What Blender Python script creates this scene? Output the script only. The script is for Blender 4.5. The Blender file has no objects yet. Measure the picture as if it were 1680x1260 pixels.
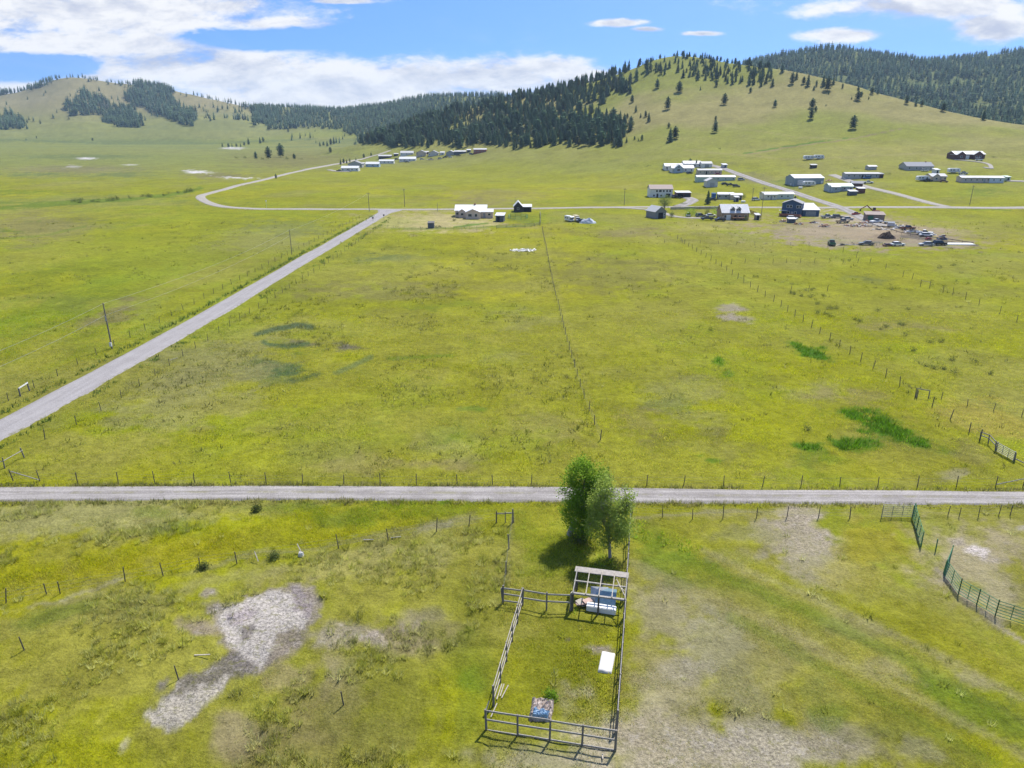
import bpy, bmesh, math, random
import numpy as np
from mathutils import Vector, Matrix, noise

R = math.radians
random.seed(11)
rng = np.random.default_rng(11)
scene = bpy.context.scene
COL = scene.collection

# ------------------------------------------------------------------ camera
H = 38.0                    # the drone hovers 38 m above the field
TH = R(20.04)
F, CX, CY = 1165.0, 840.0, 630.0      # lens in photo pixels (1680 x 1260)
cd = bpy.data.cameras.new('camera')
cam = bpy.data.objects.new('camera', cd)
COL.objects.link(cam)
cam.location = (0, 0, H)
cam.rotation_euler = (math.pi / 2 - TH, 0, 0)
cd.sensor_width = 36.0
cd.lens = 36.0 * F / 1680.0
cd.clip_start = 0.5
cd.clip_end = 40000
scene.camera = cam

# ------------------------------------------------------------------ light
SUN_EL, SUN_AZ = R(56), R(32)         # sun ahead of the camera and to the right, high
sl = bpy.data.lights.new('sun', 'SUN')
sl.energy = 2.75
sl.angle = R(1.2)
sl.color = (1.0, 0.95, 0.87)
sun = bpy.data.objects.new('sun', sl)
COL.objects.link(sun)
sd = Vector((math.sin(SUN_AZ) * math.cos(SUN_EL), math.cos(SUN_AZ) * math.cos(SUN_EL), math.sin(SUN_EL)))
sun.rotation_euler = sd.to_track_quat('Z', 'Y').to_euler()
sun.location = (300, 500, 600)

scene.view_settings.view_transform = 'Standard'
scene.view_settings.look = 'None'
scene.view_settings.exposure = 1.44
scene.view_settings.gamma = 1.0
scene.render.engine = 'CYCLES'
scene.cycles.max_bounces = 5
scene.cycles.diffuse_bounces = 2
scene.cycles.glossy_bounces = 2
scene.cycles.transmission_bounces = 3
scene.cycles.volume_bounces = 0
scene.cycles.transparent_max_bounces = 8
scene.cycles.caustics_reflective = False
scene.cycles.caustics_refractive = False
scene.cycles.use_denoising = True


# ------------------------------------------------------------------ node helper
class NT:
    def __init__(self, tree):
        self.t = tree
        self.n = tree.nodes
        self.l = tree.links
        self.n.clear()

    def node(self, kind, **kw):
        nd = self.n.new(kind)
        for k, v in kw.items():
            if k == 'ins':
                for i, val in v.items():
                    self.put(nd.inputs[i], val)
            else:
                setattr(nd, k, v)
        return nd

    def put(self, sock, val):
        if isinstance(val, bpy.types.NodeSocket):
            self.l.new(val, sock)
        elif isinstance(val, (tuple, list)) and len(val) == 3 and sock.type == 'RGBA':
            sock.default_value = (*val, 1)
        else:
            sock.default_value = val

    def math(self, op, a, b=0.0, c=None, clamp=False):
        nd = self.n.new('ShaderNodeMath')
        nd.operation = op
        nd.use_clamp = clamp
        self.put(nd.inputs[0], a)
        self.put(nd.inputs[1], b)
        if c is not None:
            self.put(nd.inputs[2], c)
        return nd.outputs[0]

    def mix(self, f, a, b, mode='MIX'):
        nd = self.n.new('ShaderNodeMix')
        nd.data_type = 'RGBA'
        nd.blend_type = mode
        self.put(nd.inputs[0], f)
        self.put(nd.inputs[6], a)
        self.put(nd.inputs[7], b)
        return nd.outputs[2]

    def noise(self, vec, scale, detail=4, rough=0.55, dist=0.0):
        nd = self.n.new('ShaderNodeTexNoise')
        if vec is not None:
            self.l.new(vec, nd.inputs['Vector'])
        nd.inputs['Scale'].default_value = scale
        nd.inputs['Detail'].default_value = detail
        nd.inputs['Roughness'].default_value = rough
        nd.inputs['Distortion'].default_value = dist
        return nd.outputs[0]

    def rng(self, v, a, b, c=0.0, d=1.0, smooth=True):
        nd = self.n.new('ShaderNodeMapRange')
        nd.interpolation_type = 'SMOOTHSTEP' if smooth else 'LINEAR'
        self.put(nd.inputs[0], v)
        self.put(nd.inputs[1], a)
        self.put(nd.inputs[2], b)
        self.put(nd.inputs[3], c)
        self.put(nd.inputs[4], d)
        return nd.outputs[0]


# ------------------------------------------------------------------ sky
def px_uv(px, py):
    """photo pixel -> (x/y, z/y) of the view direction"""
    a, b = (px - CX) / F, (CY - py) / F
    y = math.cos(TH) + b * math.sin(TH)
    z = -math.sin(TH) + b * math.cos(TH)
    return a / y, z / y


world = bpy.data.worlds.new('World')
scene.world = world
world.use_nodes = True
w = NT(world.node_tree)
tc = w.node('ShaderNodeTexCoord')
gen = tc.outputs['Generated']
sep = w.node('ShaderNodeSeparateXYZ', ins={0: gen})
sx, sy, sz = sep.outputs
comb = w.node('ShaderNodeCombineXYZ', ins={0: sx, 1: sy, 2: w.math('ADD', w.math('MULTIPLY', w.math('MAXIMUM', sz, 0.0), 2.4), 0.34)})
nrm = w.node('ShaderNodeVectorMath', operation='NORMALIZE', ins={0: comb.outputs[0]})
sky = w.node('ShaderNodeTexSky')
sky.sky_type = 'NISHITA'
sky.sun_disc = False
sky.sun_elevation = SUN_EL
sky.sun_rotation = SUN_AZ
sky.altitude = 1200
sky.air_density = 1.0
sky.dust_density = 0.35
sky.ozone_density = 2.2
w.l.new(nrm.outputs[0], sky.inputs[0])
hs = w.node('ShaderNodeHueSaturation', ins={'Hue': 0.502, 'Saturation': 1.2, 'Value': 0.66, 'Color': sky.outputs[0]})
# clouds live on the direction: u = x/y, v = z/y
yy = w.math('MAXIMUM', sy, 0.08)
U = w.math('DIVIDE', sx, yy)
V = w.math('DIVIDE', sz, yy)
uvv = w.node('ShaderNodeCombineXYZ', ins={0: U, 1: w.math('MULTIPLY', V, 2.6), 2: 0.0}).outputs[0]
n1 = w.noise(uvv, 6.0, 8, 0.6, 0.4)
n2 = w.noise(uvv, 19.0, 8, 0.65, 0.3)
n3 = w.noise(uvv, 3.1, 5, 0.5, 0.6)
n4 = w.noise(uvv, 60.0, 5, 0.65, 0.2)
warp = w.math('ADD', w.math('MULTIPLY', w.rng(n1, .3, .7, -.5, .5, False), 1.0), w.math('ADD', w.math('MULTIPLY', w.rng(n2, .3, .7, -.5, .5, False), .6), w.math('MULTIPLY', w.rng(n4, .3, .7, -.5, .5, False), .3)))
# (px, py, radius x, radius y, softness)
CLOUDS = [(640, 132, 380, 46, .5), (150, 20, 420, 80, .55), (430, 40, 150, 22, .7), (120, 70, 300, 40, .5), (360, 10, 120, 24, .6),
          (330, 118, 330, 52, .45), (560, 140, 330, 62, .40), (800, 128, 190, 40, .45), (905, 112, 105, 26, .45), (960, 130, 110, 34, .5),
          (110, 158, 260, 34, .6), (500, 168, 420, 30, .7), (1010, 38, 62, 9, .9), (1060, 48, 36, 7, .9),
          (1385, 58, 80, 15, .7), (1560, 10, 330, 26, .7), (1640, 45, 90, 30, .7), (560, 2, 60, 6, 1.2), (1150, 55, 40, 5, 1.4)]
BLUE = [(40, 108, 105, 19, .5), (470, 62, 130, 15, .6)]


def ell(items):
    acc = None
    for (px, py, rx, ry, so) in items:
        u0, v0 = px_uv(px, py)
        u1, _ = px_uv(px + rx, py)
        _, v1 = px_uv(px, py - ry)
        du = w.math('DIVIDE', w.math('SUBTRACT', U, u0), abs(u1 - u0))
        dv = w.math('DIVIDE', w.math('SUBTRACT', V, v0), abs(v1 - v0))
        r2 = w.math('ADD', w.math('MULTIPLY', du, du), w.math('MULTIPLY', dv, dv))
        e = w.math('MULTIPLY', w.math('SUBTRACT', 1.0, w.math('SQRT', r2)), max(.62, 1.25 - so) if rx > 100 else .95)
        acc = e if acc is None else w.math('MAXIMUM', acc, e)
    return acc


ec = ell(CLOUDS)
eb = ell(BLUE)
dens = w.math('SUBTRACT', w.math('ADD', ec, w.math('MULTIPLY', warp, 0.58)), w.math('MULTIPLY', w.rng(w.math('ADD', eb, w.math('MULTIPLY', warp, 0.9)), -.35, .75), 1.25))
cmask = w.rng(dens, -0.06, 0.46)
cmask = w.math('MULTIPLY', cmask, w.rng(sy, 0.05, 0.2))
# clouds behind and beside the camera: unseen scattered cumulus, cover raised to brighten the fill light
gz = w.math('MAXIMUM', sz, 0.06)
pl = w.node('ShaderNodeCombineXYZ', ins={0: w.math('DIVIDE', sx, gz), 1: w.math('DIVIDE', sy, gz), 2: 3.0}).outputs[0]
nb = w.noise(pl, 0.55, 6, 0.55)
bmask = w.math('MULTIPLY', w.math('MULTIPLY', w.rng(nb, 0.44, 0.6), 0.9), w.rng(sz, 0.22, 0.32))
wisp = w.math('MULTIPLY', w.rng(w.noise(uvv, 2.2, 7, 0.65, 0.8), 0.5, 0.85), 0.3)
cmask = w.math('MAXIMUM', w.math('MAXIMUM', cmask, bmask), wisp)
# lit tops and grey undersides: compare the billows with the billows just above them
up = w.node('ShaderNodeCombineXYZ', ins={0: w.math('ADD', U, .006), 1: w.math('ADD', w.math('MULTIPLY', V, 2.6), .034), 2: 0.0}).outputs[0]
u1_ = w.noise(up, 6.0, 8, 0.6, 0.4)
u2_ = w.noise(up, 19.0, 8, 0.65, 0.3)
rise = w.math('ADD', w.math('MULTIPLY', w.math('SUBTRACT', n1, u1_), 3.2), w.math('MULTIPLY', w.math('SUBTRACT', n2, u2_), 1.3))
light = w.math('ADD', w.math('SUBTRACT', .66, w.math('MULTIPLY', w.rng(dens, .2, 1.3), .38)), rise)
light = w.math('ADD', light, w.math('MULTIPLY', w.math('SUBTRACT', n3, .5), .9))
ccol = w.mix(w.rng(light, 0.1, 0.85, 0, 1, False), (0.205, 0.222, 0.275), (0.365, 0.365, 0.372))
bg1 = w.node('ShaderNodeBackground', ins={'Color': hs.outputs[0], 'Strength': 0.14})
bg2 = w.node('ShaderNodeBackground', ins={'Color': ccol, 'Strength': 1.0})
mx = w.node('ShaderNodeMixShader', ins={0: cmask, 1: bg1.outputs[0], 2: bg2.outputs[0]})
wo = w.node('ShaderNodeOutputWorld', ins={0: mx.outputs[0]})


# ------------------------------------------------------------------ numpy noise
def _hash(ix, iy, seed):
    h = (ix.astype(np.int64) * 374761393 + iy.astype(np.int64) * 668265263 + seed * 982451653) & 0xFFFFFFFF
    h = ((h ^ (h >> 13)) * 1274126177) & 0xFFFFFFFF
    return ((h ^ (h >> 16)) & 0xFFFF) / 65535.0


def vnoise(x, y, scale, seed=0):
    x = np.asarray(x, float) / scale
    y = np.asarray(y, float) / scale
    ix, iy = np.floor(x), np.floor(y)
    fx, fy = x - ix, y - iy
    fx = fx * fx * fx * (fx * (fx * 6 - 15) + 10)
    fy = fy * fy * fy * (fy * (fy * 6 - 15) + 10)
    a, b = _hash(ix, iy, seed), _hash(ix + 1, iy, seed)
    c, d = _hash(ix, iy + 1, seed), _hash(ix + 1, iy + 1, seed)
    return (a + (b - a) * fx) * (1 - fy) + (c + (d - c) * fx) * fy


def fbm(x, y, scale, seed=0, octs=4, gain=0.5):
    s, a, t = 0, 1.0, 0
    x, y = np.asarray(x, float), np.asarray(y, float)
    for o in range(octs):
        c, sn = math.cos(o * 1.1), math.sin(o * 1.1)
        s = s + a * vnoise(x * c - y * sn, x * sn + y * c, scale / 2 ** o, seed + o * 17)
        t += a
        a *= gain
    return s / t


def sstep(x, a, b):
    t = np.clip((x - a) / (b - a), 0, 1)
    return t * t * (3 - 2 * t)


# ------------------------------------------------------------------ terrain
CT, ST = math.cos(TH), math.sin(TH)


def ray(px, py):
    a, b = (px - CX) / F, (CY - py) / F
    return np.array([a, CT + b * ST, -ST + b * CT])


def at_y(px, py, Y):
    d = ray(px, py)
    return np.array([0, 0, H]) + d * (Y / d[1])


def project(x, y, z):
    dep = y * CT + (H - z) * ST
    dep = np.where(np.abs(dep) < 1e-3, 1e-3, dep)
    return CX + F * x / dep, CY + F * ((H - z) * CT - y * ST) / dep, dep


UG = np.linspace(-2.6, 2.6, 1301)


class Hill:
    """crest: (px, py, distance); foot: (px, distance); c: how concave the front is"""

    def __init__(self, crest, foot, c, wb, seed, amp, wav, lift=0.0):
        us, ys, zs = [], [], []
        for (px, py, Y) in crest:
            p = at_y(px, py, Y)
            us.append(p[0] / Y)
            ys.append(Y)
            zs.append(max(p[2], 0.0) if py < 900 else 0.0)
        fu, fy = [], []
        for (px, Y) in foot:
            fu.append((px - CX) / F * 1.0)
            fy.append(Y)
        k = np.hanning(31)
        k /= k.sum()

        def sm(v):
            return np.convolve(np.pad(v, 15, mode='edge'), k, 'valid')
        self.yc = sm(np.interp(UG, us, ys))
        self.zc = np.convolve(np.pad(np.interp(UG, us, zs), 5, mode='edge'), np.hanning(11) / np.hanning(11).sum(), 'valid')
        self.yf = sm(np.interp(UG, fu, fy))
        if isinstance(c, (int, float)):
            self.c = np.full_like(UG, c)
        else:
            self.c = sm(np.interp(UG, [(px - CX) / F for px, _ in c], [v for _, v in c]))
        self.wb, self.seed, self.amp, self.wav = wb, seed, amp, wav

    def z(self, x, y):
        u = x / np.maximum(y, 60)
        yc, zc, yf, c = (np.interp(u, UG, v) for v in (self.yc, self.zc, self.yf, self.c))
        s = np.clip((y - yf) / np.maximum(yc - yf, 1), 0, 1)
        s = s * s * 1.06 / (s + 0.06)
        fr = zc * ((1 - c) * s + c * s * s)
        t = np.clip((y - yc) / self.wb, 0, 1)
        bk = 1 - t * t * (3 - 2 * t)
        z = fr * bk
        n = fbm(x, y, self.wav, self.seed, 3) - 0.5
        return z + n * self.amp * np.clip(z / (zc + 1) * 4 * (1.02 - s), 0, 1) * (zc > 2)


main_hill = Hill(
    crest=[(-900, 1300, 1000), (430, 1300, 1000), (520, 262, 1000), (600, 234, 1020), (650, 218, 1050), (700, 199, 1060), (750, 184, 1060), (800, 171, 1040),
           (850, 160, 1010), (900, 152, 1000), (950, 140, 990), (1000, 126, 985), (1040, 112, 985), (1075, 97, 990), (1105, 91, 1000), (1150, 94, 990), (1200, 104, 960), (1250, 110, 930), (1283, 113, 900),
           (1317, 120, 880), (1353, 128, 850), (1403, 141, 820), (1440, 153, 790), (1480, 163, 765), (1547, 181, 730), (1603, 193, 700), (1653, 202, 680),
           (1700, 208, 660), (1900, 225, 640), (2400, 240, 640), (3800, 250, 640)],
    foot=[(-900, 950), (560, 940), (650, 800), (800, 590), (1000, 440), (1200, 370), (1400, 320), (1700, 310), (3000, 310)],
    c=[(0, .6), (700, .6), (1000, .85), (1300, .85), (1500, .5), (1650, .15), (3000, .1)],
    wb=420, seed=3, amp=13.0, wav=150)
left_hill = Hill(
    crest=[(-1800, 120, 2600), (-900, 130, 2600), (-300, 150, 2600), (-100, 160, 2600), (0, 153, 2550), (30, 151, 2550), (60, 140, 2550), (95, 128, 2560), (120, 126, 2560), (150, 131, 2550), (200, 137, 2500), (260, 141, 2480), (290, 149, 2450),
           (340, 161, 2400), (400, 174, 2350), (440, 184, 2300), (520, 205, 2200), (600, 230, 2100), (640, 300, 2000), (3000, 1300, 2000)],
    foot=[(-1800, 1500), (0, 1480), (300, 1560), (450, 1560), (600, 1560), (3000, 1600)],
    c=.45, wb=1200, seed=8, amp=62.0, wav=360)
mid_ridge = Hill(
    crest=[(-900, 1300, 2500), (250, 300, 2500), (330, 205, 2450), (420, 176, 2400), (470, 175, 2350), (520, 181, 2300), (560, 182, 2250), (600, 177, 2250), (640, 172, 2250), (690, 162, 2200), (740, 157, 2150), (800, 158, 2100),
           (900, 162, 2050), (1000, 180, 2000), (1100, 230, 2000), (1200, 1300, 2000), (3000, 1300, 2000)],
    foot=[(-900, 1600), (400, 1560), (560, 1420), (700, 1250), (900, 1200), (3000, 1200)],
    c=.35, wb=900, seed=15, amp=22.0, wav=300)
right_ridge = Hill(
    crest=[(-900, 1300, 1900), (950, 1300, 1900), (1060, 190, 1900), (1150, 125, 1900), (1230, 103, 1900), (1270, 95, 1880), (1300, 88, 1870), (1345, 82, 1860), (1390, 81, 1850), (1430, 88, 1830), (1500, 99, 1800), (1560, 97, 1800), (1600, 93, 1830), (1640, 89, 1850),
           (1690, 82, 1880), (1800, 70, 1950), (2200, 80, 2000), (3800, 110, 2000)],
    foot=[(-900, 1050), (1300, 1000), (1450, 900), (1700, 760), (3800, 760)],
    c=.1, wb=900, seed=21, amp=26.0, wav=330)


def terr(x, y):
    x = np.asarray(x, float)
    y = np.asarray(y, float)
    z = np.maximum(np.maximum(main_hill.z(x, y), right_ridge.z(x, y)), np.maximum(left_hill.z(x, y), mid_ridge.z(x, y)))
    near = 1 - sstep(y, 900, 1500)
    z = z + (fbm(x, y, 45, 31, 2) - 0.5) * 0.7 * near
    # the low bank that crosses the lower left field
    d = y - (52.5 + 0.245 * (x + 39))
    z = z - 0.5 * np.exp(-(d / 3.2) ** 2) * sstep(-x, -2, 8)
    return z


def terr1(x, y):
    return float(terr(np.array([x]), np.array([y]))[0])


def gp(px, py):
    """where the ray of a photo pixel meets the ground"""
    d = ray(px, py)
    t = np.concatenate([np.linspace(30, 400, 1500), np.geomspace(400, 5000, 3000)[1:]])
    x, y, z = d[0] * t, d[1] * t, H + d[2] * t
    g = z - terr(x, y)
    i = np.argmax(g < 0)
    if g[i] >= 0:
        i = len(t) - 1
    if i > 0:
        f = g[i - 1] / (g[i - 1] - g[i])
        tt = t[i - 1] + (t[i] - t[i - 1]) * f
    else:
        tt = t[0]
    return Vector((d[0] * tt, d[1] * tt, terr1(d[0] * tt, d[1] * tt)))


def ppm(p):
    """photo pixels per metre at a point"""
    return F / (p[1] * CT + (H - p[2]) * ST)


def poly_mask(PX, PY, poly):
    inside = np.zeros(PX.shape, bool)
    n = len(poly)
    for i in range(n):
        x1, y1 = poly[i]
        x2, y2 = poly[(i + 1) % n]
        if y1 == y2:
            continue
        c = ((y1 > PY) != (y2 > PY)) & (PX < (x2 - x1) * (PY - y1) / (y2 - y1) + x1)
        inside ^= c
    return inside


def line_dist(PX, PY, pts):
    best = np.full(PX.shape, 1e9)
    for (x1, y1), (x2, y2) in zip(pts[:-1], pts[1:]):
        dx, dy = x2 - x1, y2 - y1
        t = np.clip(((PX - x1) * dx + (PY - y1) * dy) / (dx * dx + dy * dy), 0, 1)
        best = np.minimum(best, np.hypot(PX - x1 - t * dx, PY - y1 - t * dy))
    return best

# ------------------------------------------------------------------ tags and mesh building
def tag(o, label=None, cat=None, group=None, kind=None):
    if label:
        o['label'] = label
    if cat:
        o['category'] = cat
    if group:
        o['group'] = group
    if kind:
        o['kind'] = kind
    return o


def link(name, me, parent=None, mats=()):
    o = bpy.data.objects.new(name, me)
    COL.objects.link(o)
    if parent is not None:
        o.parent = parent
    for m in mats:
        if m.name not in me.materials:
            me.materials.append(m)
    return o


def np_mesh(name, V, faces, smooth=False, attrs=None, mats=(), uv=None, vc=None):
    """V (n,3), faces (m,k) int array"""
    me = bpy.data.meshes.new(name)
    V = np.asarray(V, np.float32)
    faces = np.asarray(faces, np.int32)
    m, k = faces.shape
    me.vertices.add(len(V))
    me.vertices.foreach_set('co', V.ravel())
    me.loops.add(m * k)
    me.loops.foreach_set('vertex_index', faces.ravel())
    me.polygons.add(m)
    me.polygons.foreach_set('loop_start', np.arange(0, m * k, k, dtype=np.int32))
    if smooth:
        me.polygons.foreach_set('use_smooth', np.ones(m, bool))
    for nm, arr in (attrs or {}).items():
        a = me.attributes.new(nm, 'FLOAT', 'POINT')
        a.data.foreach_set('value', np.asarray(arr, np.float32))
    if vc is not None:
        a = me.attributes.new('tone', 'FLOAT_COLOR', 'POINT')
        c = np.ones((len(V), 4), np.float32)
        c[:, :3] = vc
        a.data.foreach_set('color', c.ravel())
    for mt in mats:
        me.materials.append(mt)
    me.update(calc_edges=True)
    return me


def ground_struct(name, me):
    return tag(link(name, me), kind='structure')


# ------------------------------------------------------------------ what grows where (albedo of the meadow)
BRIGHT = (.164, .172, .005)
YELLOW = (.205, .195, .006)
OLIVE = (.185, .176, .030)
GREEN = (.085, .125, .008)
LUSH = (.046, .108, .005)
GREYG = (.165, .158, .056)
BLUEG = (.090, .112, .034)
TAN = (.165, .132, .065)
STRAW = (.26, .225, .10)
DIRT = (.15, .115, .080)
DARKD = (.075, .062, .052)
BARE = (.285, .26, .232)
HILLT = (.195, .172, .062)
HILLG = (.150, .162, .030)
FARG = (.135, .150, .036)
WATER = (.45, .43, .44)

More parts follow.
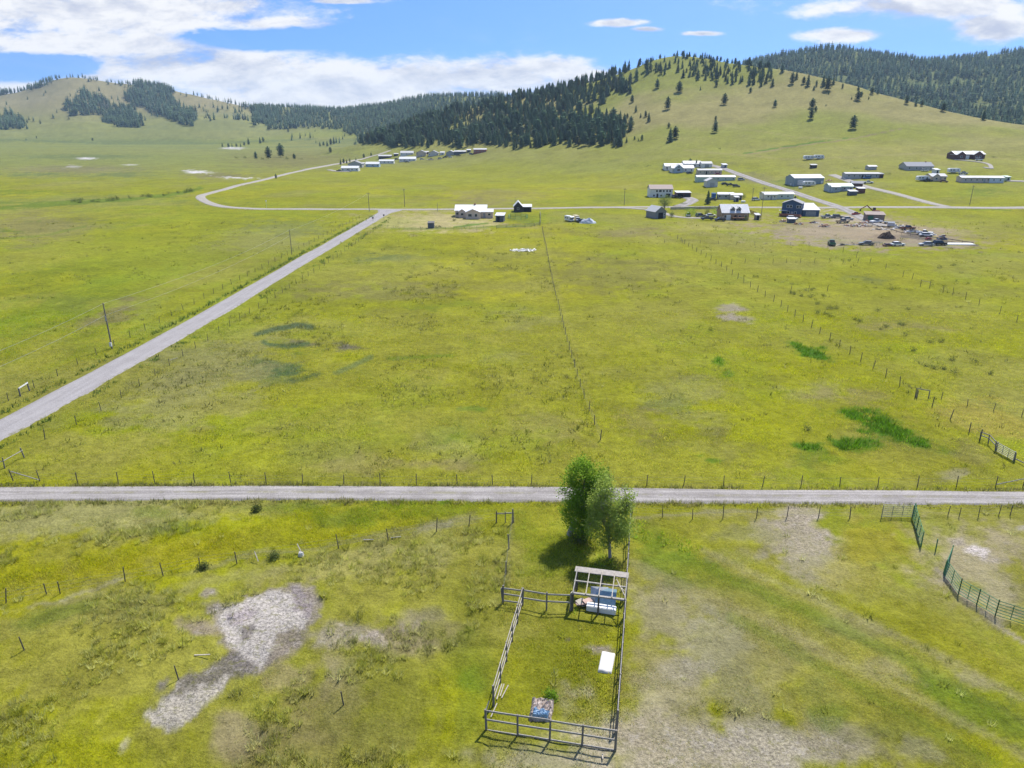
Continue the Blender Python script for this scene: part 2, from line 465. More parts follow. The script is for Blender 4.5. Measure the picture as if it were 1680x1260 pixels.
# ellipse patches in photo pixels, laid on the ground: px, py, rx, ry, angle, colour, strength
PATCH = [
    # broad differences from field to field
    (250, 470, 360, 130, -6, (.115, .155, .006), .45), (760, 570, 460, 170, 0, (.145, .142, .016), .40), (1380, 560, 330, 150, 0, (.150, .155, .008), .35), (1350, 1060, 420, 250, 20, (.165, .152, .034), .45), (420, 1080, 520, 200, -6, (.165, .155, .040), .4),
    # far valley on the left
    (150, 260, 420, 34, 0, FARG, .7), (120, 278, 110, 7, 0, (.14, .125, .06), .7), (60, 286, 60, 3, 0, BLUEG, .8), (200, 287, 60, 3, 0, BLUEG, .7),
    (140, 257, 120, 4, 0, BLUEG, .8), (260, 232, 260, 3, 0, BLUEG, .5), (480, 262, 110, 14, 0, (.125, .115, .036), .8), (360, 288, 60, 5, 0, (.13, .115, .05), .7),
    (30, 315, 60, 3, 0, GREEN, .6), (60, 375, 100, 26, 0, (.15, .135, .045), .8), (140, 330, 200, 10, 0, FARG, .5), (60, 430, 120, 20, -8, OLIVE, .5),
    (22, 380, 22, 2.5, 0, GREEN, .8), (60, 363, 12, 2, 0, GREEN, .8), (170, 430, 160, 14, -9, GREEN, .4),
    (250, 405, 200, 34, -8, BRIGHT, .5), (430, 390, 90, 22, -5, GREYG, .55), (470, 372, 70, 14, 0, BLUEG, .35), (340, 455, 110, 16, -20, OLIVE, .6),
    (175, 520, 60, 14, -22, (.135, .115, .05), .7), (100, 500, 110, 26, -20, GREEN, .35), (60, 590, 60, 20, -25, OLIVE, .5), (300, 500, 80, 18, -25, BRIGHT, .6),
    (143, 260, 16, 1.5, 0, WATER, .9), (325, 282, 24, 2.6, 4, WATER, .95), (392, 292, 28, 1.8, 2, WATER, .9), (382, 243, 20, 2, 0, WATER, .7), (215, 270, 12, 1.2, 0, WATER, .5), (120, 274, 14, 2, 0, WATER, .4),
    # field behind the back road
    (820, 320, 90, 9, 0, TAN, .35), (600, 290, 120, 14, 0, BRIGHT, .5), (800, 285, 220, 18, 0, BRIGHT, .55), (1000, 275, 140, 14, 0, HILLG, .5),
    (780, 330, 60, 7, 0, TAN, .45), (1010, 325, 50, 10, 0, GREEN, .35), (1010, 300, 60, 10, 0, OLIVE, .35),
    # yards
    (700, 362, 118, 18, 0, STRAW, 1.0), (640, 362, 60, 10, 0, (.2, .2, .05), .7), (790, 365, 40, 10, 0, STRAW, .8), (605, 352, 18, 5, -30, BRIGHT, .6),
    (860, 360, 44, 8, 0, GREEN, .6), (860, 372, 36, 4, 0, TAN, .45), (1180, 370, 100, 9, 0, (.20, .185, .045), .8), (1120, 355, 20, 6, 0, (.2, .18, .06), .6),
    (1430, 382, 200, 25, 3, (.22, .172, .112), 1.0), (1335, 380, 90, 19, 0, (.21, .17, .11), 1.0), (1380, 398, 80, 6, 0, (.19, .165, .10), .8), (1400, 360, 60, 10, 10, (.30, .25, .19), .9), (1480, 396, 120, 10, 0, (.21, .17, .112), 1.0), (1460, 389, 45, 5, 0, DIRT, .8),
    (1530, 393, 60, 4, 18, DARKD, .8), (1290, 370, 40, 8, 0, (.17, .15, .06), .7),
    (1190, 310, 45, 8, 0, BRIGHT, .5), (1250, 295, 60, 10, 15, (.13, .12, .05), .5), (1290, 300, 30, 8, 0, GREEN, .5), (1570, 318, 70, 6, 0, GREEN, .5), (1620, 312, 40, 4, 0, GREEN, .5),
    (1500, 318, 80, 10, 0, BRIGHT, .8), (1620, 330, 70, 8, 0, BRIGHT, .8), (1550, 300, 90, 12, 0, BRIGHT, .4), (1430, 320, 40, 8, 0, (.12, .13, .02), .5),
    # big field between the roads
    (640, 425, 60, 9, 0, BLUEG, .75), (700, 440, 90, 16, 0, OLIVE, .5), (560, 455, 90, 18, 0, OLIVE, .5), (620, 480, 140, 14, 0, (.13, .115, .04), .55), (860, 470, 60, 14, 0, OLIVE, .4),
    (690, 505, 50, 6, 0, GREEN, .55), (755, 500, 40, 5, 0, GREEN, .45), (560, 500, 200, 8, 0, BRIGHT, .6), (470, 540, 70, 12, -10, OLIVE, .5), (600, 530, 120, 16, 0, OLIVE, .45),
    (575, 568, 36, 11, 0, (.085, .078, .052), 1.0), (495, 565, 24, 8, 0, (.085, .078, .052), .9), (455, 603, 62, 17, 3, (.060, .088, .030), 1.0), (470, 570, 48, 5, 4, GREEN, .5), (450, 620, 40, 10, 0, BLUEG, .5),
    (580, 588, 30, 9, 0, BRIGHT, .7), (350, 600, 120, 42, -12, GREYG, .75), (300, 660, 130, 46, -12, GREYG, .7), (180, 730, 140, 30, -8, OLIVE, .7), (360, 660, 60, 20, 0, OLIVE, .5), (540, 660, 120, 30, 0, BRIGHT, .35),
    (330, 720, 60, 14, -8, BRIGHT, .6), (425, 750, 45, 12, 0, BRIGHT, .6), (700, 620, 60, 20, 0, OLIVE, .5), (720, 600, 90, 8, 0, BRIGHT, .6), (775, 666, 24, 5, -6, LUSH, .7), (600, 700, 20, 4, 0, GREEN, .7),
    (740, 735, 60, 26, 0, GREYG, .5), (610, 770, 100, 12, 0, TAN, .35), (710, 768, 70, 12, 0, TAN, .35), (745, 715, 40, 14, 0, GREEN, .55), (855, 745, 40, 18, 0, BRIGHT, .6), (870, 520, 60, 16, 0, GREYG, .4), (800, 545, 60, 10, 0, OLIVE, .4), (815, 590, 50, 10, 0, GREYG, .35),
    (660, 690, 260, 30, 0, OLIVE, .35), (850, 640, 60, 20, 0, OLIVE, .4), (900, 690, 60, 20, 0, TAN, .25), (860, 430, 90, 20, 0, (.13, .13, .02), .4),
    # middle field
    (1000, 380, 90, 9, 0, (.13, .11, .04), .5), (960, 375, 70, 6, 0, BRIGHT, .5), (1050, 385, 60, 10, 0, TAN, .35), (1010, 450, 110, 30, 0, (.135, .125, .03), .6), (1060, 520, 80, 40, 0, OLIVE, .4),
    (1200, 508, 22, 9, 15, (.20, .17, .13), .8), (1222, 520, 20, 6, 18, (.20, .17, .13), .8), (1325, 570, 36, 12, 14, LUSH, 1.0), (1300, 562, 10, 5, 0, LUSH, .7), (1182, 600, 12, 5, 0, LUSH, .8), (1193, 612, 14, 4, 0, LUSH, .6),
    (1120, 640, 70, 30, 0, GREYG, .55), (1110, 660, 50, 20, 10, BLUEG, .4), (1160, 690, 60, 22, 0, GREYG, .5), (1040, 600, 60, 30, 0, BRIGHT, .35), (1060, 700, 50, 24, 0, TAN, .35), (1160, 735, 90, 24, 0, (.13, .125, .03), .5),
    (1340, 640, 60, 18, 0, GREYG, .5), (1420, 650, 50, 14, 0, TAN, .4), (1350, 640, 30, 8, 0, TAN, .4),
    (1385, 680, 50, 13, 8, LUSH, 1.0), (1440, 697, 66, 17, 12, LUSH, 1.0), (1490, 716, 50, 13, 10, LUSH, .8), (1405, 733, 50, 14, 6, LUSH, 1.0), (1335, 745, 28, 10, 10, LUSH, .9), (1355, 760, 50, 9, 0, GREEN, .7), (1130, 750, 24, 8, 8, LUSH, .8), (1155, 758, 14, 6, 0, LUSH, .7), (1535, 728, 30, 5, 0, GREEN, .6),
    (1590, 735, 50, 20, 20, (.15, .13, .05), .5), (1555, 778, 25, 7, 0, (.22, .19, .15), .6), (1480, 760, 120, 24, 0, YELLOW, .3), (1240, 690, 60, 20, 0, BRIGHT, .5), (1300, 660, 80, 16, 0, BRIGHT, .4),
    (1600, 690, 90, 26, 12, (.20, .175, .03), .9), (1650, 700, 60, 30, 20, (.20, .175, .03), .8),
    # right field
    (1420, 457, 40, 7, 0, BLUEG, .5), (1560, 500, 90, 14, 0, OLIVE, .4), (1450, 530, 50, 8, 0, TAN, .35), (1560, 560, 120, 16, 0, BRIGHT, .4), (1620, 480, 60, 12, 0, (.15, .15, .02), .5), (1500, 610, 80, 14, 0, OLIVE, .3), (1650, 610, 60, 20, 0, OLIVE, .35), (1540, 535, 30, 6, 0, TAN, .3), (1180, 420, 50, 10, 0, BRIGHT, .5), (1350, 420, 100, 8, 0, (.13, .13, .02), .5), (1490, 430, 100, 8, 0, BRIGHT, .5), (1630, 380, 60, 16, 0, (.15, .145, .02), .6), (1560, 365, 70, 10, 0, BRIGHT, .5),
    # verges of the front lane
    (400, 795, 460, 4, 0, BRIGHT, .6), (1400, 797, 330, 6, 0, BRIGHT, .7), (840, 830, 900, 7, 0, BRIGHT, .45), (1300, 838, 300, 5, 0, (.2, .18, .06), .55), (1180, 832, 180, 4, 0, BRIGHT, .5),
    # lower left field
    (150, 850, 330, 40, -4, (.195, .185, .075), .85), (380, 836, 110, 14, 0, OLIVE, .7), (120, 905, 150, 22, -12, OLIVE, .6), (300, 868, 60, 14, -5, LUSH, .35), (255, 845, 40, 10, 0, GREEN, .4),
    (140, 950, 190, 20, -13, YELLOW, .95), (330, 905, 150, 18, -12, YELLOW, .9), (560, 865, 190, 24, -8, (.195, .195, .007), .95), (720, 845, 130, 16, 0, (.12, .145, .008), .8), (700, 824, 130, 6, 0, LUSH, .6), (560, 835, 160, 10, 0, GREEN, .5), (430, 885, 110, 14, -10, (.15, .15, .009), .6), (800, 860, 40, 40, 0, BRIGHT, .6),
    (90, 985, 110, 5, -14, (.20, .18, .12), .7), (480, 900, 300, 6, -9, (.15, .14, .07), .55), (720, 872, 60, 8, -6, (.2, .18, .13), .7),
    (210, 1060, 330, 130, 0, OLIVE, .75), (170, 990, 140, 30, -8, GREYG, .35), (110, 1000, 80, 14, -10, GREEN, .5), (560, 930, 170, 40, -6, (.19, .175, .055), .8), (640, 980, 120, 40, 0, OLIVE, .6), (350, 955, 110, 18, -10, GREYG, .5), (690, 900, 90, 30, -4, GREYG, .45), (760, 900, 40, 40, 0, OLIVE, .6),
    (315, 1015, 48, 16, 10, (.18, .145, .11), .85), (480, 1060, 50, 14, -25, (.17, .14, .10), .7), (500, 985, 30, 20, 30, (.17, .14, .13), .7), (178, 1220, 14, 22, 10, (.26, .23, .19), .6), (408, 1035, 14, 6, 0, DARKD, .8),
    (580, 1045, 62, 24, 0, (.25, .21, .19), .62), (690, 1050, 75, 36, 0, (.17, .14, .095), .7), (640, 1060, 30, 20, 0, (.27, .23, .2), .5), (700, 1020, 40, 20, 0, (.2, .17, .13), .5), (560, 1120, 30, 40, -15, (.22, .18, .13), .6), (480, 1100, 40, 20, 0, (.2, .16, .1), .5), (540, 1160, 60, 40, -20, (.16, .125, .07), .6), (390, 1190, 40, 30, 0, (.2, .16, .11), .6), (470, 1230, 90, 40, 0, (.15, .125, .06), .55), (620, 1200, 60, 40, 10, (.15, .13, .06), .4),
    (760, 1000, 50, 60, 0, (.13, .135, .010), .6), (640, 1150, 120, 60, 0, (.12, .122, .016), .6), (780, 1130, 40, 70, 0, (.115, .135, .008), .7), (780, 1120, 18, 20, 0, LUSH, .4), (600, 1250, 140, 40, 0, OLIVE, .5),
    # pen
    (920, 1080, 90, 110, 0, (.128, .135, .008), .95), (930, 910, 85, 60, 0, (.12, .14, .009), .8), (975, 1063, 30, 10, 0, (.19, .16, .13), .9), (933, 1052, 8, 5, 0, DARKD, .7), (880, 890, 40, 40, 0, (.125, .142, .009), .6), (990, 940, 40, 25, 0, (.11, .15, .008), .6),
    # in front of the pen and to the right
    (880, 1240, 110, 22, 6, (.20, .18, .12), .75), (1130, 1228, 190, 75, 6, (.29, .25, .185), .85), (1100, 1150, 75, 80, -10, (.25, .215, .15), .7), (1200, 1080, 140, 120, 30, (.20, .18, .085), .6), (1330, 1030, 240, 190, 25, (.18, .165, .05), .4), (1085, 1100, 60, 50, 0, (.20, .175, .10), .7), (1058, 1070, 34, 60, 0, (.175, .155, .05), .6), (1085, 1005, 62, 48, 0, (.21, .185, .12), .6), (1165, 1045, 62, 50, 20, (.22, .205, .13), .55), (1130, 1090, 40, 30, 0, (.22, .2, .14), .5),
    (1200, 1110, 50, 50, 0, (.16, .15, .075), .6), (1290, 1228, 130, 38, 8, (.27, .24, .18), .9), (1240, 1160, 70, 40, 10, (.15, .14, .07), .55), (1400, 1215, 70, 40, 10, (.20, .175, .115), .75), (1350, 1120, 60, 30, 20, (.13, .14, .03), .5), (1030, 1130, 26, 40, 0, (.14, .13, .03), .7),
    (1300, 872, 82, 34, 0, (.24, .205, .155), .95), (1325, 908, 72, 32, 20, (.21, .185, .12), .8), (1250, 880, 40, 20, 0, (.17, .15, .09), .5), (1200, 870, 60, 14, 0, (.16, .155, .06), .6), (1090, 900, 60, 40, 25, GREEN, .75), (1150, 935, 70, 16, 22, (.13, .15, .012), .7), (1060, 870, 40, 30, 0, (.12, .145, .01), .7), (1280, 990, 120, 24, 22, (.13, .135, .018), .7), (1180, 900, 60, 12, 0, (.17, .165, .08), .5),
    (1400, 930, 60, 26, 10, (.17, .155, .03), .7), (1440, 885, 70, 24, 5, (.17, .155, .012), .8), (1480, 1020, 90, 34, 24, (.145, .145, .010), .8), (1560, 1060, 90, 34, 26, (.145, .14, .012), .7), (1600, 1150, 110, 34, 28, (.085, .115, .009), .75), (1560, 1130, 60, 16, 24, GREEN, .6), (1430, 1060, 60, 16, 25, OLIVE, .6), (1470, 1090, 50, 12, 24, (.17, .15, .08), .6), (1600, 1110, 60, 8, 26, (.19, .165, .1), .6), (1490, 1160, 110, 40, 24, (.13, .13, .014), .6), (1560, 1220, 120, 30, 20, (.115, .125, .014), .6), (1530, 1230, 40, 18, 20, (.19, .17, .11), .5), (1390, 1160, 30, 30, 40, GREEN, .5), (1410, 1020, 60, 20, 10, (.16, .145, .07), .5), (1500, 945, 30, 14, 0, (.17, .15, .08), .5), (1640, 1080, 60, 30, 25, (.16, .15, .02), .5),
    # round corral
    (1610, 900, 112, 56, 0, (.215, .185, .105), 1.0), (1640, 960, 85, 55, 20, (.215, .19, .105), .95), (1615, 886, 24, 11, 15, (.36, .32, .30), .9), (1575, 880, 22, 7, 0, (.22, .19, .17), .6), (1650, 905, 30, 6, 8, (.22, .19, .17), .5), (1610, 955, 24, 8, 8, LUSH, .5), (1600, 945, 40, 10, 0, BRIGHT, .5), (1670, 852, 14, 4, 0, BARE, .6),
]
# bare shapes with an outline: points, softness in px, colour, strength
POLYS = [
    ([(330, 1010), (348, 986), (385, 978), (402, 966), (450, 966), (480, 958), (505, 972), (524, 1008), (514, 1034), (475, 1056), (452, 1084), (425, 1098), (396, 1094), (378, 1068), (360, 1042)], 16, (.16, .135, .115), .85),
    ([(345, 1006), (358, 992), (388, 985), (402, 975), (450, 976), (470, 980), (490, 1000), (505, 1010), (500, 1024), (462, 1042), (442, 1072), (425, 1088), (402, 1084), (388, 1062), (368, 1036)], 9, BARE, 1.0),
    ([(360, 1004), (402, 992), (412, 1004), (384, 1018)], 8, (.21, .18, .18), .8), ([(470, 966), (492, 974), (508, 1004), (486, 998)], 8, (.17, .145, .145), .8), ([(400, 1028), (420, 1026), (418, 1040), (402, 1040)], 5, DARKD, .7),
    ([(392, 1062), (416, 1090), (384, 1112), (350, 1140), (300, 1150), (250, 1150), (262, 1124), (298, 1108), (345, 1088)], 12, (.10, .088, .078), .9),
    ([(232, 1168), (258, 1138), (300, 1128), (345, 1122), (378, 1108), (366, 1134), (334, 1160), (316, 1186), (272, 1202), (232, 1196)], 11, (.265, .24, .20), .95),
]
# thin lines on the ground: points, half width in px, colour, strength
LINES = [
    ([(0, 341), (120, 333), (200, 328), (300, 317), (330, 308)], 3.2, GREEN, .85), ([(0, 333), (110, 331), (190, 330)], 1.5, GREEN, .6), ([(0, 393), (60, 388), (140, 372)], 2.0, GREEN, .5),
    ([(0, 229), (60, 231), (180, 236), (340, 236), (420, 232), (520, 228)], 1.4, BLUEG, .8),
    ([(1220, 252), (1280, 242), (1317, 236), (1393, 226)], 0.9, LUSH, .9), ([(1222, 254), (1282, 244), (1319, 238), (1393, 229), (1480, 211)], 0.9, TAN, .9), ([(1120, 246), (1300, 262), (1500, 252), (1680, 262)], 1.2, HILLT, .6), ([(1150, 200), (1300, 224), (1420, 232)], 1.0, HILLT, .6),
    ([(420, 550), (450, 541), (490, 535), (515, 537)], 4.5, (.055, .075, .03), 1.0), ([(432, 562), (440, 567), (470, 571), (505, 563)], 3.5, (.055, .08, .03), .95), ([(550, 612), (590, 596), (610, 586)], 4, BLUEG, .8), ([(640, 588), (740, 583)], 3, GREEN, .7),
    ([(100, 985), (200, 950)], 3, (.22, .2, .14), .5), ([(1040, 848), (1200, 838), (1360, 842)], 2.5, (.2, .18, .1), .6), ([(1535, 930), (1590, 985), (1650, 1035), (1690, 1060)], 4.5, (.21, .18, .13), .75), ([(1530, 935), (1582, 988), (1645, 1040)], 2, DARKD, .4),
    ([(640, 376), (800, 373), (870, 370)], 1.5, GREEN, .6), ([(745, 372), (800, 366)], 1.5, LUSH, .8), ([(1480, 388), (1604, 402)], 1.6, DARKD, .9), ([(1090, 372), (1240, 520), (1400, 600), (1640, 745)], 3, BRIGHT, .35), ([(890, 380), (985, 720)], 3, OLIVE, .45),
    ([(1045, 880), (1150, 925), (1300, 990), (1480, 1075), (1690, 1200)], 10, GREEN, .45), ([(1090, 862), (1300, 950), (1560, 1060), (1690, 1125)], 12, BRIGHT, .4), ([(1040, 925), (1200, 995), (1400, 1088), (1600, 1190), (1690, 1240)], 8, (.2, .18, .08), .5), ([(1150, 900), (1350, 985), (1560, 1085), (1690, 1150)], 6, (.2, .18, .09), .45), ([(1200, 1010), (1400, 1120), (1640, 1250)], 9, GREEN, .35), ([(1330, 1010), (1520, 1100), (1690, 1185)], 5, (.1, .115, .02), .5),
    ([(1330, 392), (1560, 404)], 1.5, (.2, .19, .1), .7), ([(1660, 345), (1553, 342)], 1.2, LUSH, .5),
    ([(830, 985), (842, 850)], 3.5, (.13, .12, .05), .4),
]


def meadow(x, y, z=None):
    """albedo and bareness of the ground at world points"""
    if z is None:
        z = terr(x, y)
    PX, PY, dep = project(x, y, z)
    far = sstep(y, 120, 700)
    hillness = np.clip((main_hill.z(x, y)) / 40, 0, 1)
    big = fbm(x, y, 60, 51, 4)
    med = fbm(x, y, 17, 52, 4)
    sml = fbm(x, y, 4.5, 53, 3)
    base = np.array(BRIGHT)[None, :] * np.ones((len(x), 1))

    def blend(c, m):
        nonlocal base
        base = base + (np.array(c)[None, :] - base) * np.clip(m, 0, 1)[:, None]
    # broad natural variation of a meadow
    blend(OLIVE, sstep(big, .5, .68) * .45)
    blend(GREEN, sstep(med, .54, .70) * .32 * (1 - far * .5))
    blend(YELLOW, sstep(1 - big, .53, .70) * .55)
    blend((.15, .135, .05), sstep(fbm(x, y, 26, 57, 4), .56, .72) * .35)
    # valley floor, hills
    blend(FARG, sstep(y, 420, 900) * .7 * (1 - hillness))
    bl = fbm(x, y, 300, 61, 4)
    blend((.155, .15, .042), sstep(bl, .5, .62) * sstep(y, 500, 900) * .6)
    blend(BLUEG, sstep(fbm(x, y * 3, 260, 65, 4), .54, .66) * sstep(y, 700, 1200) * .6)
    blend(HILLG, hillness * .8)
    hs_ = fbm(x, y, 130, 63, 4)
    blend(HILLT, hillness * sstep(hs_, .38, .62) * .9)
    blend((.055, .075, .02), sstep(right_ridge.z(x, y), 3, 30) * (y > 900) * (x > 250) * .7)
    blend((.185, .158, .078), sstep(left_hill.z(x, y), 15, 110) * (x < -150) * .9)
    blend((.15, .155, .045), sstep(left_hill.z(x, y), 2, 14) * (1 - sstep(left_hill.z(x, y), 15, 80)) * (x < -150) * .7)
    vis = (y > 12)
    wx = (fbm(x, y, 9, 71, 4) - .5)
    wy = (fbm(x, y, 9, 72, 4) - .5)
    sc = F / np.maximum(dep, 20)
    QX = PX + wx * sc * 5.0
    QY = PY + wy * sc * 5.0 * np.clip((CY - PY + 1900) / 2500, .05, .8)
    edge = (fbm(x, y, 2.4, 73, 5, .65) - .5) * .9 + (sml - .5) * .6 + (vnoise(x, y, .7, 75) - .5) * .25
    for (px, py, rx, ry, an, c, st) in PATCH:
        ca, sa = math.cos(R(an)), math.sin(R(an))
        bx = 1.3 * (rx + ry) + 10
        m = vis & (np.abs(PX - px) < bx) & (np.abs(PY - py) < bx)
        if not m.any():
            continue
        dx, dy = QX[m] - px, QY[m] - py
        r = np.hypot((dx * ca + dy * sa) / rx, (-dx * sa + dy * ca) / ry)
        k = 1 - sstep(r + edge[m] * 1.5, .45, 1.25)
        b = base[m]
        base[m] = b + (np.array(c)[None, :] - b) * (k * st)[:, None]
    for (pts, so, c, st) in POLYS:
        xs = [p[0] for p in pts]
        ys = [p[1] for p in pts]
        m = vis & (PX > min(xs) - 40) & (PX < max(xs) + 40) & (PY > min(ys) - 40) & (PY < max(ys) + 40)
        if not m.any():
            continue
        sd = line_dist(QX[m] * .4 + PX[m] * .6, QY[m] * .4 + PY[m] * .6, pts + [pts[0]]) * np.where(poly_mask(QX[m] * .4 + PX[m] * .6, QY[m] * .4 + PY[m] * .6, pts), 1, -1)
        k = sstep(sd + edge[m] * so * 3.6 + wx[m] * so * 2.0, -so * .35, so * .5)
        b = base[m]
        base[m] = b + (np.array(c)[None, :] - b) * (k * st)[:, None]
    for (pts, hw, c, st) in LINES:
        xs = [p[0] for p in pts]
        ys = [p[1] for p in pts]
        m = vis & (PX > min(xs) - 20) & (PX < max(xs) + 20) & (PY > min(ys) - 20) & (PY < max(ys) + 20)
        if not m.any():
            continue
        dd = line_dist(PX[m] + wx[m] * hw * 2, PY[m] + wy[m] * hw * 2, pts)
        k = 1 - sstep(dd + edge[m] * hw, hw * .5, hw * 1.4)
        b = base[m]
        base[m] = b + (np.array(c)[None, :] - b) * (k * st)[:, None]
    v = 1 + (med - .5) * .35 + (sml - .5) * .3
    base = base * v[:, None]
    # how bare: blue relative to green tells soil from grass
    bare = sstep(base[:, 2] / (base[:, 1] + 1e-5), .42, .78)
    return np.clip(base, .004, .6), bare


LOWLEFT = [(-60, 1000), (200, 955), (500, 905), (720, 880), (830, 870), (800, 1300), (-200, 1300)]
LOWTOP = [(-60, 826), (480, 826), (400, 850), (240, 890), (-60, 960)]


def hummock(x, y, z):
    PX, PY, dep = project(x, y, z)
    a = np.where((poly_mask(PX, PY, LOWLEFT) | poly_mask(PX, PY, LOWTOP)) & (y > 5), .40, .17)
    return (fbm(x, y, 1.35, 81, 2) - .5) * a * (1 - sstep(y, 90, 180))


# ------------------------------------------------------------------ ground sheet
def ground_material():
    m = bpy.data.materials.new('meadow')
    m.use_nodes = True
    t = NT(m.node_tree)
    geo = t.node('ShaderNodeNewGeometry')
    P = geo.outputs['Position']
    tone = t.node('ShaderNodeAttribute', attribute_name='tone').outputs['Color']
    bare = t.node('ShaderNodeAttribute', attribute_name='bare').outputs['Fac']
    sx_, sy_, sz_ = t.node('ShaderNodeSeparateXYZ', ins={0: P}).outputs
    flat = t.node('ShaderNodeCombineXYZ', ins={0: sx_, 1: sy_, 2: 0.0}).outputs[0]
    g1 = t.noise(flat, 4.2, 5, 0.72)
    g2 = t.noise(flat, 0.85, 5, 0.62)
    g3 = t.noise(flat, 0.23, 5, 0.65)
    g4 = t.noise(flat, 0.045, 4, 0.6)
    k = t.math('ADD', t.math('MULTIPLY', t.rng(g1, .3, .7, -.5, .5, False), 0.75), t.math('MULTIPLY', t.rng(g2, .3, .7, -.5, .5, False), 0.55))
    k = t.math('ADD', k, t.math('MULTIPLY', t.rng(g3, .3, .7, -.5, .5, False), 0.35))
    k = t.math('ADD', k, t.math('MULTIPLY', t.rng(g4, .3, .7, -.5, .5, False), 0.2))
    val = t.math('MAXIMUM', t.math('ADD', 1.0, t.math('MULTIPLY', k, 0.85)), 0.25)
    vm = t.node('ShaderNodeCombineXYZ', ins={0: val, 1: val, 2: val}).outputs[0]
    col = t.mix(1.0, tone, vm, 'MULTIPLY')
    # dry stems and green blades
    dry = t.rng(t.noise(flat, 1.7, 5, .7), .56, .74)
    col = t.mix(t.math('MULTIPLY', dry, t.math('MULTIPLY', t.math('SUBTRACT', 1.0, bare), .22)), col, (.21, .185, .05))
    grn = t.rng(t.noise(flat, 0.62, 6, .72), .58, .72)
    col = t.mix(t.math('MULTIPLY', grn, t.math('SUBTRACT', .36, t.math('MULTIPLY', bare, .25))), col, (.055, .082, .012))
    # bare soil: pale crumbs and dark hoof marks
    peb = t.rng(t.noise(flat, 4.0, 6, .9), .36, .64, .3, 1.65)
    pm = t.node('ShaderNodeCombineXYZ', ins={0: peb, 1: peb, 2: peb}).outputs[0]
    soil = t.mix(1.0, tone, pm, 'MULTIPLY')
    spots = t.rng(t.noise(flat, 1.5, 7, .8), .52, .60)
    soil = t.mix(t.math('MULTIPLY', spots, .6), soil, (.125, .125, .030))
    pale = t.rng(t.noise(flat, 1.1, 6, .75), .52, .66)
    soil = t.mix(t.math('MULTIPLY', pale, .5), soil, (.40, .365, .33))
    col = t.mix(t.math('MULTIPLY', bare, .85), col, soil)
    bn = t.math('ADD', t.math('MULTIPLY', g1, .35), t.math('ADD', t.math('MULTIPLY', g2, .8), t.math('MULTIPLY', g3, 1.0)))
    bump = t.node('ShaderNodeBump', ins={'Strength': .75, 'Distance': .5, 'Height': bn})
    bs = t.node('ShaderNodeBsdfPrincipled', ins={'Base Color': col, 'Roughness': .95, 'Normal': bump.outputs[0]})
    bs.inputs['Specular IOR Level'].default_value = 0.08
    t.node('ShaderNodeOutputMaterial', ins={0: bs.outputs[0]})
    return m


MEADOW = ground_material()


def axis_rows():
    r = [-160, -120, -90, -60, -40, -20, -5, 5, 14]
    y = 20.0
    while y < 1700:
        r.append(y)
        y += 0.45 if y < 75 else (0.45 + (y - 75) * .0082)
    while y < 4500:
        r.append(y)
        y *= 1.016
    r.append(4600)
    return np.array(r)


def axis_cols():
    a = np.linspace(-1.12, 1.12, 561)
    b = 1.12 + np.cumsum(np.geomspace(.005, .12, 30))
    return np.concatenate([-b[::-1], a, b])


rows, cols = axis_rows(), axis_cols()
S = .678 * (np.maximum(rows, 20) + 14)
GX = cols[None, :] * S[:, None]
GY = np.repeat(rows[:, None], len(cols), 1)
gx, gy = GX.ravel(), GY.ravel()
gz = terr(gx, gy)
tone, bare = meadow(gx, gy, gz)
nr, nc = GX.shape
idx = np.arange(nr * nc).reshape(nr, nc)
quads = np.stack([idx[:-1, :-1].ravel(), idx[:-1, 1:].ravel(), idx[1:, 1:].ravel(), idx[1:, :-1].ravel()], 1)
# small hummocks
hum = hummock(gx, gy, gz) * (gy > 18)
ground_struct('ground', np_mesh('ground', np.stack([gx, gy, gz + hum], 1), quads, True, {'bare': bare}, [MEADOW], vc=tone))


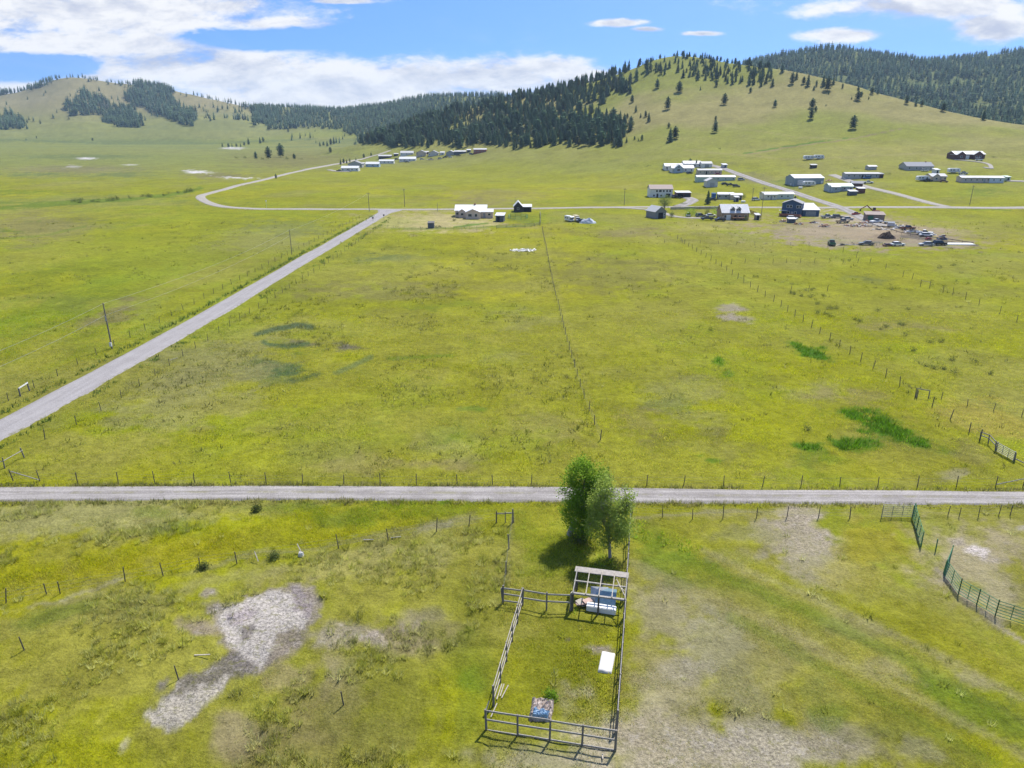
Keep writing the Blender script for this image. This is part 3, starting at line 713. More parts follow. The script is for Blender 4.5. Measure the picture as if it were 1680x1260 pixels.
# ------------------------------------------------------------------ roads
def road_material(name, c1, c2, track, edge, centre=.0):
    m = bpy.data.materials.new(name)
    m.use_nodes = True
    t = NT(m.node_tree)
    P = t.node('ShaderNodeNewGeometry').outputs['Position']
    v = t.node('ShaderNodeAttribute', attribute_name='across').outputs['Fac']     # -1 .. 1 across the road
    a = t.math('ABSOLUTE', v)
    al = t.node('ShaderNodeAttribute', attribute_name='along').outputs['Fac']
    st_ = t.noise(t.node('ShaderNodeCombineXYZ', ins={0: t.math('MULTIPLY', v, 3.2), 1: t.math('MULTIPLY', al, .06), 2: 0.0}).outputs[0], 1.6, 5, .6)
    n1_ = t.noise(P, 3.5, 6, .7)
    n2_ = t.noise(P, .35, 5, .6)
    col = t.mix(t.rng(t.math('ADD', t.math('MULTIPLY', n1_, .5), t.math('MULTIPLY', n2_, .6)), .4, .7), c1, c2)
    tr = t.math('SUBTRACT', 1.0, t.math('ABSOLUTE', t.math('DIVIDE', t.math('SUBTRACT', a, .5), .3)))
    tr = t.math('MULTIPLY', t.math('MAXIMUM', tr, 0.0), t.rng(n2_, .3, .6, .4, 1.0))
    col = t.mix(t.math('MULTIPLY', tr, .55), col, track)
    col = t.mix(t.math('MULTIPLY', t.rng(st_, .5, .66), .75), col, c1)
    col = t.mix(t.math('MULTIPLY', t.rng(st_, .5, .36), .6), col, track)
    ctr = t.math('MULTIPLY', t.rng(a, .22, .05), t.rng(t.noise(P, .5, 5, .7), .45, .62))
    col = t.mix(t.math('MULTIPLY', ctr, centre), col, edge)
    en = t.math('ADD', a, t.math('MULTIPLY', t.math('SUBTRACT', t.noise(P, .9, 6, .75), .5), 1.5))
    col = t.mix(t.rng(en, .82, 1.12), col, edge)
    vor = t.node('ShaderNodeTexVoronoi', ins={'Vector': P, 'Scale': 7.0})
    pk = t.rng(vor.outputs['Distance'], .05, .6, 1.12, .78)
    col = t.mix(1.0, col, t.node('ShaderNodeCombineXYZ', ins={0: pk, 1: pk, 2: pk}).outputs[0], 'MULTIPLY')
    bump = t.node('ShaderNodeBump', ins={'Strength': .4, 'Distance': .06, 'Height': n1_})
    bs = t.node('ShaderNodeBsdfPrincipled', ins={'Base Color': col, 'Roughness': .9, 'Normal': bump.outputs[0]})
    bs.inputs['Specular IOR Level'].default_value = 0.15
    t.node('ShaderNodeOutputMaterial', ins={0: bs.outputs[0]})
    return m


def smooth_line(pts, step):
    """Catmull-Rom through 2D points"""
    pts = [np.array(p[:2], float) for p in pts]
    P = [2 * pts[0] - pts[1]] + pts + [2 * pts[-1] - pts[-2]]
    out = []
    for i in range(1, len(P) - 2):
        n = max(2, int(np.linalg.norm(P[i + 1] - P[i]) / step))
        for k in range(n):
            t = k / n
            out.append(.5 * ((2 * P[i]) + (-P[i - 1] + P[i + 1]) * t + (2 * P[i - 1] - 5 * P[i] + 4 * P[i + 1] - P[i + 2]) * t * t + (-P[i - 1] + 3 * P[i] - 3 * P[i + 1] + P[i + 2]) * t ** 3))
    out.append(P[-2])
    return np.array(out)


def road(name, pts, width, mat, step=2.0, lift=.06, taper=None):
    c = smooth_line(pts, step)
    tg = np.gradient(c, axis=0)
    tg /= np.linalg.norm(tg, axis=1)[:, None] + 1e-9
    nv = np.stack([-tg[:, 1], tg[:, 0]], 1)
    ac = np.linspace(-1, 1, 13)
    wd = np.full(len(c), width / 2.0)
    if taper is not None:
        wd = np.interp(np.linspace(0, 1, len(c)), taper[0], taper[1]) / 2
    wd = wd * (1 + (fbm(c[:, 0], c[:, 1], 14, 91, 3) - .5) * .16)
    X = c[:, None, 0] + nv[:, None, 0] * ac[None, :] * wd[:, None]
    Y = c[:, None, 1] + nv[:, None, 1] * ac[None, :] * wd[:, None]
    x, y = X.ravel(), Y.ravel()
    crown = (1 - np.abs(np.tile(ac, len(c))) ** 2) * .07
    edge_ = np.abs(np.tile(ac, len(c))) > .99
    z = terr(x, y) + np.where(edge_, -.12, lift + crown + np.maximum(y - 200, 0) * 3e-4 + np.where(y < 160, .03, 0))
    i = np.arange(len(x)).reshape(len(c), len(ac))
    q = np.stack([i[:-1, :-1].ravel(), i[:-1, 1:].ravel(), i[1:, 1:].ravel(), i[1:, :-1].ravel()], 1)
    # skirts so the sheet never floats
    ground_struct(name, np_mesh(name, np.stack([x, y, z], 1), q[:, ::-1], True, {'across': np.tile(ac, len(c)), 'along': np.repeat(np.cumsum(np.concatenate([[0], np.linalg.norm(np.diff(c, axis=0), axis=1)])), len(ac))}, [mat]))


CHIP = road_material('chip_seal', (.262, .246, .243), (.308, .291, .288), (.338, .322, .32), (.17, .165, .08))
GRAVEL = road_material('gravel', (.215, .197, .185), (.30, .278, .265), (.40, .375, .355), (.19, .18, .07), .5)
PALE = road_material('pale_gravel', (.29, .265, .23), (.34, .315, .28), (.37, .345, .31), (.22, .2, .08))


def W(*pix):
    return [tuple(gp(px, py))[:2] for px, py in pix]


p1_, p2_ = gp(0, 706), gp(280, 553)
dirn = (p1_ - p2_)
ext = p1_ + dirn * 1.6
road('paved_road', [tuple(ext)[:2]] + W((0, 706), (140, 630), (280, 553), (400, 484), (500, 425), (580, 379), (622, 354), (640, 344.5)), 5.9, CHIP, taper=([0, .9, .96, 1], [5.9, 5.9, 6.6, 13]))
xr = gp(1680, 818)
xl = gp(0, 811)
road('gravel_lane', [(xl[0] - 60, xl[1] - .5), (xl[0] - 25, xl[1] - .3)] + W((0, 811), (280, 809.5), (560, 809), (840, 811), (1100, 814), (1400, 816), (1680, 818)) + [(xr[0] + 25, xr[1] - .2), (xr[0] + 60, xr[1] - .5)], 3.5, GRAVEL, step=1.0)
ro = gp(1680, 340)
road('back_road', W((560, 268), (500, 279), (433, 295), (380, 307.5), (345, 317), (329, 322.5), (338, 331), (362, 338.5), (400, 342), (470, 343.4), (560, 343.6), (640, 344), (760, 343.5), (900, 342), (1000, 340.5), (1110, 340), (1250, 340.5), (1400, 340.5), (1550, 340.5), (1680, 341)) + [(ro[0] + 60, ro[1]), (ro[0] + 200, ro[1] + 2)], 5.4, PALE, step=2.5, lift=.14)
road('valley_road', W((500, 278.6), (530, 273.2), (560, 268.2), (590, 262), (625, 252.5), (640, 247.5)), 6.0, PALE, step=4, lift=.22)
road('village_road', W((1150, 268), (1187, 277), (1237, 295), (1300, 315), (1367, 337), (1400, 350), (1425, 363), (1450, 372)), 5.6, GRAVEL, step=2.5, lift=.2)
road('branch_track', W((1365, 287), (1385, 294), (1420, 306.5), (1480, 321), (1530, 334.5), (1556, 340)), 5.0, PALE, step=2.5, lift=.2)
road('barn_drive', W((1010, 341), (1040, 342.5), (1075, 346), (1110, 356), (1160, 358.5)), 3.6, PALE, step=2, lift=.2)
road('house_drive', W((1113, 339), (1128, 334), (1136, 328), (1120, 322)), 6.5, GRAVEL, step=2, lift=.24)
road('hill_drive', W((1567, 262.5), (1585, 264), (1605, 266), (1622, 270), (1626, 277), (1615, 275)), 2.6, PALE, step=2, lift=.3)
road('far_drive', W((540, 279), (555, 281.5), (575, 282)), 5.0, PALE, step=3, lift=.3)
road('trailer_drive', W((1650, 297), (1680, 298), (1740, 299)), 4.0, PALE, step=3, lift=.3)


# ------------------------------------------------------------------ grass standing on the meadow
def leaf_material(name, base=None, attr=True, transl=.45, rand=0.0, hue=0.0):
    m = bpy.data.materials.new(name)
    m.use_nodes = True
    t = NT(m.node_tree)
    if attr:
        col = t.node('ShaderNodeAttribute', attribute_name='tone').outputs['Color']
    else:
        col = t.node('ShaderNodeRGB')
        col.outputs[0].default_value = (*base, 1)
        col = col.outputs[0]
        P = t.node('ShaderNodeTexCoord').outputs['Object']
        nv = t.noise(P, 1.3, 4, .6)
        oi = t.node('ShaderNodeObjectInfo').outputs['Random']
        f = t.math('ADD', t.rng(nv, .3, .7, .65, 1.35, False), t.math('MULTIPLY', t.math('SUBTRACT', oi, .5), rand))
        hsv = t.node('ShaderNodeHueSaturation', ins={'Hue': t.math('ADD', .5, t.math('MULTIPLY', t.math('SUBTRACT', oi, .5), hue)), 'Saturation': 1.0, 'Value': f, 'Color': col})
        col = hsv.outputs[0]
    d = t.node('ShaderNodeBsdfDiffuse', ins={'Color': col})
    tr = t.node('ShaderNodeBsdfTranslucent', ins={'Color': col})
    mxs = t.node('ShaderNodeMixShader', ins={0: transl, 1: d.outputs[0], 2: tr.outputs[0]})
    t.node('ShaderNodeOutputMaterial', ins={0: mxs.outputs[0]})
    return m


GRASS = leaf_material('grass_blades', transl=.58)


def blades(n, hgt, wid, spread, lean, seed):
    """n blades for every tuft: returns base offsets, tips, widths (arrays N x n)"""


def tufts(name, x, y, h, nb, wid, spread, colour, lean=.5, seed=1, gain=2.7):
    """one mesh of grass blades; h, wid, spread per tuft; colour (N,3)"""
    g = np.random.default_rng(seed)
    N = len(x)
    z = terr(x, y)
    z = z + hummock(x, y, z) - .02
    ang = g.uniform(0, 2 * np.pi, (N, nb))
    rad = np.sqrt(g.uniform(0, 1, (N, nb))) * spread[:, None]
    bx = x[:, None] + np.cos(ang) * rad
    by = y[:, None] + np.sin(ang) * rad
    hh = h[:, None] * g.uniform(.55, 1.15, (N, nb))
    la = ang + g.normal(0, .7, (N, nb))
    ll = hh * lean * g.uniform(.3, 1.2, (N, nb))
    tx, ty = bx + np.cos(la) * ll, by + np.sin(la) * ll
    wa = g.uniform(0, np.pi, (N, nb))
    ww = wid[:, None] * g.uniform(.6, 1.3, (N, nb)) / 2
    V = np.empty((N, nb, 3, 3))
    V[:, :, 0, 0], V[:, :, 0, 1], V[:, :, 0, 2] = bx - np.cos(wa) * ww, by - np.sin(wa) * ww, z[:, None]
    V[:, :, 1, 0], V[:, :, 1, 1], V[:, :, 1, 2] = bx + np.cos(wa) * ww, by + np.sin(wa) * ww, z[:, None]
    V[:, :, 2, 0], V[:, :, 2, 1], V[:, :, 2, 2] = tx, ty, z[:, None] + hh
    C = np.repeat(np.repeat((colour[:, None, :] * g.uniform(.8, 1.2, (N, nb, 1)))[:, :, None, :], 3, 2).reshape(-1, 3), 1, 0)
    fa = np.arange(N * nb * 3).reshape(-1, 3)
    me = np_mesh(name, V.reshape(-1, 3), fa, False, None, [GRASS], vc=np.clip(C * gain, 0, .6))
    o = link(name, me)
    return tag(o, kind='stuff')


def scatter(n, y0, y1, wmax=1.06, power=1.0):
    """random ground points inside the field of view between two distances"""
    u = rng.uniform(0, 1, n)
    yv = y0 + (y1 - y0) * u ** power
    wv = rng.uniform(-wmax, wmax, n)
    xv = wv * .678 * (yv + 14)
    return xv, yv


# roads and solid spots where nothing grows: photo-pixel test
def clear_of_roads(PX, PY):
    k = np.ones(PX.shape, bool)
    k &= ~((PY > 797.5) & (PY < 828) & (np.abs(PY - np.interp(PX, [0, 560, 840, 1680], [811, 809, 811.5, 818])) < np.interp(PX, [0, 840, 1680], [10.5, 11.5, 9.5])))
    rd = line_dist(PX, PY, [(-120, 775), (0, 706), (140, 630), (280, 553), (400, 484), (500, 425), (580, 379), (640, 344)])
    for pl_ in ([(985, 1067), (1012, 1071), (1006, 1110), (977, 1105)], [(871, 1145), (912, 1148), (906, 1190), (866, 1185)], [(952, 990), (1012, 992), (1012, 1012), (950, 1008)]):
        k &= ~poly_mask(PX, PY, pl_)
    k &= rd > np.interp(PY, [344, 553, 706, 780], [3, 15.5, 21, 26])
    return k


def grow(name, n, y0, y1, hfun, nb, widk, spread, tone_shift, density, seed, lean=.5, power=1.0, gain=2.7):
    xv, yv = scatter(n, y0, y1, power=power)
    zv = terr(xv, yv)
    PX, PY, dep = project(xv, yv, zv)
    c, b = meadow(xv, yv, zv)
    d = density(xv, yv, PX, PY, b, c)
    k = (rng.uniform(0, 1, n) < d) & clear_of_roads(PX, PY)
    xv, yv, c, b, PX, PY = xv[k], yv[k], c[k], b[k], PX[k], PY[k]
    h = hfun(xv, yv, PX, PY, b)
    g = np.random.default_rng(seed + 500)
    col = tone_shift(c, g, len(xv), b)
    return tufts(name, xv, yv, h, nb, widk * h, spread * h, col, lean, seed, gain)


def shift_mild(c, g, n, b):
    k = g.uniform(0, 1, (n, 1))
    col = c * g.uniform(.85, 1.35, (n, 1))
    col = np.where(k < .2, col * .35 + np.array([.18, .155, .03]) * .65, col)
    col = np.where(k > .82, col * .4 + np.array([.05, .085, .010]) * .6, col)
    return col


def shift_tussock(c, g, n, b):
    k = g.uniform(0, 1, (n, 1))
    a = np.where(k < .5, np.array([[.150, .165, .030]]), np.array([[.225, .220, .085]]))
    return (c * .4 + a * .6) * g.uniform(.6, 1.4, (n, 1))


def dens_grass(x, y, PX, PY, b, c):
    d = (1 - b * .97) * np.clip(.55 + (fbm(x, y, 2.6, 101, 3) - .5) * 3.0, .05, 1)
    return d


def h_grass(x, y, PX, PY, b):
    long_ = fbm(x, y, 7, 105, 3)
    pen = poly_mask(PX, PY, [(800, 1205), (855, 975), (835, 850), (1030, 850), (1010, 1235)])
    corral = poly_mask(PX, PY, [(1500, 835), (1700, 835), (1700, 1040), (1545, 945)])
    lowl = poly_mask(PX, PY, [(-60, 1000), (200, 955), (500, 905), (720, 880), (830, 870), (800, 1300), (-100, 1300)]) | poly_mask(PX, PY, [(-60, 826), (480, 826), (240, 890), (-60, 960)])
    rgt = poly_mask(PX, PY, [(1030, 840), (1720, 840), (1720, 1300), (1010, 1300)])
    return np.where(pen, .2, np.where(corral, .10, np.where(lowl, .13, np.where(rgt, .15, .22)))) * (.6 + long_ * .9)


grow('grass', 150000, 29, 67.5, h_grass, 5, .17, .9, shift_mild, dens_grass, 1, power=.85)
grow('grass', 110000, 69, 150, lambda x, y, PX, PY, b: .26 * (.6 + fbm(x, y, 7, 105, 3) * .9), 4, .24, 1.1, shift_mild, dens_grass, 2, power=.8)


def dens_tus(x, y, PX, PY, b, c):
    cl = np.clip((fbm(x, y, 5.5, 111, 3) - .47) * 6, 0, 1)
    d = np.zeros(len(x)) + .012
    m = poly_mask(PX, PY, [(-60, 1000), (200, 955), (500, 905), (720, 880), (830, 860), (830, 980), (760, 1060), (640, 1090), (700, 1300), (-100, 1300)])
    d = np.where(m, .38, d)
    m2 = poly_mask(PX, PY, [(-60, 826), (480, 826), (400, 850), (240, 890), (0, 945), (-60, 960)])
    d = np.where(m2, .75, d)
    m4 = poly_mask(PX, PY, [(755, 870), (835, 865), (830, 975), (770, 970)])
    d = np.where(m4, .8, d)
    m5 = poly_mask(PX, PY, [(380, 1080), (620, 1060), (800, 1300), (200, 1300)])
    d = np.where(m5, .6, d)
    pen = poly_mask(PX, PY, [(800, 1205), (855, 975), (1030, 960), (1010, 1235)])
    d = np.where(pen, .02, d)
    sw = poly_mask(PX, PY, [(-60, 950), (200, 900), (420, 862), (840, 835), (840, 850), (700, 862), (400, 905), (200, 945), (-60, 990)])
    d = np.where(sw, .03, d)
    return d * cl * (1 - b * .93)


grow('tussock_grass', 34000, 29, 67, lambda x, y, PX, PY, b: rng.uniform(.30, .56, len(x)) * np.where(rng.uniform(0, 1, len(x)) < .1, 1.3, 1), 26, .10, .5, shift_tussock, dens_tus, 3, gain=2.3, lean=.6, power=.8)


def dens_tus2(x, y, PX, PY, b, c):
    cl = np.clip((fbm(x, y, 9, 113, 3) - .46) * 5, 0, 1)
    lft = poly_mask(PX, PY, [(-50, 800), (0, 730), (300, 570), (480, 480), (900, 400), (960, 600), (985, 800)])
    d = np.where(lft, .55, .12)
    d = np.where(y > 190, d * .6, d)
    return d * cl


grow('tussock_grass', 60000, 70.5, 300, lambda x, y, PX, PY, b: rng.uniform(.2, .5, len(x)) * (1 + y / 400), 8, .26, .9, shift_tussock, dens_tus2, 4, gain=1.5, lean=.8, power=.75)


# taller growth along the verges and in the lush hollows
def dens_verge(x, y, PX, PY, b, c):
    l1 = np.interp(PX, [0, 560, 840, 1680], [797.5, 796.5, 798.5, 805])
    a = np.exp(-((PY - l1) / 1.7) ** 2) * np.where(PX < 900, 1, .6)
    l2 = np.interp(PX, [0, 560, 840, 1680], [827, 823, 826, 831])
    a2 = np.exp(-((PY - l2) / 2.5) ** 2) * .5
    return np.clip(a + a2, 0, 1) * np.clip((fbm(x, y, 3, 121, 3) - .3) * 3, .1, 1)


grow('verge_grass', 60000, 62, 74.5, lambda x, y, PX, PY, b: rng.uniform(.25, .55, len(x)), 8, .16, .7, lambda c, g, n, b: np.where(g.uniform(0, 1, (n, 1)) < .5, np.array([[.085, .095, .022]]), np.array([[.13, .12, .045]])) * g.uniform(.6, 1.2, (n, 1)), dens_verge, 5)


def dens_verge2(x, y, PX, PY, b, c):
    ln = [(-120, 752), (0, 683), (140, 610), (280, 534), (400, 470), (500, 414), (580, 371), (630, 346)]
    d = line_dist(PX, PY, ln)
    s = np.interp(PY, [344, 534, 700], [.8, 2.2, 3.2])
    ln2 = [(-60, 765), (20, 722), (160, 643), (280, 574), (420, 494), (560, 410), (640, 360)]
    d2 = line_dist(PX, PY, ln2)
    return np.clip(np.exp(-(d / s) ** 2) + .6 * np.exp(-(d2 / (s * 1.6)) ** 2) * (fbm(x, y, 6, 125, 3) > .5), 0, 1)


grow('verge_grass', 120000, 72, 320, lambda x, y, PX, PY, b: rng.uniform(.3, .6, len(x)) * (1 + y / 500), 6, .28, .8, lambda c, g, n, b: np.array([[.050, .070, .014]]) * g.uniform(.7, 1.5, (n, 1)), dens_verge2, 6)  # tall verge grass; dark blade colour also stands in for the ditch's shade


def dens_lush(x, y, PX, PY, b, c):
    g_ = c[:, 0] / (c[:, 1] + 1e-6)
    return np.where((g_ < .62) & (PX > 900) & (PY > 540) & (PY < 790), .9, 0.0)


grow('lush_grass', 60000, 74, 145, lambda x, y, PX, PY, b: rng.uniform(.35, .7, len(x)), 9, .16, .8, lambda c, g, n, b: np.array([[.038, .082, .004]]) * g.uniform(.6, 1.5, (n, 1)), dens_lush, 7)


# weeds under the two trees and along the fence to the right of them
def dens_weed(x, y, PX, PY, b, c):
    m = poly_mask(PX, PY, [(925, 885), (960, 865), (1030, 850), (1090, 860), (1150, 900), (1100, 920), (1040, 900), (1026, 950), (985, 945), (960, 920)])
    m2 = poly_mask(PX, PY, [(935, 1010), (1020, 1005), (1022, 990), (1000, 985), (940, 1000)])
    return np.where(m, .8 * np.clip((fbm(x, y, 2.5, 131, 3) - .35) * 4, 0, 1), np.where(m2, .6, 0))


grow('weeds', 26000, 46, 66, lambda x, y, PX, PY, b: rng.uniform(.16, .38, len(x)), 9, .28, .8, lambda c, g, n, b: np.where(g.uniform(0, 1, (n, 1)) < .4, np.array([[.09, .14, .012]]), np.array([[.15, .175, .014]])) * g.uniform(.7, 1.3, (n, 1)), dens_weed, 8, lean=.6)


# ------------------------------------------------------------------ conifers
def conifer_template(seed, layers, per, rmax, kind, fins=2):
    g = np.random.default_rng(seed)
    V, Fc = [], []
    z0 = .05 if kind == 'fir' else .16
    for k in range(layers):
        f = k / (layers - 1)
        zc = z0 + (0.97 - z0) * f ** .92
        if kind == 'fir':
            rr = rmax * (1 - f) ** .75 * (.9 if k == 0 else 1)
        else:
            rr = rmax * math.sqrt(max(.02, 1 - (abs(f - .32) / .70) ** 1.9))
        rr = max(rr, .018)
        a0 = g.uniform(0, 6.28)
        for j in range(per):
            a = a0 + 6.283 * (j + g.uniform(-.28, .28)) / per
            r = rr * g.uniform(.62, 1.18)
            dz = g.uniform(-.015, .015)
            up = .055 + .02 * g.uniform()
            dr = (.045 if kind == 'fir' else .02) * g.uniform(.3, 1.4)
            ca, sa = math.cos(a), math.sin(a)
            wd = r * g.uniform(.42, .7)
            b = len(V)
            mid = .58
            V += [(0, 0, zc + up + dz), (ca * r * mid - sa * wd, sa * r * mid + ca * wd, zc + dz - dr * .4), (ca * r, sa * r, zc + dz - dr), (ca * r * mid + sa * wd, sa * r * mid - ca * wd, zc + dz - dr * .4)]
            Fc += [(b, b + 1, b + 2), (b, b + 2, b + 3)]
            if fins > 1:
                V += [(ca * r * .3, sa * r * .3, zc + dz - .06), (ca * r * .8, sa * r * .8, zc + dz + .035)]
                Fc += [(b + 4, b + 2, b + 5)]
    b = len(V)
    V += [(0, 0, .99)]
    for j in range(5):
        a = 6.283 * j / 5
        V.append((math.cos(a) * rmax * .42, math.sin(a) * rmax * .42, z0 + .04))
    for j in range(5):
        Fc.append((b, b + 1 + j, b + 1 + (j + 1) % 5))
    return np.array(V), np.array(Fc)


FIR = [conifer_template(40 + i, 10, 8, .23 + .03 * (i % 3), 'fir') for i in range(4)]
PINE = [conifer_template(60 + i, 9, 8, .29 + .03 * (i % 3), 'pine') for i in range(4)]
FAR = [conifer_template(80 + i, 5, 6, .30 + .05 * (i % 2), 'fir' if i % 3 else 'pine', 1) for i in range(5)]

M_TREES = leaf_material('conifer_needles', attr=True, transl=.25)
M_TREE1 = leaf_material('conifer_needles_near', base=(.10, .155, .082), attr=False, transl=.25, rand=.5, hue=.04)
M_BARK = None


def bark_material():
    m = bpy.data.materials.new('bark')
    m.use_nodes = True
    t = NT(m.node_tree)
    P = t.node('ShaderNodeTexCoord').outputs['Object']
    n_ = t.noise(P, 9, 6, .7)
    col = t.mix(t.rng(n_, .35, .65), (.07, .055, .042), (.20, .175, .15))
    bs = t.node('ShaderNodeBsdfPrincipled', ins={'Base Color': col, 'Roughness': .95})
    t.node('ShaderNodeOutputMaterial', ins={0: bs.outputs[0]})
    return m


M_BARK = bark_material()


def grid_points(x0, x1, y0, y1, step, jit=.8):
    xs, ys = np.meshgrid(np.arange(x0, x1, step), np.arange(y0, y1, step))
    xs = xs.ravel() + rng.uniform(-.5, .5, xs.size) * step * jit
    ys = ys.ravel() + rng.uniform(-.5, .5, ys.size) * step * jit
    return xs, ys


FORESTS = []      # x, y, z, height, which stand


def stand(name, hill, box, step, poly, hrange, extra=None, behind=45, dens=1.0, clump=None):
    x, y = grid_points(*box, step)
    z = terr(x, y)
    zs = hill.z(x, y)
    PX, PY, dep = project(x, y, z)
    u = x / y
    yc = np.interp(u, UG, hill.yc)
    # the crest hides its far side: use the crest's own pixel for trees just behind it
    rag = F / np.maximum(dep, 50) * 14
    k = poly_mask(PX + (fbm(x, y, 38, 191, 4) - .5) * rag * 2.4, PY + (fbm(x, y, 38, 193, 4) - .5) * rag * .8, poly) & (y < yc + behind) & (zs > z - 3)
    d = np.full(len(x), dens)
    if clump:
        d = d * np.clip((fbm(x, y, clump[0], clump[1], 4) - clump[2]) * clump[3], 0, 1)
    if extra is not None:
        d = d * extra(PX, PY, x, y)
    k &= rng.uniform(0, 1, len(x)) < d
    x, y, z = x[k], y[k], z[k]
    h = (hrange[0] + (hrange[1] - hrange[0]) * rng.beta(2.2, 2.0, len(x))) * (.72 + .56 * fbm(x, y, 60, 141, 2)) * np.where(rng.uniform(0, 1, len(x)) < .12, .6, 1)
    FORESTS.append((name, x, y, z, h))


# main forest on the dark spur
MAIN_POLY = [(585, 214), (585, 231), (640, 241), (700, 243), (742, 239), (760, 247), (800, 238), (830, 245), (870, 246), (905, 240), (935, 248), (975, 240), (1010, 246), (1032, 240), (1034, 222), (1018, 210), (1003, 200), (985, 190), (983, 178), (1000, 170), (1003, 160),
             (1012, 150), (1028, 160), (1040, 150), (1043, 138), (1050, 128), (1060, 120), (1060, 60), (585, 60)]


def main_extra(PX, PY, x, y):
    top = sstep(PX, 930, 1040) * (1 - sstep(PY, 118, 150))
    hole = np.exp(-(((PX - 940) / 28) ** 2 + ((PY - 195) / 9) ** 2)) + np.exp(-(((PX - 905) / 16) ** 2 + ((PY - 172) / 5) ** 2)) + np.exp(-(((PX - 975) / 22) ** 2 + ((PY - 170) / 8) ** 2))
    return np.clip(1 - top * .7 - hole * .8, .04, 1)


stand('forest', main_hill, (-330, 260, 560, 1120), 7.4, MAIN_POLY, (9, 16), main_extra, dens=.97, clump=(42, 149, .20, 4.2))
stand('forest', main_hill, (120, 460, 760, 1100), 8.2, [(1050, 60), (1050, 131), (1085, 128), (1115, 133), (1150, 137), (1185, 137), (1215, 139), (1245, 141), (1262, 134), (1272, 122), (1285, 116), (1300, 60)], (6, 10.5),
      lambda PX, PY, x, y: np.where(PX < 1130, .30 + .5 * sstep(PY, 108, 122), .75), clump=(70, 151, .32, 4))
stand('forest', main_hill, (150, 560, 640, 960), 11, [(1270, 60), (1270, 138), (1320, 146), (1365, 152), (1420, 164), (1470, 176), (1540, 192), (1600, 203), (1680, 214), (1680, 195), (1600, 183), (1480, 150), (1403, 125), (1317, 60)], (9, 15), dens=.10, clump=(60, 157, .42, 5), behind=30)
# forested ridge on the right, behind the grassy hill
stand('far_forest', right_ridge, (250, 1700, 1020, 2000), 10.5, [(1190, 30), (1250, 200), (1700, 260), (1750, 30)], (10, 17), lambda PX, PY, x, y: np.clip(1 - .8 * np.exp(-(((PX - 1640) / 40) ** 2 + ((PY - 93) / 6) ** 2)) - .6 * np.exp(-(((PX - 1500) / 70) ** 2 + ((PY - 142) / 7) ** 2)), 0, 1), dens=.97, clump=(80, 203, .2, 5), behind=80)
# middle ridge
stand('far_forest', mid_ridge, (-950, 150, 1350, 2480), 10.5, [(412, 130), (414, 203), (440, 213), (490, 209), (560, 214), (600, 231), (640, 222), (700, 200), (860, 150), (860, 100)], (11, 17), lambda PX, PY, x, y: np.clip(1 - .9 * np.exp(-(((PX - 470) / 12) ** 2 + ((PY - 182) / 9) ** 2)) - .5 * np.exp(-(((PX - 545) / 16) ** 2 + ((PY - 196) / 6) ** 2)), 0, 1), dens=.9, behind=60)
# left hill: groves
for pl_ in ([(111, 190), (113, 167), (133, 160), (140, 148), (150, 158), (165, 163), (187, 173), (203, 176), (217, 177), (230, 193), (227, 210), (200, 210), (173, 203), (160, 190), (140, 189), (120, 191)],
            [(196, 163), (205, 155), (217, 143), (222, 130), (276, 130), (283, 157), (293, 177), (323, 183), (322, 206), (300, 207), (273, 193), (233, 181), (215, 170)],
            [(0, 187), (20, 186), (33, 200), (47, 208), (43, 213), (0, 213)],
            [(415, 160), (417, 204), (440, 200), (450, 160)]):
    stand('far_forest', left_hill, (-2100, -500, 1500, 2650), 11, pl_, (15, 23), dens=.95)
stand('far_forest', left_hill, (-2100, -500, 2000, 2650), 12, [(-40, 168), (0, 157), (40, 150), (67, 146), (95, 132), (95, 110), (-40, 110)], (13, 20), dens=.8, behind=60)
stand('far_forest', left_hill, (-2100, -500, 2100, 2650), 14, [(90, 131), (130, 131), (150, 137), (290, 149), (420, 182), (420, 160), (290, 120), (90, 105)], (10, 18), dens=.45, clump=(130, 171, .45, 7), behind=50)
stand('far_forest', left_hill, (-2100, -450, 1520, 2620), 26, [(0, 225), (0, 140), (110, 125), (290, 150), (440, 182), (440, 225)], (8, 15), dens=.16, clump=(300, 177, .38, 5))
stand('far_forest', left_hill, (-1200, -450, 1700, 2450), 16, [(330, 160), (440, 180), (440, 210), (330, 200)], (12, 20), dens=.35, clump=(110, 181, .46, 7))
stand('far_forest', mid_ridge, (-900, -150, 1150, 1700), 22, [(400, 212), (560, 214), (600, 233), (620, 240), (520, 240), (400, 220)], (7, 14), dens=.25, clump=(90, 187, .42, 5))

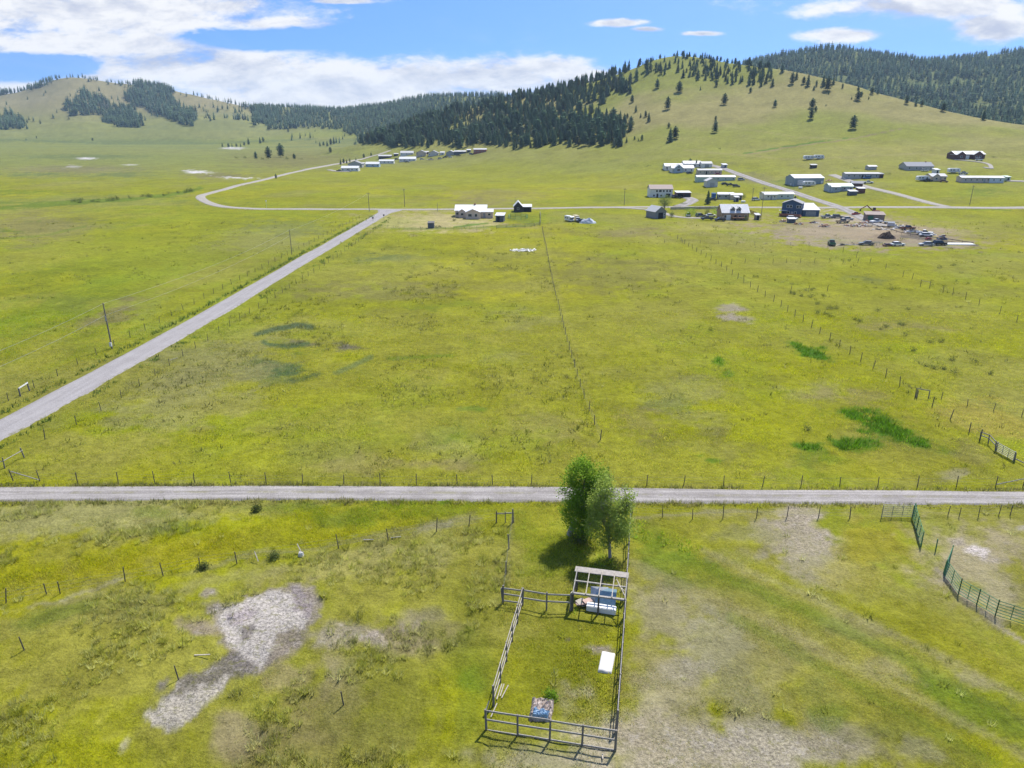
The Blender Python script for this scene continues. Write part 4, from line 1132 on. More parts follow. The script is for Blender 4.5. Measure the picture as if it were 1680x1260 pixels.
# conifers that stand alone: base pixel and height in photo pixels
LONE = {
    'pines dotted over the upper grassy hillside': ('dark pine dotted on the open upper slope just under the hilltop woods',
        [(1149, 148, 7), (1175, 142, 10), (1267, 142, 14), (1299, 138, 18), (1325, 142, 20), (1318, 138, 12), (1335, 148, 8), (1339, 142, 10), (1350, 142, 18), (1357, 149, 22), (1367, 139, 12), (1382, 145, 8), (1359, 155, 7), (1231, 152, 9), (1355, 174, 4)]),
    'pines fringing the right shoulder of the hill': ('dark pine in the loose fringe along the right-hand shoulder of the grassy hill',
        [(1397, 163, 6), (1413, 158, 8), (1408, 148, 10), (1430, 155, 11), (1440, 154, 10), (1487, 171, 14), (1502, 174, 12), (1512, 174, 10), (1525, 174, 12), (1547, 183, 14), (1557, 183, 17), (1570, 184, 10), (1582, 183, 11), (1597, 189, 10), (1613, 197, 18), (1619, 193, 15), (1629, 192, 12), (1639, 193, 13), (1655, 199, 15), (1673, 202, 20), (1425, 163, 6), (1480, 163, 9)]),
    'young firs at the right edge of the forest': ('small dark fir standing just outside the right edge of the dense forest',
        [(1043, 184, 12), (1029, 194, 8), (1051, 193, 8), (1059, 192, 10), (1064, 200, 16), (1037, 168, 12), (1033, 153, 18), (1053, 230, 9), (1047, 232, 6), (1041, 229, 6), (1028, 234, 10), (1022, 224, 12)]),
    'small conifers out on the valley floor': ('small dark conifer in the scattered groups out on the valley floor',
        [(525, 240, 8), (531, 239, 7), (537, 240, 9), (543, 238, 10), (548, 236, 12), (542, 250, 9), (427, 235, 10), (432, 233, 8), (408, 237, 11), (375, 242, 7), (381, 241, 6), (388, 241, 6), (395, 241, 6), (401, 239, 6), (365, 241, 7), (473, 217, 6), (517, 216, 4), (152, 231, 5), (43, 230, 4), (60, 227, 4)]),
    'dark spruces in a row by the far road': ('dark slim spruce in the short row beside the pale road at the far houses',
        [(559, 270, 10), (564, 268, 8), (569, 268, 7), (574, 266, 6), (584, 264, 6), (597, 259, 7), (609, 256, 7)]),
    'firs among the upper white houses': ('dark fir standing among the white houses at the top of the lane',
        [(1121, 271, 9), (1132, 270, 10), (1142, 274, 13), (1149, 272, 7), (1154, 274, 7)]),
}
LONE_ONE = [
    (1188, 172, 18, 'lone dark pine on the open slope below the hilltop woods'),
    (1271, 176, 12, 'small lone pine on the middle of the bare hillside'),
    (1332, 178, 16, 'upper pine of the close pair on the middle hillside'),
    (1330, 196, 18, 'lower pine of the close pair on the middle hillside'),
    (1338, 183, 9, 'small pine tucked against the close pair on the middle hillside'),
    (1399, 212, 22, 'big rounded lone pine above the faint hillside track'),
    (1407, 165, 15, 'pine standing a little below the right shoulder of the grassy hill'),
    (1173, 218, 19, 'lone tall dark pine low on the hillside with a small one above it'),
    (1174, 198, 8, 'small dark pine just uphill of a lone tall one low on the hillside'),
    (1078, 145, 15, 'pine on the grass just below the hilltop woods, beside the forest opening'),
    (1114, 152, 18, 'tall pine on the grass a little below the hilltop woods'),
    (1095, 180, 20, 'tall solitary pine halfway down the grass beside the dense forest'),
    (1097, 210, 9, 'small dark pine uphill of the dense pair near the forest corner'),
    (1099, 233, 24, 'front tree of the dark close pair on the lower slope by the forest'),
    (1107, 228, 20, 'rear tree of the dark close pair on the lower slope by the forest'),
    (420, 261, 12, 'round dense dark conifer beside two taller pines on the flat valley'),
    (441, 261, 20, 'tall open-crowned pine, middle of the valley floor group'),
    (461, 258, 22, 'thin ragged tall pine with sparse crown on the valley floor'),
    (483, 261, 9, 'small conifer ending the valley floor group'),
    (453, 293, 8, 'small round dark conifer beside the pale curving road'),
    (1161, 335, 24, 'dark tall spruce by the drive opposite the house with dormers'),
]

conifer_meshes = {}


def place_conifer(x, y, z, h, label, group, kind, seed):
    root = bpy.data.objects.new('conifer_tree', None)
    COL.objects.link(root)
    root.location = (x, y, z - .2)
    root.rotation_euler = (0, 0, random.uniform(0, 6.28))
    tag(root, label, 'tree', group)
    T = (FIR if kind == 'fir' else PINE)
    key = (kind, seed % 4)
    if key not in conifer_meshes:
        V, Fc = T[seed % 4]
        me = np_mesh('crown', V, Fc, False, None, [M_TREE1])
        n = 6
        a = np.arange(n) * 2 * np.pi / n
        tv = np.concatenate([np.stack([np.cos(a) * .017, np.sin(a) * .017, a * 0 - .03], 1), np.stack([np.cos(a) * .008, np.sin(a) * .008, a * 0 + .7], 1)])
        tf = np.array([(i, (i + 1) % n, n + (i + 1) % n, n + i) for i in range(n)])
        tm = np_mesh('trunk', tv, tf, True, None, [M_BARK])
        conifer_meshes[key] = (me, tm)
    me, tm = conifer_meshes[key]
    wk = random.uniform(.9, 1.15)
    for nm, mm in (('crown', me), ('trunk', tm)):
        o = link(nm, mm, root)
        o.scale = (h * wk, h * wk, h)
    return root


n_ind = 0
for grp, (lab, pts) in LONE.items():
    for i, (px, py, hp) in enumerate(pts):
        p = gp(px, py)
        place_conifer(p[0], p[1], p[2], hp / ppm(p), lab, grp, 'pine' if i % 2 else 'fir', i)
        n_ind += 1
for i, (px, py, hp, lab) in enumerate(LONE_ONE):
    p = gp(px, py)
    place_conifer(p[0], p[1], p[2], hp / ppm(p), lab, None, 'fir' if px in (1161, 1099) else 'pine', i)
    n_ind += 1

# the largest trees of the near forest are objects of their own, the rest is one mass
fx, fy, fz, fh, fl = [], [], [], [], []
for nm, x, y, z, h in FORESTS:
    fx.append(x), fy.append(y), fz.append(z), fh.append(h), fl.append(np.full(len(x), nm == 'forest'))
fx, fy, fz, fh, fl = (np.concatenate(v) for v in (fx, fy, fz, fh, fl))
PX, PY, dep = project(fx, fy, fz)
size = np.where((PX > 5) & (PX < 1675) & fl, F * fh / dep, 0)
order = np.argsort(-size)
pick = order[:max(0, 298 - n_ind)]
for j, i in enumerate(pick):
    place_conifer(fx[i], fy[i], fz[i], fh[i], 'dark green conifer on the lower edge of the dense forest covering the spur', 'conifers along the lower edge of the forest', 'fir' if j % 4 else 'pine', j)
rest = np.ones(len(fx), bool)
rest[pick] = False


def tree_mass(name, x, y, z, h, templates, seed):
    g = np.random.default_rng(seed)
    which = g.integers(0, len(templates), len(x))
    Vs, Fs, Cs, off = [], [], [], 0
    for t_, (V, Fc) in enumerate(templates):
        k = which == t_
        n = k.sum()
        if n == 0:
            continue
        a = g.uniform(0, 6.28, n)
        s = h[k]
        wk = s * g.uniform(.88, 1.2, n)
        X = x[k][:, None] + (V[None, :, 0] * np.cos(a)[:, None] - V[None, :, 1] * np.sin(a)[:, None]) * wk[:, None]
        Y = y[k][:, None] + (V[None, :, 0] * np.sin(a)[:, None] + V[None, :, 1] * np.cos(a)[:, None]) * wk[:, None]
        Z = z[k][:, None] - .3 + V[None, :, 2] * s[:, None]
        Vs.append(np.stack([X, Y, Z], 2).reshape(-1, 3))
        Fs.append((Fc[None] + (np.arange(n) * len(V))[:, None, None]).reshape(-1, 3) + off)
        c = np.array([.10, .152, .080]) * g.uniform(.6, 1.5, (n, 1)) * (.72 + .6 * fbm(x[k], y[k], 45, 197, 3))[:, None] + g.normal(0, .0025, (n, 1)) * np.array([[1.4, .8, -.4]])
        yel = g.uniform(0, 1, (n, 1)) < .05
        c = np.where(yel, np.array([.11, .115, .04]), c)
        Cs.append(np.repeat(np.clip(c, .004, .2), len(V), 0))
        off += n * len(V)
    me = np_mesh(name, np.concatenate(Vs), np.concatenate(Fs), False, None, [M_TREES], vc=np.concatenate(Cs))
    return tag(link(name, me), kind='stuff')


k = rest & fl
tree_mass('forest', fx[k], fy[k], fz[k], fh[k], FIR + PINE[:1], 5)
k = rest & ~fl
tree_mass('far_forest', fx[k], fy[k], fz[k], fh[k], FAR, 6)
print('TREES', len(fx), 'individual', n_ind + len(pick), 'near stand', int(fl.sum()))


# ------------------------------------------------------------------ solid materials
MATS = {}


def mat(name, rgb, rough=.8, metal=0.0, var=.25, scale=2.0, spec=.3, ridges=0.0, worn=None, wornk=.5):
    if name in MATS:
        return MATS[name]
    m = bpy.data.materials.new(name)
    m.use_nodes = True
    t = NT(m.node_tree)
    P = t.node('ShaderNodeTexCoord').outputs['Object']
    n_ = t.noise(P, scale, 6, .65)
    f = t.rng(n_, .3, .7, 1 - var, 1 + var, False)
    col = t.mix(1.0, rgb, t.node('ShaderNodeCombineXYZ', ins={0: f, 1: f, 2: f}).outputs[0], 'MULTIPLY')
    if worn:
        col = t.mix(t.math('MULTIPLY', t.rng(t.noise(P, scale * 2.3, 6, .75), .5, .66), wornk), col, worn)
    ins = {'Base Color': col, 'Roughness': rough, 'Metallic': metal}
    if ridges:
        wv = t.node('ShaderNodeTexWave', ins={'Vector': P, 'Scale': ridges})
        wv.bands_direction = 'X'
        ins['Normal'] = t.node('ShaderNodeBump', ins={'Strength': .5, 'Distance': .05, 'Height': wv.outputs['Fac']}).outputs[0]
    bs = t.node('ShaderNodeBsdfPrincipled', ins=ins)
    bs.inputs['Specular IOR Level'].default_value = spec
    t.node('ShaderNodeOutputMaterial', ins={0: bs.outputs[0]})
    MATS[name] = m
    return m


POST = mat('weathered_post', (.17, .155, .135), .95, scale=6, worn=(.27, .255, .23), wornk=.6)
DARKPOST = mat('dark_post', (.095, .085, .075), .95, scale=6, worn=(.15, .14, .12))
RAIL = mat('weathered_rail', (.29, .275, .25), .9, scale=4, worn=(.12, .11, .095), wornk=.5)
PALEWOOD = mat('pale_wood', (.36, .325, .27), .85, scale=4, worn=(.2, .18, .145))
WIRE = mat('fence_wire', (.13, .13, .12), .8)
GREENPIPE = mat('green_pipe', (.05, .19, .09), .5, var=.3, scale=1.5, worn=(.12, .2, .12), wornk=.35)
GREYPIPE = mat('galvanised_pipe', (.33, .34, .35), .45, metal=.5)
WHITE = mat('white_paint', (.74, .74, .72), .6, scale=1.2, var=.1)
POLEWOOD = mat('utility_pole_wood', (.20, .17, .14), .95, scale=3, worn=(.34, .31, .27))


class MB:
    def __init__(self):
        self.v, self.f, self.mi = [], [], []

    def poly(self, pts, mi=0):
        b = len(self.v)
        self.v += [tuple(p) for p in pts]
        self.f.append(tuple(range(b, b + len(pts))))
        self.mi.append(mi)

    def mesh(self, V, Fc, mi=0):
        b = len(self.v)
        self.v += [tuple(p) for p in V]
        for f in Fc:
            self.f.append(tuple(i + b for i in f))
            self.mi.append(mi)

    def box(self, x0, x1, y0, y1, z0, z1, mi=0, M=None):
        V = [Vector(p) for p in ((x0, y0, z0), (x1, y0, z0), (x1, y1, z0), (x0, y1, z0), (x0, y0, z1), (x1, y0, z1), (x1, y1, z1), (x0, y1, z1))]
        if M is not None:
            V = [M @ p for p in V]
        self.mesh(V, [(0, 3, 2, 1), (4, 5, 6, 7), (0, 1, 5, 4), (1, 2, 6, 5), (2, 3, 7, 6), (3, 0, 4, 7)], mi)

    def tube(self, a, b, r0, r1=None, n=6, mi=0, caps=True):
        a, b = Vector(a), Vector(b)
        r1 = r0 if r1 is None else r1
        d = (b - a).normalized()
        u = d.orthogonal().normalized()
        w_ = d.cross(u)
        V = []
        for c, r in ((a, r0), (b, r1)):
            for i in range(n):
                t = 2 * math.pi * i / n
                V.append(c + (u * math.cos(t) + w_ * math.sin(t)) * r)
        Fc = [(i, (i + 1) % n, n + (i + 1) % n, n + i) for i in range(n)]
        if caps:
            Fc += [tuple(range(n))[::-1], tuple(range(n, 2 * n))]
        self.mesh(V, Fc, mi)

    def bar(self, a, b, w_, h, mi=0):
        """rectangular bar between two points, h along the vertical"""
        a, b = Vector(a), Vector(b)
        d = (b - a)
        L = d.length
        d.normalize()
        up = Vector((0, 0, 1)) if abs(d.z) < .95 else Vector((0, 1, 0))
        s = d.cross(up).normalized()
        u = s.cross(d).normalized()
        M = Matrix((s, d, u)).transposed().to_4x4()
        M.translation = a
        self.box(-w_ / 2, w_ / 2, 0, L, -h / 2, h / 2, mi, M)

    def prism(self, prof, x0, x1, axis='x', mi=0):
        """profile of (a, z) points extruded along an axis"""
        n = len(prof)
        if axis == 'x':
            V = [(x0, a, z) for a, z in prof] + [(x1, a, z) for a, z in prof]
        else:
            V = [(a, x0, z) for a, z in prof] + [(a, x1, z) for a, z in prof]
        Fc = [(i, (i + 1) % n, n + (i + 1) % n, n + i) for i in range(n)]
        Fc += [tuple(range(n))[::-1], tuple(range(n, 2 * n))]
        if axis == 'y':
            Fc = [f[::-1] for f in Fc]
        self.mesh(V, [f[::-1] for f in Fc], mi)

    def build(self, name, mats, parent=None, smooth=False, bevel=0.0):
        me = bpy.data.meshes.new(name)
        me.from_pydata([tuple(map(float, p)) for p in self.v], [], self.f)
        if not isinstance(mats, (list, tuple)):
            mats = [mats]
        for m in mats:
            me.materials.append(m)
        for p, i in zip(me.polygons, self.mi):
            p.material_index = min(i, len(mats) - 1)
            p.use_smooth = smooth
        bm = bmesh.new()
        bm.from_mesh(me)
        bmesh.ops.recalc_face_normals(bm, faces=bm.faces)
        if bevel > 0:
            bmesh.ops.bevel(bm, geom=list(bm.edges), offset=bevel, segments=2, affect='EDGES')
        bm.to_mesh(me)
        bm.free()
        return link(name, me, parent)


def empty(name, loc, rz=0.0):
    o = bpy.data.objects.new(name, None)
    COL.objects.link(o)
    o.location = loc
    o.rotation_euler = (0, 0, rz)
    return o


def gpz(px, py, z):
    d = ray(px, py)
    t = (z - H) / d[2]
    return Vector((d[0] * t, d[1] * t, z))


# ------------------------------------------------------------------ fences
post_cache = {}


def post_mesh(r, h, m):
    key = (round(r, 3), round(h, 2), m.name)
    if key not in post_cache:
        b = MB()
        b.tube((0, 0, -.35), (0, 0, h), r, r * .88, 7)
        o = b.build('post', m)
        post_cache[key] = o.data
        bpy.data.objects.remove(o)
    return post_cache[key]


def along(pts, spacing):
    """world ground points spaced along a polyline of pixel points"""
    P = [gp(*p) for p in pts]
    out = [P[0]]
    acc = 0
    for a, b in zip(P[:-1], P[1:]):
        L = (b.xy - a.xy).length
        s = spacing - acc
        while s < L:
            q = a.lerp(b, s / L)
            out.append(Vector((q.x, q.y, terr1(q.x, q.y))))
            s += spacing
        acc = L - (s - spacing)
    return out


def fence(label, pts, h=1.25, r=.055, m=POST, wires=(.35, .7, 1.05), rails=(), tilt=.05, hs=None, braces=(), group='wire fences of the fields', railm=None, wire_r=.007, rail_h=.12, name='wire_fence', skip=()):
    """posts at world points joined by wires or rails; one thing"""
    root = empty(name, pts[0])
    tag(root, label, 'fence', group)
    g = random.Random(int(abs(pts[0].x * 31 + pts[0].y * 17)))
    tops = []
    for i, p in enumerate(pts):
        hh = (hs[i] if hs else h * g.uniform(.92, 1.1))
        o = link('post', post_mesh(r * (1.2 if i in (0, len(pts) - 1) else 1), round(hh / .1) * .1, m), root)
        o.location = p - pts[0]
        o.rotation_euler = (g.gauss(0, tilt), g.gauss(0, tilt), g.uniform(0, 6))
        tops.append(hh)
    if wires:
        b = MB()
        for i in range(len(pts) - 1):
            if i in skip:
                continue
            for wz in wires:
                b.tube(pts[i] - pts[0] + Vector((0, 0, wz)), pts[i + 1] - pts[0] + Vector((0, 0, wz)), wire_r, n=3, caps=False)
        b.build('wire', WIRE, root)
    for rz_ in rails:
        b = MB()
        for i in range(len(pts) - 1):
            if i in skip:
                continue
            a, c = pts[i] - pts[0], pts[i + 1] - pts[0]
            d = (c - a).normalized()
            b.bar(a - d * .05 + Vector((0, 0, rz_ + g.gauss(0, .02))), c + d * .05 + Vector((0, 0, rz_ + g.gauss(0, .02))), .05, rail_h)
        b.build('rail', railm or RAIL, root)
    for (i, za, j, zb) in braces:
        b = MB()
        b.tube(pts[i] - pts[0] + Vector((0, 0, za)), pts[j] - pts[0] + Vector((0, 0, zb)), .05, n=6)
        b.build('brace', RAIL, root)
    return root


def px_pts(pix):
    return [gp(*p) for p in pix]


xs_ = [21.7, 65.7, 127, 194, 254, 319, 379, 437, 497, 564, 624, 683, 750, 808, 872, 936, 999, 1061, 1121.5, 1187, 1251, 1314, 1377.5, 1440, 1505, 1569, 1633]
fence('long wire fence on thin posts along the far side of the front gravel lane', px_pts([(x, np.interp(x, [0, 130, 500, 1000, 1680], [788.5, 791, 795, 797, 799.5])) for x in xs_] + [(1678, 799.5)]),
      h=1.35, r=.05, m=DARKPOST, braces=((0, 1.2, 1, .15), (26, .35, 27, 1.1)))
fence('short weathered brace fence in the corner between paved road and gravel lane', px_pts([(-30, 776), (8, 768.5), (40, 751)]), h=1.3, r=.07, wires=(.5,), rails=(), braces=((0, .8, 1, .95), (1, .95, 2, 1.0)))
fence('wire fence along the right verge of the paved road', along([(74, 721), (144, 688), (228, 635), (292, 591), (364, 544), (453, 488), (530, 438), (620, 374)], 5.0), h=1.35, r=.05, m=DARKPOST)
fence('wire fence along the left verge of the paved road', along([(-30, 682), (3, 664), (80, 625), (168, 578), (268, 526), (360, 477), (450, 430), (520, 394), (590, 358)], 5.4), h=1.3, r=.055, m=DARKPOST)
fence('straight wire fence running up the middle between the two big fields', along([(985, 722), (954, 643), (930, 560), (908, 470), (889, 374)], 4.9), h=1.45, r=.055, m=DARKPOST)
fence('wire fence on grey posts dividing the middle field from the right field', px_pts([(1607, 723), (1589.6, 710), (1558.6, 689), (1529, 667.5), (1501, 653), (1476, 633.6), (1453, 618.6), (1432, 606), (1412, 593), (1394, 581), (1377, 569), (1361, 558.6), (1344.6, 548), (1331, 537.5), (1317.5, 528), (1304, 519), (1292, 511), (1281, 503)]) + along([(1269, 495), (1249, 483), (1217, 462), (1184.6, 439), (1144, 414), (1107, 389)], 5.2), h=1.5, r=.065, m=DARKPOST)
fence('wire fence across the far side of the yellowish dry corner', px_pts([(1504, 654), (1544, 655.5), (1587, 666), (1630, 674), (1676, 684), (1730, 697)]), h=1.2, r=.05, m=DARKPOST)
fence('grey frame of two posts and a top rail in the right fence line', px_pts([(1503, 651), (1523, 654)]), h=1.35, r=.065, wires=(), rails=(1.25,), name='rail_fence', group='post and rail frames')
fence('low grey post-and-rail corner beside the metal field gate', px_pts([(1607.5, 723), (1621, 728.5), (1632.5, 741)]), h=1.3, r=.075, m=POST, wires=(), rails=(.75, 1.2), name='rail_fence', group='grey rail fences')
fence('thin wire fence with a post-and-rail frame crossing the far right field', px_pts([(1358, 405), (1383, 414), (1405, 423), (1427, 432), (1453, 441), (1481, 454), (1496, 458.6), (1510, 470), (1525, 473), (1547, 480), (1563, 483), (1584, 491), (1606, 500), (1640, 515), (1668, 528), (1720, 548)]), h=1.6, r=.06, m=DARKPOST, braces=((7, 1.5, 8, 1.5),))
fence('thin wire fence running sideways below the dirt yard', px_pts([(1200, 433), (1222, 432), (1245, 432), (1268, 432), (1290, 431.5), (1313, 431), (1336, 431), (1360, 431), (1384, 431), (1407, 431)]), h=1.5, r=.05, m=DARKPOST)
fence('two lone thin fence posts among dark tussocks in the right field', px_pts([(1297, 480), (1326, 478.5), (1357, 478)]), h=1.7, r=.05, m=DARKPOST, wires=(.8,))
fence('thin wire fence along the lower edge of the mown strip', along([(1090, 398), (1240, 402), (1355, 403)], 6), h=1.2, r=.05, m=DARKPOST)
fence('long dark fence along the right side of the dirt yard', along([(1424, 368), (1480, 385), (1560, 396), (1606, 403)], 4), h=1.0, r=.06, m=DARKPOST, wires=(.3,), rails=(.7,), railm=DARKPOST, rail_h=.2)
fence('leaning wire fence along the low bank in the left field', px_pts([(-40, 1000), (10, 991), (77, 977), (99, 974), (205.7, 955), (268, 945), (328, 930.7), (388.7, 924), (555.7, 900), (637, 886), (716, 872), (769, 865), (814.5, 858)]), h=1.35, r=.05, m=DARKPOST, tilt=.09, wires=(.4, .8, 1.15),
      hs=[1.3, 1.5, 1.3, 1.4, 1.6, 1.4, 1.2, 1.3, 1.5, 1.3, 1.7, 1.5, 1.4])
fence('narrow wire fence from the small gate down to the rail pen', px_pts([(841, 858), (835, 900), (830, 943), (825, 990)]), h=1.5, r=.07, wires=(.4, .8, 1.2))
fence('thin wire fence between the gravel lane and the patchy paddock', px_pts([(1037, 846), (1086.6, 849), (1136, 852), (1186, 850.5), (1241, 850), (1291, 849), (1342.6, 850), (1394, 851)]), h=1.35, r=.045, m=DARKPOST)
fence('thin wire fence behind the round corral', px_pts([(1500, 846), (1555, 846), (1573, 849), (1605, 848), (1638, 847), (1657, 846), (1700, 847)]), h=1.25, r=.04, m=DARKPOST)
fence('white-topped brace of two posts and a rail beside the paved road', px_pts([(33.5, 650), (48.5, 641)]), h=1.35, r=.1, m=POST, wires=(), rails=(1.25,), railm=WHITE, rail_h=.18, name='rail_fence', group='post and rail frames')
fence('small weathered gate frame of posts and rails at the lane end', px_pts([(814, 858), (829, 857.5), (842.5, 857)]), h=1.25, r=.05, wires=(), rails=(1.1,), name='rail_fence', group='post and rail frames')
fence('thin picket fence round the straw-coloured yard', along([(627, 372), (670, 377), (760, 376.5), (800, 373.5)], 3.2), h=1.0, r=.045, m=POST, wires=(.3, .6, .9))
fence('grey rail fence enclosing the paddock by the black gabled barn', along([(815, 375), (845, 373), (886, 371), (887, 358), (886, 350)], 4), h=1.3, r=.07, m=POST, wires=(), rails=(.4, .8, 1.2))
fence('long grey board fence beside the back road behind the bushes', along([(1100, 344.5), (1140, 343.8), (1186, 343.5)], 2.4), h=1.5, r=.06, m=POST, wires=(), rails=(.3, .6, .9, 1.2), rail_h=.26, name='board_fence', group='grey rail fences')
fence('reddish plank ramp fence beside the stone house with dormers', along([(1229, 350), (1239, 354), (1249, 358)], 1.6), h=1.6, r=.07, m=mat('red_brown_wood', (.17, .075, .045), .9), wires=(), rails=(.5, 1.0, 1.5), railm=MATS['red_brown_wood'], rail_h=.25, name='board_fence', group='grey rail fences')

# lone posts
for px, py, lab in ((293, 1115, 'lone thin post beside the dark mud between the two bare patches'), (40, 1067, 'lone thin post in the tussocks at the left edge'), (564, 1158, 'lone short post on reddish ground left of the rail pen'), (1535, 903, 'dark green steel post in the gap of the round corral')):
    p = gp(px, py)
    o = link('post', post_mesh(.05 if px != 1535 else .06, 1.3, DARKPOST if px != 1535 else GREENPIPE))
    o.name = 'fence_post'
    o.location = p
    o.rotation_euler = (.04, -.06, 0)
    tag(o, lab, 'post')


# ------------------------------------------------------------------ the rail pen
def rail_side(label, pts, rails, m=RAIL, h=1.8, r=.075, skip=()):
    return fence(label, pts, h=h, r=r, m=POST, wires=(), rails=rails, railm=m, tilt=.015, hs=[h] * len(pts), name='rail_fence', group='sides of the rail pen', rail_h=.13, skip=skip)


BL, BR = gp(798, 1199), gp(1009, 1233)
TL, TRs = gp(857, 994), gp(1024.5, 1015)


def between(a, b, n):
    out = []
    for i in range(n + 1):
        q = a.lerp(b, i / n)
        out.append(Vector((q.x, q.y, terr1(q.x, q.y))))
    return out


rail_side('near side of the pen, three weathered grey rails on five posts', between(BL, BR, 4), (.10, .95, 1.72))
rail_side('left side of the pen, pale rails on seven posts', between(BL, TL, 6)[1:], (.45, 1.05, 1.72), PALEWOOD)
rail_side('far side of the pen, two grey rails running to the open shed frame', [TL] + px_pts([(896.6, 1001), (936, 1003)]), (.85, 1.6))
rail_side('right side of the pen, pale top rail on grey posts', between(BR, TRs, 8)[1:], (.35, .95, 1.74), RAIL)
rail_side('straight pale rail fence from the shed frame up past the trees to the lane', between(TRs, gp(1034, 851), 7)[1:], (.9, 1.7), RAIL)
rail_side('short grey rail section left of the pen corner', [gp(825, 990), TL], (.3, .95, 1.5))

# open shed frame
A, B_ = gp(939, 1003), gp(1023.5, 1014)
ax = (B_ - A)
ax.z = 0
Ls = ax.length
ax.normalize()
back = Vector((-ax.y, ax.x, 0))
sh = empty('open_shed', A, math.atan2(ax.y, ax.x))
tag(sh, 'open weathered shed frame with no roof covering beside the trees', 'shed')
D, HF, HB = 2.9, 1.75, 2.15
for i, (fx_, fy_, hh) in enumerate([(0, 0, HF), (.5, 0, HF), (1, 0, HF), (0, 1, HB), (.5, 1, HB), (1, 1, HB)]):
    o = link('post', post_mesh(.085, hh, DARKPOST), sh)
    o.location = (fx_ * Ls, fy_ * D, 0)
b = MB()
b.box(-.15, Ls + .1, -.09, .09, HF, HF + .14)
b.build('front_beam', RAIL, sh)
b = MB()
b.box(-.2, Ls + .1, D - .38, D + .38, HB, HB + .07)
b.build('back_plank', mat('grey_plank', (.29, .265, .24), .9, scale=3, worn=(.22, .2, .18)), sh)
b = MB()
b.box(-.1, Ls + .05, D * .5 - .06, D * .5 + .06, (HF + HB) / 2 + .02, (HF + HB) / 2 + .12)
b.build('middle_beam', RAIL, sh)
for k_ in (0.0, .25, .5, .75, 1.0):
    b = MB()
    b.bar((k_ * Ls, -.1, HF + .2), (k_ * Ls, D + .1, HB + .14), .07, .1)
    b.build('rafter', RAIL if k_ in (0, 1) else PALEWOOD, sh)
for (q0, q1) in (((.80 * Ls, D * .7), (.99 * Ls, .25)), ((.83 * Ls, D * .45), (.97 * Ls, .9))):
    b = MB()
    b.bar((q0[0], q0[1], HB + .12), (q1[0], q1[1], HF + .28), .06, .06)
    b.build('loose_batten', PALEWOOD, sh)
for hgt in (.7, 1.35):
    b = MB()
    b.box(-.1, -.04, 0, D, hgt, hgt + .2)
    b.build('side_board', DARKPOST, sh)


def in_shed(u, v, z=0):
    q = A + ax * u + back * v
    return Vector((q.x, q.y, terr1(q.x, q.y) + z))


SHROT = math.atan2(ax.y, ax.x)
o = MB()
o.box(-1.22, 1.22, -.30, .30, 0, .55)
tub = o.build('white_chest', WHITE, bevel=.05)
tub.location = in_shed(2.35, .50)
tub.rotation_euler = (0, 0, SHROT - .04)
tag(tub, 'long low white chest lying along the front of the open shed frame', 'chest')
o = MB()
o.box(-.86, .86, -.035, .035, 0, 1.5)
pn = o.build('blue_sheet', mat('pale_blue_panel', (.22, .34, .40), .5, scale=1.5, worn=(.42, .46, .48)), bevel=.01)
pn.location = in_shed(2.6, 1.35, .02)
pn.rotation_euler = (R(-58), 0, SHROT)
tag(pn, 'large pale blue sheet leaning back inside the open shed frame', 'panel')
o = MB()
o.box(-.75, .75, -.03, .03, 0, 1.3)
pn = o.build('grey_sheet', mat('pale_grey_panel', (.46, .48, .50), .5, scale=2, worn=(.3, .32, .34)), bevel=.01)
pn.location = in_shed(2.1, 1.62, .05)
pn.rotation_euler = (R(-50), 0, SHROT + .12)
tag(pn, 'whitish grey sheet behind the pale blue one in the shed frame', 'panel')
o = MB()
for k_ in range(7):
    a_ = random.uniform(0, 6)
    M_ = Matrix.Translation((random.uniform(-.5, .5), random.uniform(-.3, .3), .05 + .07 * k_)) @ Matrix.Rotation(a_, 4, 'Z') @ Matrix.Rotation(random.uniform(-.25, .25), 4, 'X')
    o.box(-.38, .38, -.25, .25, -.03, .03, k_ % 2, M_)
jk = o.build('board_heap', [mat('pink_board', (.42, .30, .26), .9), PALEWOOD])
jk.location = in_shed(.95, 1.0)
tag(jk, 'small heap of pinkish boards in the left corner of the shed frame', 'boards')

# mattress
c4 = [gp(987, 1070), gp(1009.5, 1074), gp(1004, 1107), gp(980, 1103)]
ctr = sum(c4, Vector()) / 4
ux = ((c4[1] - c4[0]) + (c4[2] - c4[3])) / 2
uy = ((c4[0] - c4[3]) + (c4[1] - c4[2])) / 2
bm_ = bmesh.new()
bmesh.ops.create_grid(bm_, x_segments=16, y_segments=24, size=.5)
for v in bm_.verts:
    a_, c_ = v.co.x, v.co.y
    e_ = min(.5 - abs(a_), .5 - abs(c_)) * 2
    hgt = .10 + .10 * min(1, e_ * 9) ** .5 + .03 * math.sin(a_ * 9) * math.cos(c_ * 7) * min(1, e_ * 4)
    if e_ < .001:
        hgt = -.04
    v.co = Vector((a_ * ux.length, c_ * uy.length, hgt))
me = bpy.data.meshes.new('mattress')
bm_.to_mesh(me)
bm_.free()
for p in me.polygons:
    p.use_smooth = True
mt = link('mattress', me, None, [mat('off_white_cloth', (.50, .49, .475), .9, var=.08, scale=1.2, worn=(.6, .57, .52), wornk=.3)])
mt.location = ctr
mt.rotation_euler = (0, 0, math.atan2(ux.y, ux.x))
tag(mt, 'white mattress lying flat in the grass of the pen', 'mattress')

# rubbish heap with blue tarpaulin
hc = [gp(873, 1147), gp(910, 1150), gp(904, 1187), gp(868, 1182)]
hcc = sum(hc, Vector()) / 4
hx = ((hc[1] - hc[0]) + (hc[2] - hc[3])) / 2
hy = ((hc[0] - hc[3]) + (hc[1] - hc[2])) / 2


